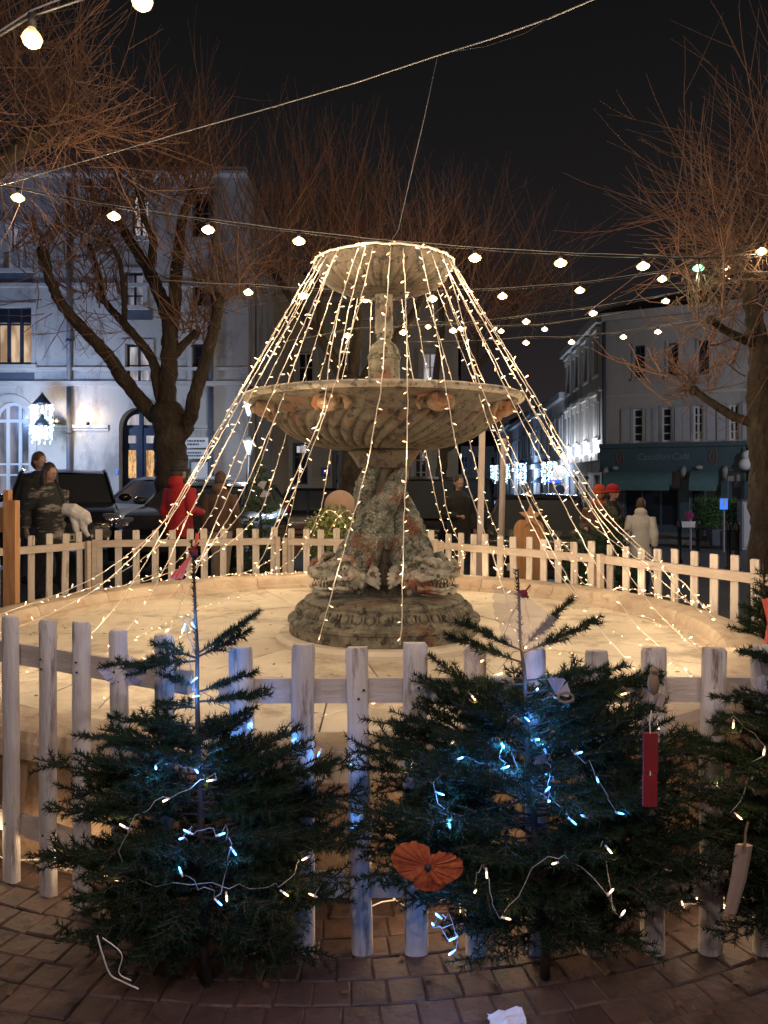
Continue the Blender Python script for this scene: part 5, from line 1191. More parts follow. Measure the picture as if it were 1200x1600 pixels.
b2 = P(850, 1512, D_T2); b2.z = 0; t2 = P(806, 890, D_T2)
fir('widest fir tree right of centre with white tulle on its leader and an orange bow', b2, t2, 1.06, interp([(0.15, .30), (.28, .46), (.4, .58), (.55, .64), (.68, .60), (.80, .46), (.9, .25), (1.06, .09)]), 22, squash=.6,
    explicit=[(708, 981, D_T2 - .1, 1.06), (691, 1001, D_T2, 1.02), (684, 1075, D_T2 - .1, .95), (899, 935, D_T2 - .05, 1.06), (944, 972, D_T2, 1.05), (1040, 1050, D_T2 + .05, .92), (1055, 1075, D_T2 - .05, .88), (650, 1100, D_T2 - .05, .88), (560, 1165, D_T2 - .05, .80), (985, 1040, D_T2 - .15, .96), (1020, 1300, D_T2 - .22, .50)], nwh=20, hmin=.19, hmax=.88)
b3 = P(1290, 1440, 2.5); b3.z = 0; t3 = P(1262, 930, 2.5)
fir('fir tree cut by the right edge, only its left boughs in the picture', b3, t3, .98, interp([(0.15, .30), (.3, .42), (.5, .46), (.66, .42), (.8, .25), (.98, .08)]), 23, squash=.6,
    explicit=[(1168, 1020, 2.45, .98), (1110, 1090, 2.45, .9), (1108, 1125, 2.5, .85), (1150, 1010, 2.6, 1.0)], nwh=16, hmin=.2, hmax=.84)
# firs beyond the fence
def far_fir(px, ytop, d, r, label, seed, mt=None, H0=None):
    top = P(px, ytop, d); g = gh(top.x, d); base = Vector((top.x, d, g)); H = top.z - g
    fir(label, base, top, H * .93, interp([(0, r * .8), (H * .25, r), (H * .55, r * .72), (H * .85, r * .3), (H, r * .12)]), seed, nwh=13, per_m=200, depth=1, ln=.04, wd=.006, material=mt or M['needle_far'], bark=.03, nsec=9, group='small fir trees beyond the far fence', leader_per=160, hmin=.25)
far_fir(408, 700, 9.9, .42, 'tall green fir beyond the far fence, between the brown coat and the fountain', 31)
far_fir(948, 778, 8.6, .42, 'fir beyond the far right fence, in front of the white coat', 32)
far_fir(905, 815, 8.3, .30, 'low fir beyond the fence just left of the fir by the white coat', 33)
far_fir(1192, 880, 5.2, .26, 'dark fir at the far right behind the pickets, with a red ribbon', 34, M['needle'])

# shrub with mottled leaves beyond the far fence
t = thing('potted_shrub', 'yellowish mottled shrub with fairy lights beyond the fence left of the plinth', 'shrub', (P(520, 800, 9.9).x, 9.9, gh(0, 9.9)))
V, Fq = [], []; rr = random.Random(5); c0 = P(522, 838, 9.9)
for i in range(900):
    dv = Vector((rr.gauss(0, 1), rr.gauss(0, 1), rr.gauss(0, 1))).normalized() * rr.random() ** .4; p = c0 + Vector((dv.x * .38, dv.y * .35, dv.z * .42)); n_ = Vector((rr.gauss(0, 1), rr.gauss(0, 1), rr.gauss(0, 1))).normalized(); s_ = n_.orthogonal().normalized(); l_ = rr.uniform(.04, .07)
    o = len(V); V += [p - s_ * l_ * .35, p + n_ * l_ * .5 + s_ * 0, p + s_ * l_ * .35, p - n_ * l_ * .9]; Fq.append((o, o + 1, o + 2, o + 3))
npmesh('leaves', np.array([tuple(v) for v in V]), Fq, M['leaf'], t, 4)
mb = MB()
for i in range(7): mb.tube([c0 + Vector((0, 0, -.95)), c0 + Vector((rr.gauss(0, .08), 0, -.4)), c0 + Vector((rr.gauss(0, .2), rr.gauss(0, .1), .1))], .012, 5)
mb.build('stems', M['fir_bark'], t, stuff=True)
strand(catmull([c0 + Vector((.3 * math.cos(a), -.33, .36 * math.sin(a * 1.7))) for a in np.linspace(0, 6, 9)], 4), 'fairy lights wound on the mottled shrub behind the far fence', None, nl=2, power=1.0, spacing=.09)

# ================================================================== TREE DECORATIONS
def deco_string(px, d, label, cold=True, sp=None, power=.3, col=(.07, .30, 1), jit=1):
    pts = [P(x, y, (d + (dd - d) * .62) if dd else d) + Vector((random.uniform(-.012, .012), random.uniform(-.01, .03), random.uniform(-.012, .012))) * jit for x, y, *r_ in px for dd in [(r_[0] if r_ else None)]]
    t = thing('light_chain', label, 'string lights', pts[0], 'light chains wound on the fir trees')
    c = catmull(pts, 6); c = [p + Vector((random.gauss(0, .006), (.05 if i % 6 else 0) * random.random() + .01, random.gauss(0, .006))) for i, p in enumerate(c)]
    mb = MB(); mb.tube(c, .0014, 5); mb.build('cable', M['chain_cable'], t, True)
    for i, p in enumerate(pts):
        dv = Vector((random.uniform(-1, 1), random.uniform(-1, .2), random.uniform(-.7, .7))).normalized()
        mb = MB(); mb.tube([p, p + dv * .012], .0032, 6); so = mb.build('bulb_socket', M['led_socket'], t, True)
        mb = MB(); mb.tube([p + dv * .012, p + dv * .024, p + dv * .029], [.0030, .0030, .0013], 6); mb.build('bulb', M['led_blue'] if cold else M['led'], so, True)
        lamp('bulb_light', p + dv * .034, power * (2.1 if cold else .7), col if cold else (1, .6, .28), t, .006)
F1, F2 = D_T1, D_T2
deco_string([(310, 985, F1 - .02), (283, 980, F1 - .03), (300, 1060, F1 - .04), (308, 1095, F1 - .05), (378, 1148, F1 + .2), (352, 1162, F1 + .1), (300, 1205, F1 - .2), (236, 1196, F1 - .22)], F1, 'cold white light chain on the upper left fir, from leader down to the left', power=.34)
deco_string([(285, 1322, F1 - .40), (296, 1312, F1 - .42), (335, 1305, F1 - .41), (366, 1326, F1 - .40), (330, 1405, F1 - .40), (278, 1380, F1 - .41)], F1, 'cold white light chain low on the front of the left fir', power=.12)
deco_string([(340, 1220, F1 - .24), (264, 1246, F1 - .34), (196, 1300, F1 - .37), (188, 1381, F1 - .36), (357, 1392, F1 - .42), (430, 1392, F1 - .38), (482, 1338, F1 - .25), (490, 1400, F1 - .2)], F1, 'warm white light chain across the front of the left fir', cold=False, power=.12)
deco_string([(822, 1010, F2 + .02), (775, 1060, F2 - .02), (755, 1035, F2), (735, 1085, F2 - .04), (700, 1165, F2 - .1), (640, 1190, F2 - .15)], F2, 'warm light chain at the top left of the widest fir', cold=False, power=.25)
deco_string([(842, 1078, F2 - .04), (868, 1092, F2 - .05), (818, 1120, F2 - .1), (787, 1156, F2 - .18), (778, 1205, F2 - .24), (712, 1192, F2 - .26), (674, 1235, F2 - .3), (698, 1288, F2 - .36)], F2, 'cold blue white light chain down the upper front of the widest fir', power=.42)
deco_string([(785, 1158, F2 - .18), (828, 1215, F2 - .26), (852, 1250, F2 - .34), (862, 1200, F2 - .30), (850, 1180, F2 - .28), (836, 1160, F2 - .26)], F2, 'second cold blue light chain at the centre of the widest fir', power=.36)
deco_string([(850, 1245, F2 - .36), (893, 1275, F2 - .42), (925, 1282, F2 - .44), (955, 1272, F2 - .44), (935, 1215, F2 - .4), (900, 1180, F2 - .36)], F2, 'looped pale cable with few lights right of the trunk on the widest fir', power=.04)
deco_string([(690, 1440, F2 - .36), (712, 1462, F2 - .37), (676, 1450, F2 - .34), (716, 1485, F2 - .33)], F2, 'cold blue lights at the foot of the widest fir under the orange bow', power=.25)
deco_string([(745, 1400, F2 - .46), (762, 1360, F2 - .47), (785, 1430, F2 - .47), (870, 1345, F2 - .48), (955, 1400, F2 - .46), (970, 1425, F2 - .44), (945, 1330, F2 - .46)], F2, 'warm light chain low on the front of the widest fir', cold=False, power=.1)
deco_string([(1150, 1120, 2.4), (1195, 1170, 2.35), (1150, 1270, 2.3), (1120, 1230, 2.35)], 2.4, 'light chain on the fir cut by the right edge', cold=False, power=.2)
deco_string([(990, 1085, F2 - .1), (1030, 1130, F2 - .1)], F2, 'two warm lights near the bird ornament', cold=False, power=.12)
deco_string([(470, 1150, F1 + .22), (500, 1175, F1 + .2), (548, 1190, F1 + .22), (565, 1290, F1 + .2)], F1, 'cold blue light chain between the left fir and the pickets', power=.07)

t = thing('loose_cable', 'loose white cable end hanging from the left fir onto the setts', 'cable', P(170, 1500, 2.3))
mb = MB(); mb.tube(catmull([P(152, 1462, 2.05), P(160, 1490, 2.05), P(172, 1522, 2.07), P(190, 1533, 2.07), P(216, 1545, 2.03)], 6), .0022, 5); mb.tube(catmull([P(160, 1465, 2.05), P(190, 1490, 2.04), P(186, 1520, 2.05), P(205, 1532, 2.04)], 6), .0016, 5); mb.build('cable', M['cable'], t, True)

def fan(name, label, cat, c, spokes, material, group=None, folds=14, sag_=.012, knot=None, ruffle=.01):
    """gathered tulle: sectors fan out of a tied knot; spokes = list of (end point A, end point B)"""
    t = thing(name, label, cat, c, group); c = Vector(c)
    for (A_, B_) in spokes:
        A_, B_ = Vector(A_), Vector(B_); nrm = (A_ - c).cross(B_ - c).normalized(); mb = MB(); K = folds * 2; Rr = 7; vs = []
        for i in range(K + 1):
            u_ = i / K; e_ = A_.lerp(B_, u_); e_ = c + (e_ - c).normalized() * ((A_ - c).length * (1 - u_) + (B_ - c).length * u_) * (1 + .03 * math.sin(u_ * 9 + A_.x * 50) + random.uniform(-.008, .008))
            for j in range(Rr + 1):
                r_ = (j / Rr); vs.append(c + (e_ - c) * r_ + nrm * ((math.sin(i * 2.4 + 1.3 * math.sin(i * .7)) * ruffle * min(1, r_ * 2.2) * (.5 + abs(math.sin(i * .9)))) + random.uniform(-.002, .002)))
        fs = [(i * (Rr + 1) + j, (i + 1) * (Rr + 1) + j, (i + 1) * (Rr + 1) + j + 1, i * (Rr + 1) + j + 1) for i in range(K) for j in range(Rr)]
        mb.add(vs, fs); mb.build('tulle', material, t, True)
    if knot:
        mb = MB(); mb.sph(c, .014, 10, 8); mb.tube([c + Vector((-.012, -.004, .01)), c + Vector((.0, -.014, 0)), c + Vector((.013, -.004, -.01))], .005, 6); mb.tube([c, c + Vector((.02, -.01, .03))], .003, 5); mb.build('tie', knot, t, True)
    return t
g = lambda x, y, dd: P(x, y, dd)
c = g(668, 1352, 2.10); 
t = thing('tulle_bow', 'orange red crumpled tulle bow low on the left of the widest fir', 'bow', c)
rb = random.Random(4)
for cx_, cz_, rx_, rz_, ph in ((-.058, .020, .070, .070, 0.0), (.060, -.006, .066, .058, 2.0), (.010, -.050, .058, .046, 4.0)):
    mb = MB(); K, J = 72, 9; vs = []; hub = Vector((0, -.004, 0)); cc = Vector((cx_, 0, cz_)); wb_ = [rb.uniform(-1, 1) for _ in range(K)]
    for i in range(K + 1):
        a = 2 * PI * i / K; w_ = wb_[i % K]; ed = 1 + .06 * math.sin(3 * a + ph) + .035 * w_; e_ = cc + Vector((rx_ * math.cos(a) * ed, 0, rz_ * math.sin(a) * ed))
        for j in range(J + 1):
            r_ = j / J; q_ = hub.lerp(e_, r_); q_.y = -.004 - .006 * math.sin(PI * r_) + .005 * w_ * r_ + .007 * math.sin(2 * a + ph) * r_; vs.append(c + q_ * .76)
    fs = [(i * (J + 1) + j, (i + 1) * (J + 1) + j, (i + 1) * (J + 1) + j + 1, i * (J + 1) + j + 1) for i in range(K) for j in range(J)]
    mb.add(vs, fs); mb.build('tulle_lobe', M['tulle_red'], t, True)
mb = MB(); mb.sph(c + Vector((0, -.012, 0)), (.010, .008, .010), 10, 8); mb.build('tie', M['black_rubber'], t, True)
fan('white_tulle', 'sheer white tulle gathered with a red tie on the leader of the widest fir', 'tulle', g(818, 928, 2.46), [(g(770, 912, 2.30), g(785, 1000, 2.29)), (g(785, 1000, 2.29), g(838, 1015, 2.30)), (g(838, 1015, 2.34), g(868, 965, 2.36))], M['tulle_white'], knot=M['red_felt'], ruffle=.0035, folds=10)
fan('red_tulle', 'coral red tulle strip tied to the bare leader of the left fir', 'tulle', g(302, 862, D_T1), [(g(264, 903, D_T1 - .02), g(285, 905, D_T1)), (g(306, 832, D_T1), g(312, 838, D_T1))], M['tulle_pink'], knot=M['red_felt'], ruffle=.004, folds=5)
fan('lilac_tulle', 'pale lilac tulle knotted on the left fence rail', 'tulle', g(190, 1052, 2.78), [(g(152, 1040, 2.76), g(176, 1068, 2.75)), (g(196, 1022, 2.76), g(232, 1052, 2.74)), (g(228, 1062, 2.75), g(200, 1072, 2.76))], M['tulle_lilac'], ruffle=.006)
fan('lilac_tulle', 'pale bluish tulle knotted on the fir branch at the top right of the widest fir', 'tulle', g(868, 1085, 2.3), [(g(855, 1060, 2.28), g(882, 1062, 2.29)), (g(886, 1066, 2.3), g(888, 1090, 2.28))], M['tulle_lilac'], ruffle=.005, folds=6)
fan('lilac_tulle', 'white tulle knotted on the rail at the right picture edge', 'tulle', g(1188, 1088, 2.52), [(g(1176, 1062, 2.5), g(1204, 1055, 2.5)), (g(1206, 1110, 2.5), g(1178, 1112, 2.5))], M['tulle_lilac'], ruffle=.006, folds=6)
fan('white_tulle', 'white tulle puff on the rail between the left fir top and the centre pickets', 'tulle', g(745, 1050, 2.55), [(g(722, 1020, 2.53), g(755, 1010, 2.53)), (g(762, 1075, 2.55), g(735, 1085, 2.53))], M['tulle_white'], ruffle=.006, folds=6)
fan('red_ribbon', 'bright red tulle on the fir at the right edge of the picture', 'ribbon', g(1199, 975, 3.2), [(g(1190, 935, 3.2), g(1215, 940, 3.2)), (g(1193, 1005, 3.2), g(1212, 1000, 3.2))], M['tulle_pink'], ruffle=.006, folds=5)
fan('white_flower', 'pale blue white puff on the tall green fir beyond the fence', 'ornament', g(412, 765, 9.4), [(g(402, 758, 9.4), g(418, 752, 9.4)), (g(422, 770, 9.4), g(406, 776, 9.4))], M['tulle_lilac'], ruffle=.02, folds=6)
# hanging red tag, bird, clip, pale stick, cone ornament, paper
t = thing('red_tag', 'long red painted wooden tag hanging on the right of the widest fir', 'ornament', g(1016, 1145, 2.12))
w_ = 11 / F * 2.12; mb = MB(); ctr = g(1016, 1176, 2.12); mb.box(ctr, (w_ * 2, .012, 62 / F * 2.12)); mb.build('upper_board', M['red_felt'], t)
mb = MB(); mb.box(g(1015, 1234, 2.12), (w_ * 1.95, .012, 50 / F * 2.12)); mb.build('lower_board', M['red_felt'], t)
mb = MB(); mb.tube([g(1018, 1110, 2.13), g(1015, 1128, 2.12), g(1016, 1146, 2.115)], .0016, 5); mb.tube([g(1016, 1205, 2.115), g(1016, 1212, 2.115)], .002, 5); mb.build('string', M['cable'], t)
t = thing('bird_ornament', 'tan wooden bird ornament clipped above the red tag', 'ornament', g(1022, 1070, 2.15))
mb = MB(); mb.sph(g(1021, 1068, 2.15), (.017, .014, .033), 12, 9); mb.sph(g(1022, 1048, 2.15), (.013, .012, .013), 10, 8); mb.tube([g(1022, 1047, 2.13), g(1031, 1051, 2.115)], [.005, .001], 6); remeshed(mb, 'bird_body', M['tan_wood'], t, .0022, 1)
mb = MB(); mb.tube([g(1024, 1082, 2.15), g(1028, 1100, 2.15), g(1027, 1112, 2.15)], [.009, .007, .004], 8, flat=.5); mb.build('tail', M['tan_wood'], t, True)
mb = MB(); mb.box(g(1033, 1094, 2.13), (.014, .012, .036), Matrix.Rotation(R(18), 3, 'Y')); mb.build('clip', M['pale_wood'], t)
t = thing('pale_stick', 'pale split wood slat leaning before the right pickets with a red brown tie', 'wood slat', g(1155, 1372, 2.32))
mb = MB(); a_, b_ = g(1163, 1320, 2.3), g(1141, 1426, 2.34); mb.tube([a_, (a_ + b_) / 2 + Vector((.004, 0, 0)), b_], [(.026, .008), (.024, .008), (.02, .008)], 6, up=(1, 0, 0)); mb.build('slat', M['pale_wood'], t)
mb = MB(); mb.tube([g(1169, 1284, 2.3), g(1165, 1300, 2.29), g(1163, 1330, 2.285)], .004, 5); mb.build('tie', M['mask'], t)
t = thing('wooden_ornament', 'small gilt cone ornament on the upper right of the widest fir', 'ornament', g(885, 1092, 2.24))
mb = MB(); 
for k in range(5): a = k * 1.25; mb.tube([g(884, 1090, 2.24) + Vector((.022 * math.cos(a + s_ * .5), .01 * math.sin(3 * s_), .014 * math.sin(a + s_ * .5))) for s_ in range(6)], .004, 5)
mb.build('curl', M['tan_wood'], t, True)
t = thing('paper_scrap', 'crumpled white paper scrap on the setts at the bottom edge', 'litter', (P(790, 1590, 2.29).x, 2.27, 0))
mb = MB(); n_ = 6; vs = [(P(790, 1590, 2.29).x + (i / n_ - .5) * .11 + random.uniform(-.004, .004), 2.27 + (j / n_ - .5) * .07 + .03 * (i / n_ - .5) + random.uniform(-.004, .004), .008 + random.uniform(0, .012)) for j in range(n_ + 1) for i in range(n_ + 1)]
fs = [(j * (n_ + 1) + i, j * (n_ + 1) + i + 1, (j + 1) * (n_ + 1) + i + 1, (j + 1) * (n_ + 1) + i) for j in range(n_) for i in range(n_)]; mb.add(vs, fs); mb.build('sheet', M['paper'], t)

# fallen leaves and shed needles
def scatter(name, label, cat, pts, ln, wd, m_, flat=.15):
    V_, F_ = [], []; rr = random.Random(9)
    for p in pts:
        a = rr.uniform(0, 2 * PI); u_ = Vector((math.cos(a), math.sin(a), rr.gauss(0, flat))) * ln * rr.uniform(.6, 1.2); w_ = Vector((-math.sin(a), math.cos(a), rr.gauss(0, flat))) * wd; o_ = len(V_)
        V_ += [p - u_ * .5, p + w_ * .5, p + u_ * .5, p - w_ * .5]; F_.append((o_, o_ + 1, o_ + 2, o_ + 3))
    o = npmesh(name, np.array([tuple(v) for v in V_]), F_, m_, None, 4); tag(o, label, cat); return o
rr = random.Random(77); M['dead_leaf'] = mat('dead_leaf', (0.16, 0.08, 0.035), (0.09, 0.045, 0.02), 8, 0.8)
pts = []
for _ in range(150):
    a = rr.uniform(0, 2 * PI); r_ = RI * .95 * rr.random() ** .35; pts.append(Vector((BC.x + r_ * math.cos(a), BC.y + r_ * math.sin(a), HF + .012)))
for _ in range(50): pts.append(Vector((rr.uniform(-1.6, 1.6), rr.uniform(2.1, 2.9), .008)))
scatter('fallen_leaves', 'small brown fallen leaves lying on the basin floor and the paving', 'leaves', pts, .038, .022, M['dead_leaf'])
pts = [Vector((rr.gauss(x, .32), rr.gauss(2.38, .14), .0055)) for x in (b1.x, b2.x, b3.x) for _ in range(700)]
scatter('shed_needles', 'shed fir needles strewn on the setts under the fir trees', 'needles', pts, .018, .0022, M['needle_dry'] if 'needle_dry' in M else M['dead_leaf'], .05)
# ================================================================== STREET FURNITURE AND BACKGROUND THINGS
U = lambda px: u_of(px, D1, X0); V = lambda py: v_of(py, D1, g1)
def gpt(px, d): x = (px - 600) / F * d; return Vector((x, d, gh(x, d)))
b = gpt(18, 7.45); t = thing('wooden_post', 'raw orange pine post standing at the left edge before the far fence', 'post', b)
mb = MB(); h = P(18, 782, 7.45).z - b.z; mb.box(b + Vector((0, 0, h / 2)), (.115, .10, h)); mb.build('post_body', M['raw_wood'], t)
mb = MB(); mb.box(b + Vector((-.035, 0, h + .05)), (.045, .09, .10)); mb.build('top_tenon', M['raw_wood'], t)
mb = MB(); mb.box(P(-18, 812, 7.5), (.40, .03, .24)); mb.build('side_board', M['raw_wood'], t)
for px, top, d, w, lab in ((748, 640, 9.35, .095, 'thick pale painted pole rising behind the bowl right of the fountain'), (781, 690, 10.3, .08, 'thinner pale pole right of the thick one')):
    b = gpt(px, d); t = thing('pale_pole', lab, 'pole', b); z1 = P(px, top, d).z
    mb = MB(); e = P(px + 6, top, d); mb.tube([b, e], [w / 2 * 1.05, w / 2], 4 if w > .09 else 8, up=(1, 1, 0)); mb.build('shaft', M['pole'], t)
    mb = MB(); mb.tube([e, e + Vector((0, 0, .04))], [w * .62, w * .4], 8); mb.build('cap', M['pole'], t)
# wooden star figure
b = gpt(826, 9.0); t = thing('wooden_star_figure', 'orange lit wooden board figure with a five pointed star on top, behind the far fence', 'wooden figure', b)
def sboard(cx, y0, y1, wpx, d, dy=0):
    c = P(cx, y1, d); w_ = wpx / F * d / 2; z0 = P(cx, y0, d).z; z1 = c.z; K = 10
    poly = [(-w_, z0), (w_, z0), (w_ * 1.0, z1 - w_ * 1.3)] + [(w_ * math.cos(PI * k / K), z1 - w_ * 1.3 + w_ * 1.3 * math.sin(PI * k / K)) for k in range(K + 1)]
    mb = MB(); tf = Matrix(((1, 0, 0, c.x), (0, 0, 1, d), (0, 1, 0, 0), (0, 0, 0, 1))); mb.prism(poly, -.02, .02, tf=tf); return mb
sboard(816, 905, 812, 26, 9.0).build('left_board', M['raw_wood'], t); sboard(838, 905, 812, 24, 9.06).build('right_board', M['raw_wood'], t)
c = P(828, 806, 8.98); st_ = [((.145 if k % 2 == 0 else .06) * math.sin(PI * k / 5), (.145 if k % 2 == 0 else .06) * math.cos(PI * k / 5)) for k in range(10)]
mb = MB(); mb.prism(st_, -.02, .02, tf=Matrix(((1, 0, 0, c.x), (0, 0, 1, 8.93), (0, 1, 0, c.z), (0, 0, 0, 1)))); mb.build('star', M['raw_wood'], t)
mb = MB(); mb.box((c.x, 9.05, (c.z + b.z) / 2), (.06, .05, c.z - b.z)); mb.build('stake', M['raw_wood'], t)
# round pinkish disc panel
b = gpt(532, 10.6); t = thing('round_panel', 'pinkish round panel behind the far fence left of the fountain stem', 'panel', b)
c = P(531, 790, 10.6); mb = MB(); mb.lathe([(0, -.02), (.20, -.02), (.215, 0), (.20, .02), (0, .02)], 28); rot = Matrix.Rotation(R(90), 4, 'X'); mb.v = [tuple(c + rot.to_3x3() @ Vector(v)) for v in mb.v]; mb.build('disc', M['disc'], t, True)
mb = MB(); mb.box((c.x, 10.64, (c.z + b.z) / 2 - .05), (.06, .04, c.z - b.z - .1)); mb.build('support', M['pole'], t)
b = gpt(541, 11.2); t = thing('white_bucket', 'pale bucket just below the round pinkish panel', 'bucket', b + Vector((0, 0, .0)))
mb = MB(); z = P(540, 812, 11.2).z; mb.lathe([(.0, 0), (.12, 0), (.15, z - b.z), (.135, z - b.z), (.11, .05), (0, .05)], 20, c=b); mb.build('bucket_body', M['plaster'], t, True)
mb = MB(); mb.tube([b + Vector((.15 * math.cos(a), -.02, z - b.z - .05 - .12 * math.sin(a))) for a in np.linspace(0, PI, 10)], .006, 5); mb.build('handle', M['iron'], t, True)
# park bench
b = gpt(492, 12.2); t = thing('park_bench', 'dark slatted park bench behind the far fence left of the fountain', 'bench', b)
for k in range(5): mb = MB(); mb.box(b + Vector((0, .22 + .02 * k, .47 + .085 * k)), (1.3, .025, .06)); mb.build('back_slat', M['wood_slat'], t)
for k in range(4): mb = MB(); mb.box(b + Vector((0, -.18 + .11 * k, .43)), (1.3, .085, .03)); mb.build('seat_slat', M['wood_slat'], t)
for sx in (-.5, .5): mb = MB(); mb.tube([b + Vector((sx, -.2, 0)), b + Vector((sx, -.2, .40)), b + Vector((sx, .16, .41)), b + Vector((sx, .32, .85))], .022, 6); mb.tube([b + Vector((sx, .2, 0)), b + Vector((sx, .14, .40))], .022, 6); mb.build('bench_frame', M['iron'], t, True)
# red pot beyond the fence
b = gpt(404, 9.75); t = thing('red_pot', 'red pot of the tall green fir beyond the fence', 'pot', b)
mb = MB(); mb.lathe([(0, 0), (.13, 0), (.18, .34), (.19, .34), (.19, .38), (.165, .38), (.15, .3), (0, .3)], 20, c=b); mb.build('pot_body', M['red_cloth'], t, True)
# signs, planters, bollards near the shop
def post_sign(px, d, ytop, ybot, kind, label):
    b = gpt(px, d); t = thing('sign_post', label, 'sign', b); z = P(px, ytop, d).z
    mb = MB(); mb.cyl(b, Vector((b.x, d, P(px, ytop, d).z)), .035, 8); mb.build('post', M['shutter'], t)
    c = P(px - (2 if kind == 'round' else 0), (ytop + ybot) / 2, d - .06); r_ = (ybot - ytop) / 2 / F * d
    mb = MB()
    if kind == 'round':
        mb.lathe([(0, -.012), (r_, -.012), (r_, .012), (0, .012)], 24); mb.v = [(v[0] + c.x, c.y + v[2], c.z + v[1]) for v in mb.v]; mb.build('sign_disc', M['sign_red'], t)
        m2 = MB(); m2.lathe([(0, -.016), (r_ * .68, -.016), (r_ * .68, -.013), (0, -.013)], 24); m2.v = [(v[0] + c.x, c.y + v[2], c.z + v[1]) for v in m2.v]; m2.build('blue_field', M['sign_blue'], t)
        m3 = MB(); m3.box((c.x, c.y - .022, c.z), (r_ * 1.5, .008, .06), Matrix.Rotation(R(45), 3, 'Y')); m3.box((c.x, c.y - .031, c.z), (r_ * 1.5, .008, .06), Matrix.Rotation(R(-45), 3, 'Y')); m3.build('red_cross_bars', M['sign_red'], t)
        m3 = MB(); m3.box((c.x - .02, c.y, c.z - r_ - .16), (.5, .02, .2)); m3.build('lower_plate', M['white_print'], t)
    else:
        mb.box(c, (r_ * 1.4, .02, r_ * 2)); mb.build('sign_plate', M['sign_blue_glow'], t); m3 = MB(); m3.box((c.x, c.y - .014, c.z + .02), (r_ * .35, .006, r_ * 1.1)); m3.box((c.x, c.y - .014, c.z + r_ * .8), (r_ * 1.0, .006, r_ * .25)); m3.build('white_mark', M['white_print'], t)
    return t
post_sign(1079, 26, 798, 812, 'round', 'round red no stopping sign on a grey post before the teal shop')
post_sign(1131, 25, 779, 796, 'square', 'small glowing blue sign on a post between the planters')
def planter(px, d, label, seed):
    b = gpt(px, d); b.z += .0; t = thing('planter', label, 'planter', b, 'planters before the teal shop'); rr = random.Random(seed)
    mb = MB(); mb.box(b + Vector((0, 0, .3)), (.55, .55, .6), taper=1.08); mb.build('planter_box', M['zinc'], t)
    V, Fq = [], []
    for i in range(420):
        a = rr.uniform(0, 2 * PI); r_ = rr.random() * .5; p = b + Vector((math.cos(a) * r_, math.sin(a) * r_, rr.uniform(.6, 1.75))); dv = Vector((rr.gauss(0, .6), rr.gauss(0, .6), rr.uniform(-.3, 1))).normalized(); s_ = dv.orthogonal().normalized() * .022; o = len(V)
        V += [p - s_, p + s_, p + dv * .24]; Fq.append((o, o + 1, o + 2))
    npmesh('leaves', np.array([tuple(v) for v in V]), Fq, M['leaf_green'], t, 3); mb = MB()
    for i in range(9): mb.tube([b + Vector((rr.gauss(0, .12), rr.gauss(0, .12), .55)), b + Vector((rr.gauss(0, .25), rr.gauss(0, .25), 1.7))], .012, 4)
    mb.build('stems', M['fir_bark'], t, stuff=True)
M['leaf_green'] = mat('dark_bamboo_leaf', (0.05, 0.12, 0.035), (0.08, 0.16, 0.045), 5, 0.5)
planter(1104, 30, 'left planter of leafy bamboo before the teal shop window', 1); planter(1120, 29, 'middle planter of leafy bamboo between the round sign and the blue sign', 2); planter(1143, 27.5, 'right planter of leafy bamboo beside the shop door', 3)
for px, d in ((1090, 17.5), (1139, 16.5), (1152, 16.3), (1062, 19)):
    b = gpt(px, d); t = thing('bollard', {1090: 'dark bollard below the round red sign', 1139: 'dark bollard left of the pair near the right planter', 1152: 'dark bollard nearest the right tree trunk', 1062: 'dark bollard nearest the white coat'}[px], 'bollard', b, 'dark bollards along the kerb on the right')
    mb = MB(); mb.lathe([(0, 0), (.07, 0), (.07, .08), (.045, .12), (.045, .85), (.06, .87), (.06, .9), (.05, .93), (.055, 1.0), (.03, 1.05), (0, 1.06)], 14, c=b); mb.build('bollard_post', M['iron'], t, True)
b = gpt(1168, 27); t = thing('electrical_cabinet', 'grey street cabinet between the shop door and the right tree', 'cabinet', b)
mb = MB(); mb.box(b + Vector((0, 0, .85)), (.55, .4, 1.7)); mb.build('cabinet_body', M['panel_grey'], t); mb = MB(); mb.box(b + Vector((0, 0, 1.73)), (.6, .45, .05)); mb.build('cabinet_lid', M['zinc'], t); mb = MB(); mb.box(b + Vector((0, -.21, .85)), (.46, .015, 1.5)); mb.build('door', M['shutter'], t)
# white ornament lantern on the corner by the tree
b = fs_.p(UR(1168), 0, -.35); t = thing('wall_ornament', 'pale round wall lamp cluster beside the shop fascia near the right tree', 'wall lamp', fs_.p(UR(1167), VR(725), -.35))
mb = MB(); mb.sph(fs_.p(UR(1166), VR(727), -.6), .26, 14, 10); mb.build('lower_globe', M['white_print'], t, True); mb = MB(); mb.sph(fs_.p(UR(1169), VR(714), -.6), .22, 14, 10); mb.build('upper_globe', M['white_print'], t, True)
mb = MB(); mb.tube([fs_.p(UR(1169), VR(750), -.1), fs_.p(UR(1169), VR(750), -.6), fs_.p(UR(1169), VR(700), -.6)], .04, 6); mb.build('bracket', M['iron'], t, True)

V = lambda py: v_of(py, D1, g1)
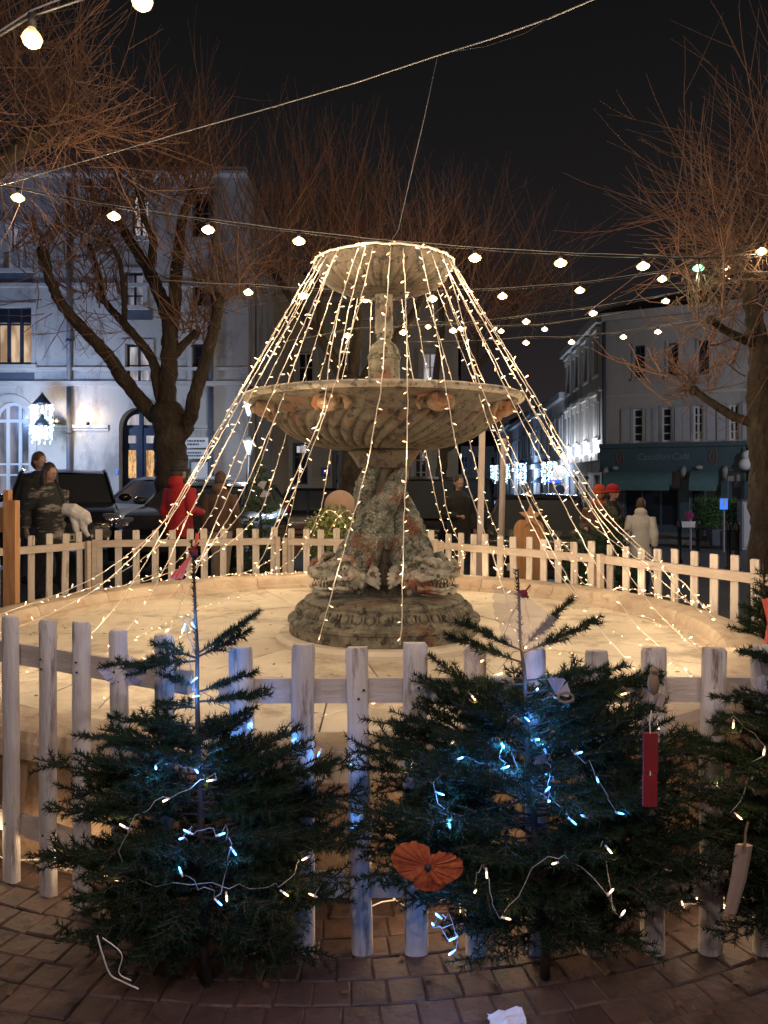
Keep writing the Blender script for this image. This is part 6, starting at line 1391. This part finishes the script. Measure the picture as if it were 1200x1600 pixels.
# wall lanterns and icicle curtains
def icicle(c, w_, h_, label, power, n=260, group='icy light curtains hung along the facades', lan=True):
    t = thing('light_curtain', label, 'light decoration', c, group); mb = MB(); wire = MB(); rr = random.Random(int(c.x * 10))
    ns = 14
    for s in range(ns):
        a = 2 * PI * s / ns; r_ = w_ / 2 * rr.uniform(.5, 1); x, y = c.x + r_ * math.cos(a), c.y + r_ * math.sin(a) * .5; L = h_ * rr.uniform(.6, 1)
        wire.tube([(x, y, c.z), (x, y, c.z - L)], .006, 3)
        for k in range(n // ns):
            z_ = c.z - L * rr.random(); r0 = w_ * .022; mb.sph((x + rr.uniform(-.03, .03), y - .02, z_), (r0, r0, r0 * 1.2), 4, 3)
    wire.build('wires', M['cable'], t, stuff=True); mb.build('led_dots', M['led_cyan'], t, stuff=True)
    mb = MB(); mb.lathe([(.0, .35), (.06, .25), (w_ * .35, .06), (w_ * .42, .0), (.0, .0)], 12, c=c); mb.build('hood', M['iron'], t, True)
    lamp('curtain_lamp', c + Vector((0, -1.15, -h_ * .35)), power, (.34, .55, 1), t, .2); lamp('curtain_lamp', c + Vector((0, -1.0, -h_ * .85)), power * .5, (.6, .75, 1), t, .2)
icicle(P(66, 632, 21.0), .62, .95, 'icy light curtain under a lantern hood on the pale wall between the arched doors', 300)
icicle(P(66, 665, 20.9), .55, .5, 'lower fringe of the icy light curtain on the pale wall', 20, 120)
t = thing('wall_lantern', 'small iron wall light bracket right of the icy curtain, warm glow above', 'wall lamp', fa.p(U(96), V(664), -.3))
mb = MB(); mb.tube([fa.p(U(84), V(640), -.05), fa.p(U(84), V(662), -.15), fa.p(U(98), V(662), -.3)], .025, 6); mb.build('bracket', M['iron'], t, True); mb = MB(); mb.lathe([(.03, .2), (.14, .05), (.16, 0), (.0, .02)], 10, c=fa.p(U(97), V(663), -.35)); mb.build('shade', M['iron'], t, True)
mb = MB(); mb.sph(fa.p(U(97), V(660), -.42), .05, 8, 6); mb.build('bulb', M['bulb'], t); lamp('lantern_lamp', fa.p(U(100), V(657), -.55), 38, (1, .72, .42), t, .06)
t = thing('wall_lantern', 'small uplight on the moulding between the downpipe and the arched door', 'wall lamp', fa.p(U(142), V(664), -.3))
mb = MB(); mb.cyl(fa.p(U(142), V(664), -.2), fa.p(U(142), V(659), -.24), .05, 8); mb.build('shade', M['iron'], t, True); mb = MB(); mb.sph(fa.p(U(142), V(658), -.24), .03, 8, 6); mb.build('bulb', M['bulb'], t)
lamp('lantern_lamp', fa.p(U(142), V(655), -.34), 22, (1, .70, .38), t, .06)
t = thing('lamp_post', 'street lantern on a dark post seen behind the light strands at left', 'street lamp', gpt(384, 16))
b = gpt(384, 16); c = P(389, 697, 16); mb = MB(); mb.tube([b, b + Vector((0, 0, .5)), (c.x, 16, c.z - .2)], [.07, .045, .035], 10); mb.build('post', M['iron'], t, True)
mb = MB(); mb.lathe([(.05, -.18), (.13, .08), (.14, .1), (.05, .2), (.0, .24)], 8, c=c); mb.build('lantern_frame', M['headlamp'], t); mb = MB(); mb.sph(c, (.08, .08, .1), 10, 8); mb.build('bulb', M['led_cyan'], t, True); lamp('street_lamp_light', c + Vector((0, -.25, 0)), 60, (.85, .93, 1), t, .1)
t = thing('lamp_post', 'cold white wall lantern above the name boards behind the strands', 'street lamp', P(392, 640, 20)); c = P(389, 633, 20)
mb = MB(); mb.lathe([(.05, -.28), (.17, .08), (.18, .1), (.06, .25), (.0, .3)], 8, c=c); mb.build('lantern_frame', M['headlamp'], t); mb = MB(); mb.sph(c, (.09, .09, .13), 10, 8); mb.build('bulb', M['led_cyan'], t, True); mb = MB(); mb.tube([(c.x, 20, c.z + .3), (c.x, 20, c.z + .5), (c.x, 21.9, c.z + .5)], .03, 6); mb.build('bracket', M['iron'], t)
lamp('street_lamp_light', c + Vector((0, -.3, -.2)), 110, (.75, .85, 1), t, .1)
# unseen street lamps added outside the frame to light the facades
def street_lamp(x, y, h, power, col, label):
    b = Vector((x, y, gh(x, y))); t = thing('street_lamp', label, 'street lamp', b)
    mb = MB(); mb.lathe([(0, 0), (.12, 0), (.12, .3), (.06, .45), (.045, h - .4), (.0, h - .4)], 12, c=b); mb.build('post', M['iron'], t, True)
    c = b + Vector((0, 0, h)); mb = MB(); mb.lathe([(.1, -.38), (.22, .05), (.24, .08), (.1, .2), (.0, .26)], 8, c=c); mb.build('lantern_frame', M['iron'], t); mb = MB(); mb.sph(c + Vector((0, 0, -.5)), .1, 10, 8); mb.build('bulb', M['bulb'], t, True)
    lamp('street_lamp_light', c + Vector((0, 0, -.65)), power, col, t, .12)
street_lamp(-14.0, 14.0, 4.4, 850, (.30, .46, 1), 'unseen street lamp added left of the picture, lighting the townhouse')
street_lamp(-1.5, 21.5, 4.4, 0.001, (.6, .7, 1), 'unlit') if False else None
street_lamp(17.5, 22, 6.5, 2700, (.84, .86, 1), 'unseen street lamp added right of the picture, lighting the teal shop')
for i, (u_, z_, w_, h_, pw, lab) in enumerate(((11.0, 3.6, 1.1, 1.5, 120, 'bright icy light curtain at the corner of the tall grey house'), (27, 3.9, 1.0, 1.9, 160, 'icy light curtain on the second street house'), (44, 4.2, 1.0, 2.3, 200, 'icy light curtain third along the lit street'), (60, 4.4, 1.0, 2.4, 240, 'icy light curtain farthest along the lit street'))):
    icicle(fr.p(u_, z_, -1.0), w_, h_, lab, pw * 2.0, 200)
t = thing('shop_sign', 'round white hanging sign on the corner of the tall grey house', 'sign', f1.p(3.2, 2.6, -.8))
for (du, zz, r_, mm) in ((0, 2.9, .42, 'white_print'), (0, 1.9, .3, 'navy')):
    c = f1.p(8 + du, zz, -.8); mb = MB(); mb.lathe([(0, -.04), (r_, -.04), (r_, .04), (0, .04)], 20); mb.v = [(v[0] + c.x, c.y + v[2], c.z + v[1]) for v in mb.v]; mb.build('sign_disc', M[mm], t)
t = thing('awning', 'dark blue shop awning down the lit street', 'awning', f2.p(4, 2.6, -.6)); mb = MB(); mb.add([f2.p(1, 3.1, -.05), f2.p(7, 3.1, -.05), f2.p(7, 2.3, -1.3), f2.p(1, 2.3, -1.3), f2.p(1, 2.3, -.05), f2.p(7, 2.3, -.05)], [(0, 1, 2, 3), (0, 3, 4), (1, 5, 2)]); mb.build('awning_cloth', M['sign_blue'], t)
for px in (185,):
    t = thing('door_light', 'tiny blue glowing intercom beside the navy arched door', 'intercom', fa.p(U(184), V(739), -.1)); mb = MB(); fa.box(mb, U(183), U(185.5), V(741), V(735), -.1, -.061); mb.build('glowing_button', M['sign_blue_glow'], t)

# ================================================================== CARS
def car(px, d, yaw, paint, label, L=4.1, Wd=1.75, H=1.48, lights=True, van=False):
    b = gpt(px, d); t = thing('parked_car', label, 'car', b, 'cars parked round the square'); t.rotation_euler = (0, 0, yaw)
    def add(name, mb, m_, parent=None, smooth=True, label=None, sharp=35):
        me = mb.mesh(name, m_, smooth)
        if smooth and sharp: me.set_sharp_from_angle(angle=R(sharp))
        o = link(name, me, parent or t); 
        if label: o['label'] = label
        return o
    # stations along x (front at -L/2 .. rear +L/2), section: lower body
    hood = .95 if not van else 1.1; w = Wd / 2; S = []
    xs = [-.5, -.485, -.44, -.36, -.25, -.18, 0, .2, .35, .44, .485, .5]; top = [.62, .74, .84, .90, .95, .98, .98, 1.0, 1.0, .97, .92, .7]; wid = [.80, .88, .95, .985, 1, 1, 1, 1, .99, .96, .92, .86]
    mb = MB(); n = 10; vs = []
    for x, tp, wd in zip(xs, top, wid):
        tp = tp * (hood / .95); y = w * wd; bt = .26 if abs(x) < .47 else .34
        sec = [(-y * .86, bt), (-y * .985, bt + .12), (-y, .55), (-y * .985, tp * .86), (-y * .90, tp), (y * .90, tp), (y * .985, tp * .86), (y, .55), (y * .985, bt + .12), (y * .86, bt)]
        vs += [(x * L, a, z_) for a, z_ in sec]
    k = len(xs); fs = [(i * n + j, i * n + (j + 1) % n, (i + 1) * n + (j + 1) % n, (i + 1) * n + j) for i in range(k - 1) for j in range(n)] + [tuple(range(n)), tuple((k - 1) * n + j for j in range(n))[::-1]]
    mb.add(vs, fs); body = add('body', mb, paint)
    # greenhouse: glass shell and roof
    z0 = hood + .0; gx = [(-.24, z0, .88), (-.10, H - .06, .76), (-.04, H, .74), (.22, H + .0, .73), (.38, H - .06, .74), (.46, z0 + .03, .84)] if not van else [(-.30, z0, .9), (-.20, H - .06, .84), (-.14, H, .83), (.3, H, .83), (.45, H - .03, .84), (.48, z0, .88)]
    mb = MB(); vs = []
    for x, z_, wd in gx: vs += [(x * L, -w * wd, z_), (x * L, w * wd, z_)]
    lo = [(gx[0][0] * L, z0 - .02, .9), (gx[-1][0] * L, z0 - .02, .9)]
    fs = [(2 * i, 2 * i + 1, 2 * i + 3, 2 * i + 2) for i in range(5)]
    o = len(vs); nb = len(gx)
    low = []
    for x, z_, wd in gx: low += [(x * L, -w * .90, z0 - .02), (x * L, w * .90, z0 - .02)]
    vs += low; fs += [(2 * i, 2 * i + 2, o + 2 * i + 2, o + 2 * i) for i in range(5)] + [(2 * i + 1, o + 2 * i + 1, o + 2 * i + 3, 2 * i + 3) for i in range(5)]
    mb.add(vs, fs); gl = add('windows', mb, M['car_glass'], sharp=20)
    mb = MB(); r0 = []
    for x, z_, wd in gx[1:5]: r0 += [(x * L, -w * wd * 1.0, z_ + .004), (x * L, 0, z_ + .03), (x * L, w * wd * 1.0, z_ + .004)]
    mb.add(r0, [(3 * i + j, 3 * i + j + 1, 3 * i + j + 4, 3 * i + j + 3) for i in range(3) for j in range(2)]); add('roof', mb, paint)
    for sgn in (-1, 1):
        mb = MB(); pl_ = [(x * L, sgn * (w * wd + .006), z_) for x, z_, wd in gx]; mb.tube(pl_, .032, 5); 
        for i, xx in ((2, .02), (3, .24)): mb.tube([(xx * L, sgn * (w * .74 + .012), H - .01), (xx * L, sgn * (w * .90 + .006), z0 - .01)], .03, 5)
        add('pillar', mb, paint)
        mb = MB(); mb.sph((-.19 * L, sgn * (w + .09), z0 + .08), (.08, .11, .07), 10, 8); add('wing_mirror', mb, paint)
        mb = MB(); mb.box((.02 * L, sgn * (w + .002), .6), (.006, .012, .6)); mb.box((.02 * L + .05, sgn * (w + .01), .82), (.16, .02, .03)); add('door_handle', mb, M['chrome'], smooth=False)
        mb = MB(); mb.sph((-.455 * L, sgn * w * .76, .70), (.15, .20, .11), 14, 10, rot=Matrix.Rotation(sgn * R(22), 3, 'Z')); add('headlight', mb, M['headlamp'])
        mb = MB(); mb.sph((.475 * L, sgn * w * .80, .80), (.10, .14, .14), 12, 8); add('tail_light', mb, M['sign_red'])
        mb = MB(); mb.sph((-.485 * L, sgn * w * .68, .40), (.05, .10, .06), 10, 8); add('fog_lamp', mb, M['headlamp'])
        for xx in (-.31, .31):
            mb = MB(); mb.tube([(xx * L, sgn * (w - .20), .31), (xx * L, sgn * (w + .012), .31)], .31, 20); wh = add('wheel', mb, M['tyre'])
            mb = MB(); mb.tube([(xx * L, sgn * (w + .013), .31), (xx * L, sgn * (w + .028), .31)], [.20, .18], 16)
            for s in range(5): a = 2 * PI * s / 5; mb.box((xx * L + .11 * math.cos(a), sgn * (w + .032), .31 + .11 * math.sin(a)), (.16, .012, .035), Matrix.Rotation(-a, 3, 'Y'))
            add('rim', mb, M['chrome'], wh)
            mb = MB(); mb.tube([(xx * L + .37 * math.cos(a), sgn * (w + .004), .31 + .37 * math.sin(a)) for a in np.linspace(-.1, PI + .1, 14)], .03, 5); add('wheel_arch', mb, M['tyre'])
    mb = MB(); mb.box((-.502 * L, 0, .62), (.03, Wd * .5, .09)); [mb.box((-.51 * L, 0, .60 + .02 * q_), (.02, Wd * .48, .008)) for q_ in range(3)]; add('grille', mb, M['iron'], smooth=False)
    mb = MB(); mb.lathe([(0, -.01), (.055, -.01), (.055, .01), (0, .01)], 14); mb.v = [(-.515 * L + v[2], v[0], .66 + v[1]) for v in mb.v]; add('badge', mb, M['chrome'], smooth=False)
    mb = MB(); mb.box((-.51 * L, 0, .38), (.05, Wd * .72, .1)); add('air_intake', mb, M['tyre'], smooth=False)
    for sgn in (-1, 1):
        mb = MB(); mb.box((sgn * .516 * L, 0, .46), (.012, .52, .11)); plt = add('number_plate', mb, M['plate'], smooth=False)
        mb = MB(); [mb.box((sgn * (.516 * L + .008), -.19 + .055 * q_, .46), (.004, .032, .06)) for q_ in range(8) if q_ not in (2, 5)]; add('plate_characters', mb, M['plate_ink'], plt, smooth=False)['kind'] = 'stuff'
    return t
car(100, 13.4, R(112), M['car_black'], 'black hatchback nose on behind the left couple, its headlight catching light')
car(262, 16.4, R(48), M['car_blue'], 'blue grey car parked behind the black hatchback at the big tree trunk')
car(335, 13.0, R(84), M['car_grey'], 'dark car half hidden by the red jacket, only its plate and bonnet showing', H=1.3)
car(474, 19.5, R(8), M['car_black'], 'black car parked side on before the cream building, seen above the bench')
car(676, 15.5, R(70), M['car_black'], 'tall black van right of the fountain stem', H=1.85, van=True, L=4.6)
car(845, 13.4, R(72), M['car_black'], 'black hatchback right of the poles, behind the wooden star')
car(560, 22, R(0), M['car_grey'], 'dark car far behind the fountain plinth, mostly hidden') if False else None

# ================================================================== PEOPLE
def person(px, d, H, yaw, label, coat, trousers, hair, coat_len=.62, arms=('down', 'down'), hat=None, hood=None, stride=.12, lean=0.0, scarf=None, hair_long=False, stripes=None, child=False):
    b = gpt(px, d); k = H / 1.75; t = thing('person', label, 'person', b, 'people walking behind the far fence')
    rot = Matrix.Rotation(yaw, 3, 'Z'); T = lambda x, y, z_: b + rot @ (Vector((x, y - lean * z_ * z_ * .2, z_)) * k)   # facing -Y
    def blob(mb, c, r, **kw): mb.sph(T(*c), tuple(q_ * k for q_ in r), 14, 10, rot=rot, **kw)
    def arm(mb, s, mode, fat=0, hand=True):
        sh = (s * .185, 0, 1.40)
        el, wr = {'down': ((s * .245, .02, 1.12), (s * .25, -.05, .88)), 'bent': ((s * .25, .05, 1.12), (s * .14, -.24, 1.10)), 'swing': ((s * .24, .14, 1.14), (s * .25, .12, .92)), 'up': ((s * .27, -.12, 1.2), (s * .12, -.26, 1.42))}[mode]
        mb.tube([T(*sh), T(*[(a + c) / 2 for a, c in zip(sh, el)]), T(*el), T(*[(a + c) / 2 for a, c in zip(el, wr)]), T(*wr)], [(.056 + fat) * k, (.05 + fat) * k, (.042 + fat) * k, (.038 + fat) * k, (.028 + fat) * k], 10)
        return Vector(el), Vector(wr)
    mb = MB()
    blob(mb, (0, .0, 1.635), (.074, .092, .115)); blob(mb, (0, -.03, 1.575), (.055, .06, .05)); mb.tube([T(0, .01, 1.42), T(0, .005, 1.56)], .05 * k, 12)
    blob(mb, (0, -.098, 1.615), (.013, .02, .022)); blob(mb, (0, -.088, 1.572), (.026, .012, .009)); 
    for s in (-1, 1): blob(mb, (s * .076, .005, 1.625), (.010, .02, .03))
    mb.tube([T(0, 0, .90), T(0, 0, 1.05), T(0, 0, 1.25), T(0, 0, 1.38), T(0, .01, 1.46)], [(.15 * k, .105 * k), (.13 * k, .095 * k), (.155 * k, .105 * k), (.17 * k, .10 * k), (.07 * k, .06 * k)], 16, up=rot @ Vector((1, 0, 0)))
    hands = []
    for s, m_ in zip((-1, 1), arms):
        el, wr = arm(mb, s, m_); fw = (wr - el).normalized(); pc = wr + fw * .045; mb.tube([T(*wr), T(*pc), T(*(wr + fw * .085))], [(.026 * k, .018 * k), (.04 * k, .016 * k), (.036 * k, .014 * k)], 8, up=rot @ Vector((0, 1, 0)))
        for f_ in range(4):
            o_ = Vector((0, -.027 + .018 * f_, 0)) if m_ in ('down', 'swing') else Vector((0, 0, -.027 + .018 * f_)); a_ = wr + fw * .08 + o_; l_ = (.06, .07, .066, .05)[f_]; cu = Vector((-s * .018, 0, 0)); mb.tube([T(*a_), T(*(a_ + fw * l_ * .55)), T(*(a_ + fw * l_ + cu))], [.0085 * k, .008 * k, .0065 * k], 6)
        th = wr + fw * .03 + Vector((0, -.03, 0)); mb.tube([T(*th), T(*(th + fw * .03 + Vector((0, -.022, 0)))), T(*(th + fw * .058 + Vector((0, -.024, 0))))], [.011 * k, .010 * k, .008 * k], 6)
    legs = []
    for s in (-1, 1):
        st_ = stride * s; pts = [(s * .085, 0, .93), (s * .095, -st_ * .3 - .01, .70), (s * .09, -st_ * .6 - .02, .50), (s * .088, -st_ * .6 + .02 + max(0, -st_) * .2, .28), (s * .086, -st_ + .02, .09)]
        mb.tube([T(*q_) for q_ in pts], [.088 * k, .076 * k, .056 * k, .055 * k, .036 * k], 12); legs.append(pts); blob(mb, (s * .088, -st_ - .05, .045), (.042, .12, .04))
    body = remeshed(mb, 'body', M['skin'], t, .010, 2)
    for s in (-1, 1):
        e = MB(); e.sph(T(s * .03, -.083, 1.645), .012 * k, 8, 6); eo = e.build('eye', M['eye'], body, True); e = MB(); e.sph(T(s * .03, -.092, 1.645), .006 * k, 8, 6); e.build('iris', M['iris'], eo, True)
    e = MB(); e.tube([T(-.022, -.1, 1.573), T(0, -.103, 1.571), T(.022, -.1, 1.573)], .0035 * k, 5); e.build('lips', M['mask'], body, True)
    # trousers, shoes
    mb = MB(); 
    for pts in legs: mb.tube([T(*q_) for q_ in pts], [.105 * k, .092 * k, .073 * k, .068 * k, .056 * k], 14)
    mb.tube([T(0, 0, .86), T(0, 0, 1.0)], [(.16 * k, .115 * k), (.15 * k, .11 * k)], 14, up=rot @ Vector((1, 0, 0))); remeshed(mb, 'trousers', trousers, t, .014, 2, (.012, .12))
    for s in (-1, 1): mb = MB(); mb.sph(T(s * .088, -stride * s - .045, .052), (.05 * k, .145 * k, .052 * k), 12, 8, rot=rot); mb.sph(T(s * .088, -stride * s + .03, .09), (.048 * k, .06 * k, .07 * k), 10, 8, rot=rot); mb.build('shoe', M['black_rubber'], t, True)
    # coat
    mb = MB(); zb = 1.40 - coat_len
    mb.tube([T(0, 0, zb), T(0, 0, zb + .02), T(0, 0, .98), T(0, 0, 1.12), T(0, 0, 1.28), T(0, 0, 1.39), T(0, .005, 1.455), T(0, .01, 1.50)], [(.20 * k, .15 * k), (.205 * k, .155 * k), (.19 * k, .145 * k), (.175 * k, .135 * k), (.20 * k, .145 * k), (.19 * k, .13 * k), (.115 * k, .095 * k), (.08 * k, .08 * k)], 20, up=rot @ Vector((1, 0, 0)))
    for s, m_ in zip((-1, 1), arms): arm(mb, s, m_, .024)
    if hood: blob(mb, (0, .07, 1.50), (.12, .09, .09))
    remeshed(mb, 'coat', coat, t, .013, 2, (.028, .16))
    if stripes:
        for zz in (1.30, 1.12, .95):
            mb = MB(); mb.tube([T(0, 0, zz - .025), T(0, 0, zz + .025)], [(.205 * k, .158 * k), (.207 * k, .158 * k)], 20, cap=False, up=rot @ Vector((1, 0, 0))); mb.build('pale_band', stripes, t, True)
    # hair / hat
    mb = MB(); blob(mb, (0, .018, 1.665), (.086, .098, .105)); blob(mb, (0, .05, 1.62), (.082, .075, .10))
    if hair_long: mb.tube([T(0, .06, 1.66), T(0, .085, 1.55), T(0, .10, 1.43), T(0, .11, 1.34)], [(.085 * k, .06 * k), (.095 * k, .05 * k), (.09 * k, .04 * k), (.05 * k, .02 * k)], 12, up=rot @ Vector((1, 0, 0))); [mb.tube([T(s * .07, -.01, 1.68), T(s * .088, -.0, 1.58), T(s * .095, -.02, 1.46)], [.03 * k, .03 * k, .016 * k], 8) for s in (-1, 1)]
    # carve the face free: keep hair behind the face plane
    hm = remeshed(mb, 'hair', hair, t, .010, 2, (.012, .04))
    if hat:
        mb = MB(); blob(mb, (0, .012, 1.70), (.097, .108, .085)); mb.tube([T(.098 * math.cos(a), .012 + .11 * math.sin(a), 1.655) for a in np.linspace(0, 2 * PI, 18)], .02 * k, 8, cap=False); mb.build('knit_hat', hat, t, True)
    if hood == 'up':
        mb = MB(); blob(mb, (0, .03, 1.64), (.115, .125, .15)); blob(mb, (0, .04, 1.50), (.15, .12, .10)); remeshed(mb, 'hood', coat, t, .012, 2, (.014, .05))
    if scarf:
        mb = MB(); mb.tube([T(.10 * math.cos(a), .0 + .095 * math.sin(a), 1.495 + .012 * math.sin(3 * a)) for a in np.linspace(0, 2 * PI, 20)], .036 * k, 10, cap=False); mb.tube([T(.05, -.11, 1.48), T(.07, -.15, 1.35), T(.06, -.155, 1.22)], [(.04 * k, .018 * k), (.045 * k, .016 * k), (.04 * k, .012 * k)], 8); mb.build('scarf', scarf, t, True)
    return t
M['plaid'] = mat('grey_plaid_coat', (0.03, 0.032, 0.03), (0.36, 0.32, 0.28), 4, 0.85, bump=0.3, bscale=20, thr=(.50, .60), stretch=(.8, .8, 2.6))
person(78, 9.8, 1.74, R(60), 'woman in a black and cream plaid coat with dark hair, striding at far left', M['plaid'], M['black_cloth'], M['hair_dark'], .72, ('swing', 'bent'), hair_long=True, stride=.2)
person(62, 10.5, 1.80, R(62), 'brown haired man in a black jacket behind the plaid coat woman', M['black_cloth'], M['denim'], M['hair_brown'], .6, ('down', 'swing'), stride=.2)
person(281, 10.0, 1.74, R(150), 'person in a red jacket with a dark hat seen from behind, before the big tree', M['red_cloth'], M['black_cloth'], M['hair_dark'], .62, ('bent', 'down'), hood=True, hat=M['black_cloth'], scarf=M['black_cloth'], stride=.05)
person(345, 10.6, 1.58, R(170), 'person in a brown coat and pale trousers right of the red jacket', M['brown_cloth'], M['beige_cloth'], M['hair_brown'], .55, ('down', 'down'), hood=True, stride=.04)
person(717, 12.6, 1.78, R(20), 'dark dressed person standing right of the black van', M['black_cloth'], M['denim'], M['hair_dark'], .7, ('bent', 'down'))
person(936, 10.8, 1.58, R(-30), 'person in a brown coat with orange red knit hat and scarf behind the right firs', M['brown_cloth'], M['black_cloth'], M['hair_brown'], .6, ('bent', 'up'), hat=M['scarf_orange'], scarf=M['scarf_orange'])
person(958, 11.6, 1.62, R(40), 'dark dressed person with a red hat half behind the orange knit hat', M['black_cloth'], M['black_cloth'], M['hair_dark'], .6, ('down', 'down'), hat=M['red_cloth'])
person(1001, 11.4, 1.42, R(160), 'person in a long white hooded coat walking away at the right', M['white_cloth'], M['denim'], M['hair_brown'], .82, ('down', 'swing'), hood=True, stride=.1, lean=.5)
person(842, 30, 1.7, R(0), 'tiny distant person standing in the lit street', M['black_cloth'], M['black_cloth'], M['hair_dark'], .6)
# pale bag carried by the striding woman
c = P(121, 808, 9.3); t = thing('shoulder_bag', 'pale cloth bag with dangling sleeves carried by the plaid coat woman', 'bag', c)
mb = MB(); mb.tube([c + Vector((-.17, 0, .10)), c + Vector((-.04, -.02, .08)), c + Vector((.10, 0, .0)), c + Vector((.15, 0, -.08))], [(.07, .05), (.09, .07), (.08, .06), (.04, .03)], 12); mb.tube([c + Vector((-.05, 0, .02)), c + Vector((-.02, 0, -.12)), c + Vector((.0, 0, -.2))], [.05, .045, .03], 10); mb.tube([c + Vector((.06, 0, .0)), c + Vector((.08, 0, -.14)), c + Vector((.13, 0, -.24))], [.05, .04, .025], 10)
remeshed(mb, 'bag_body', M['white_cloth'], t, .008, 2, (.02, .06)); mb = MB(); mb.tube([c + Vector((-.15, 0, .14)), c + Vector((-.22, .02, .3)), c + Vector((-.30, .1, .42))], .012, 6); mb.build('strap', M['black_cloth'], t, True)
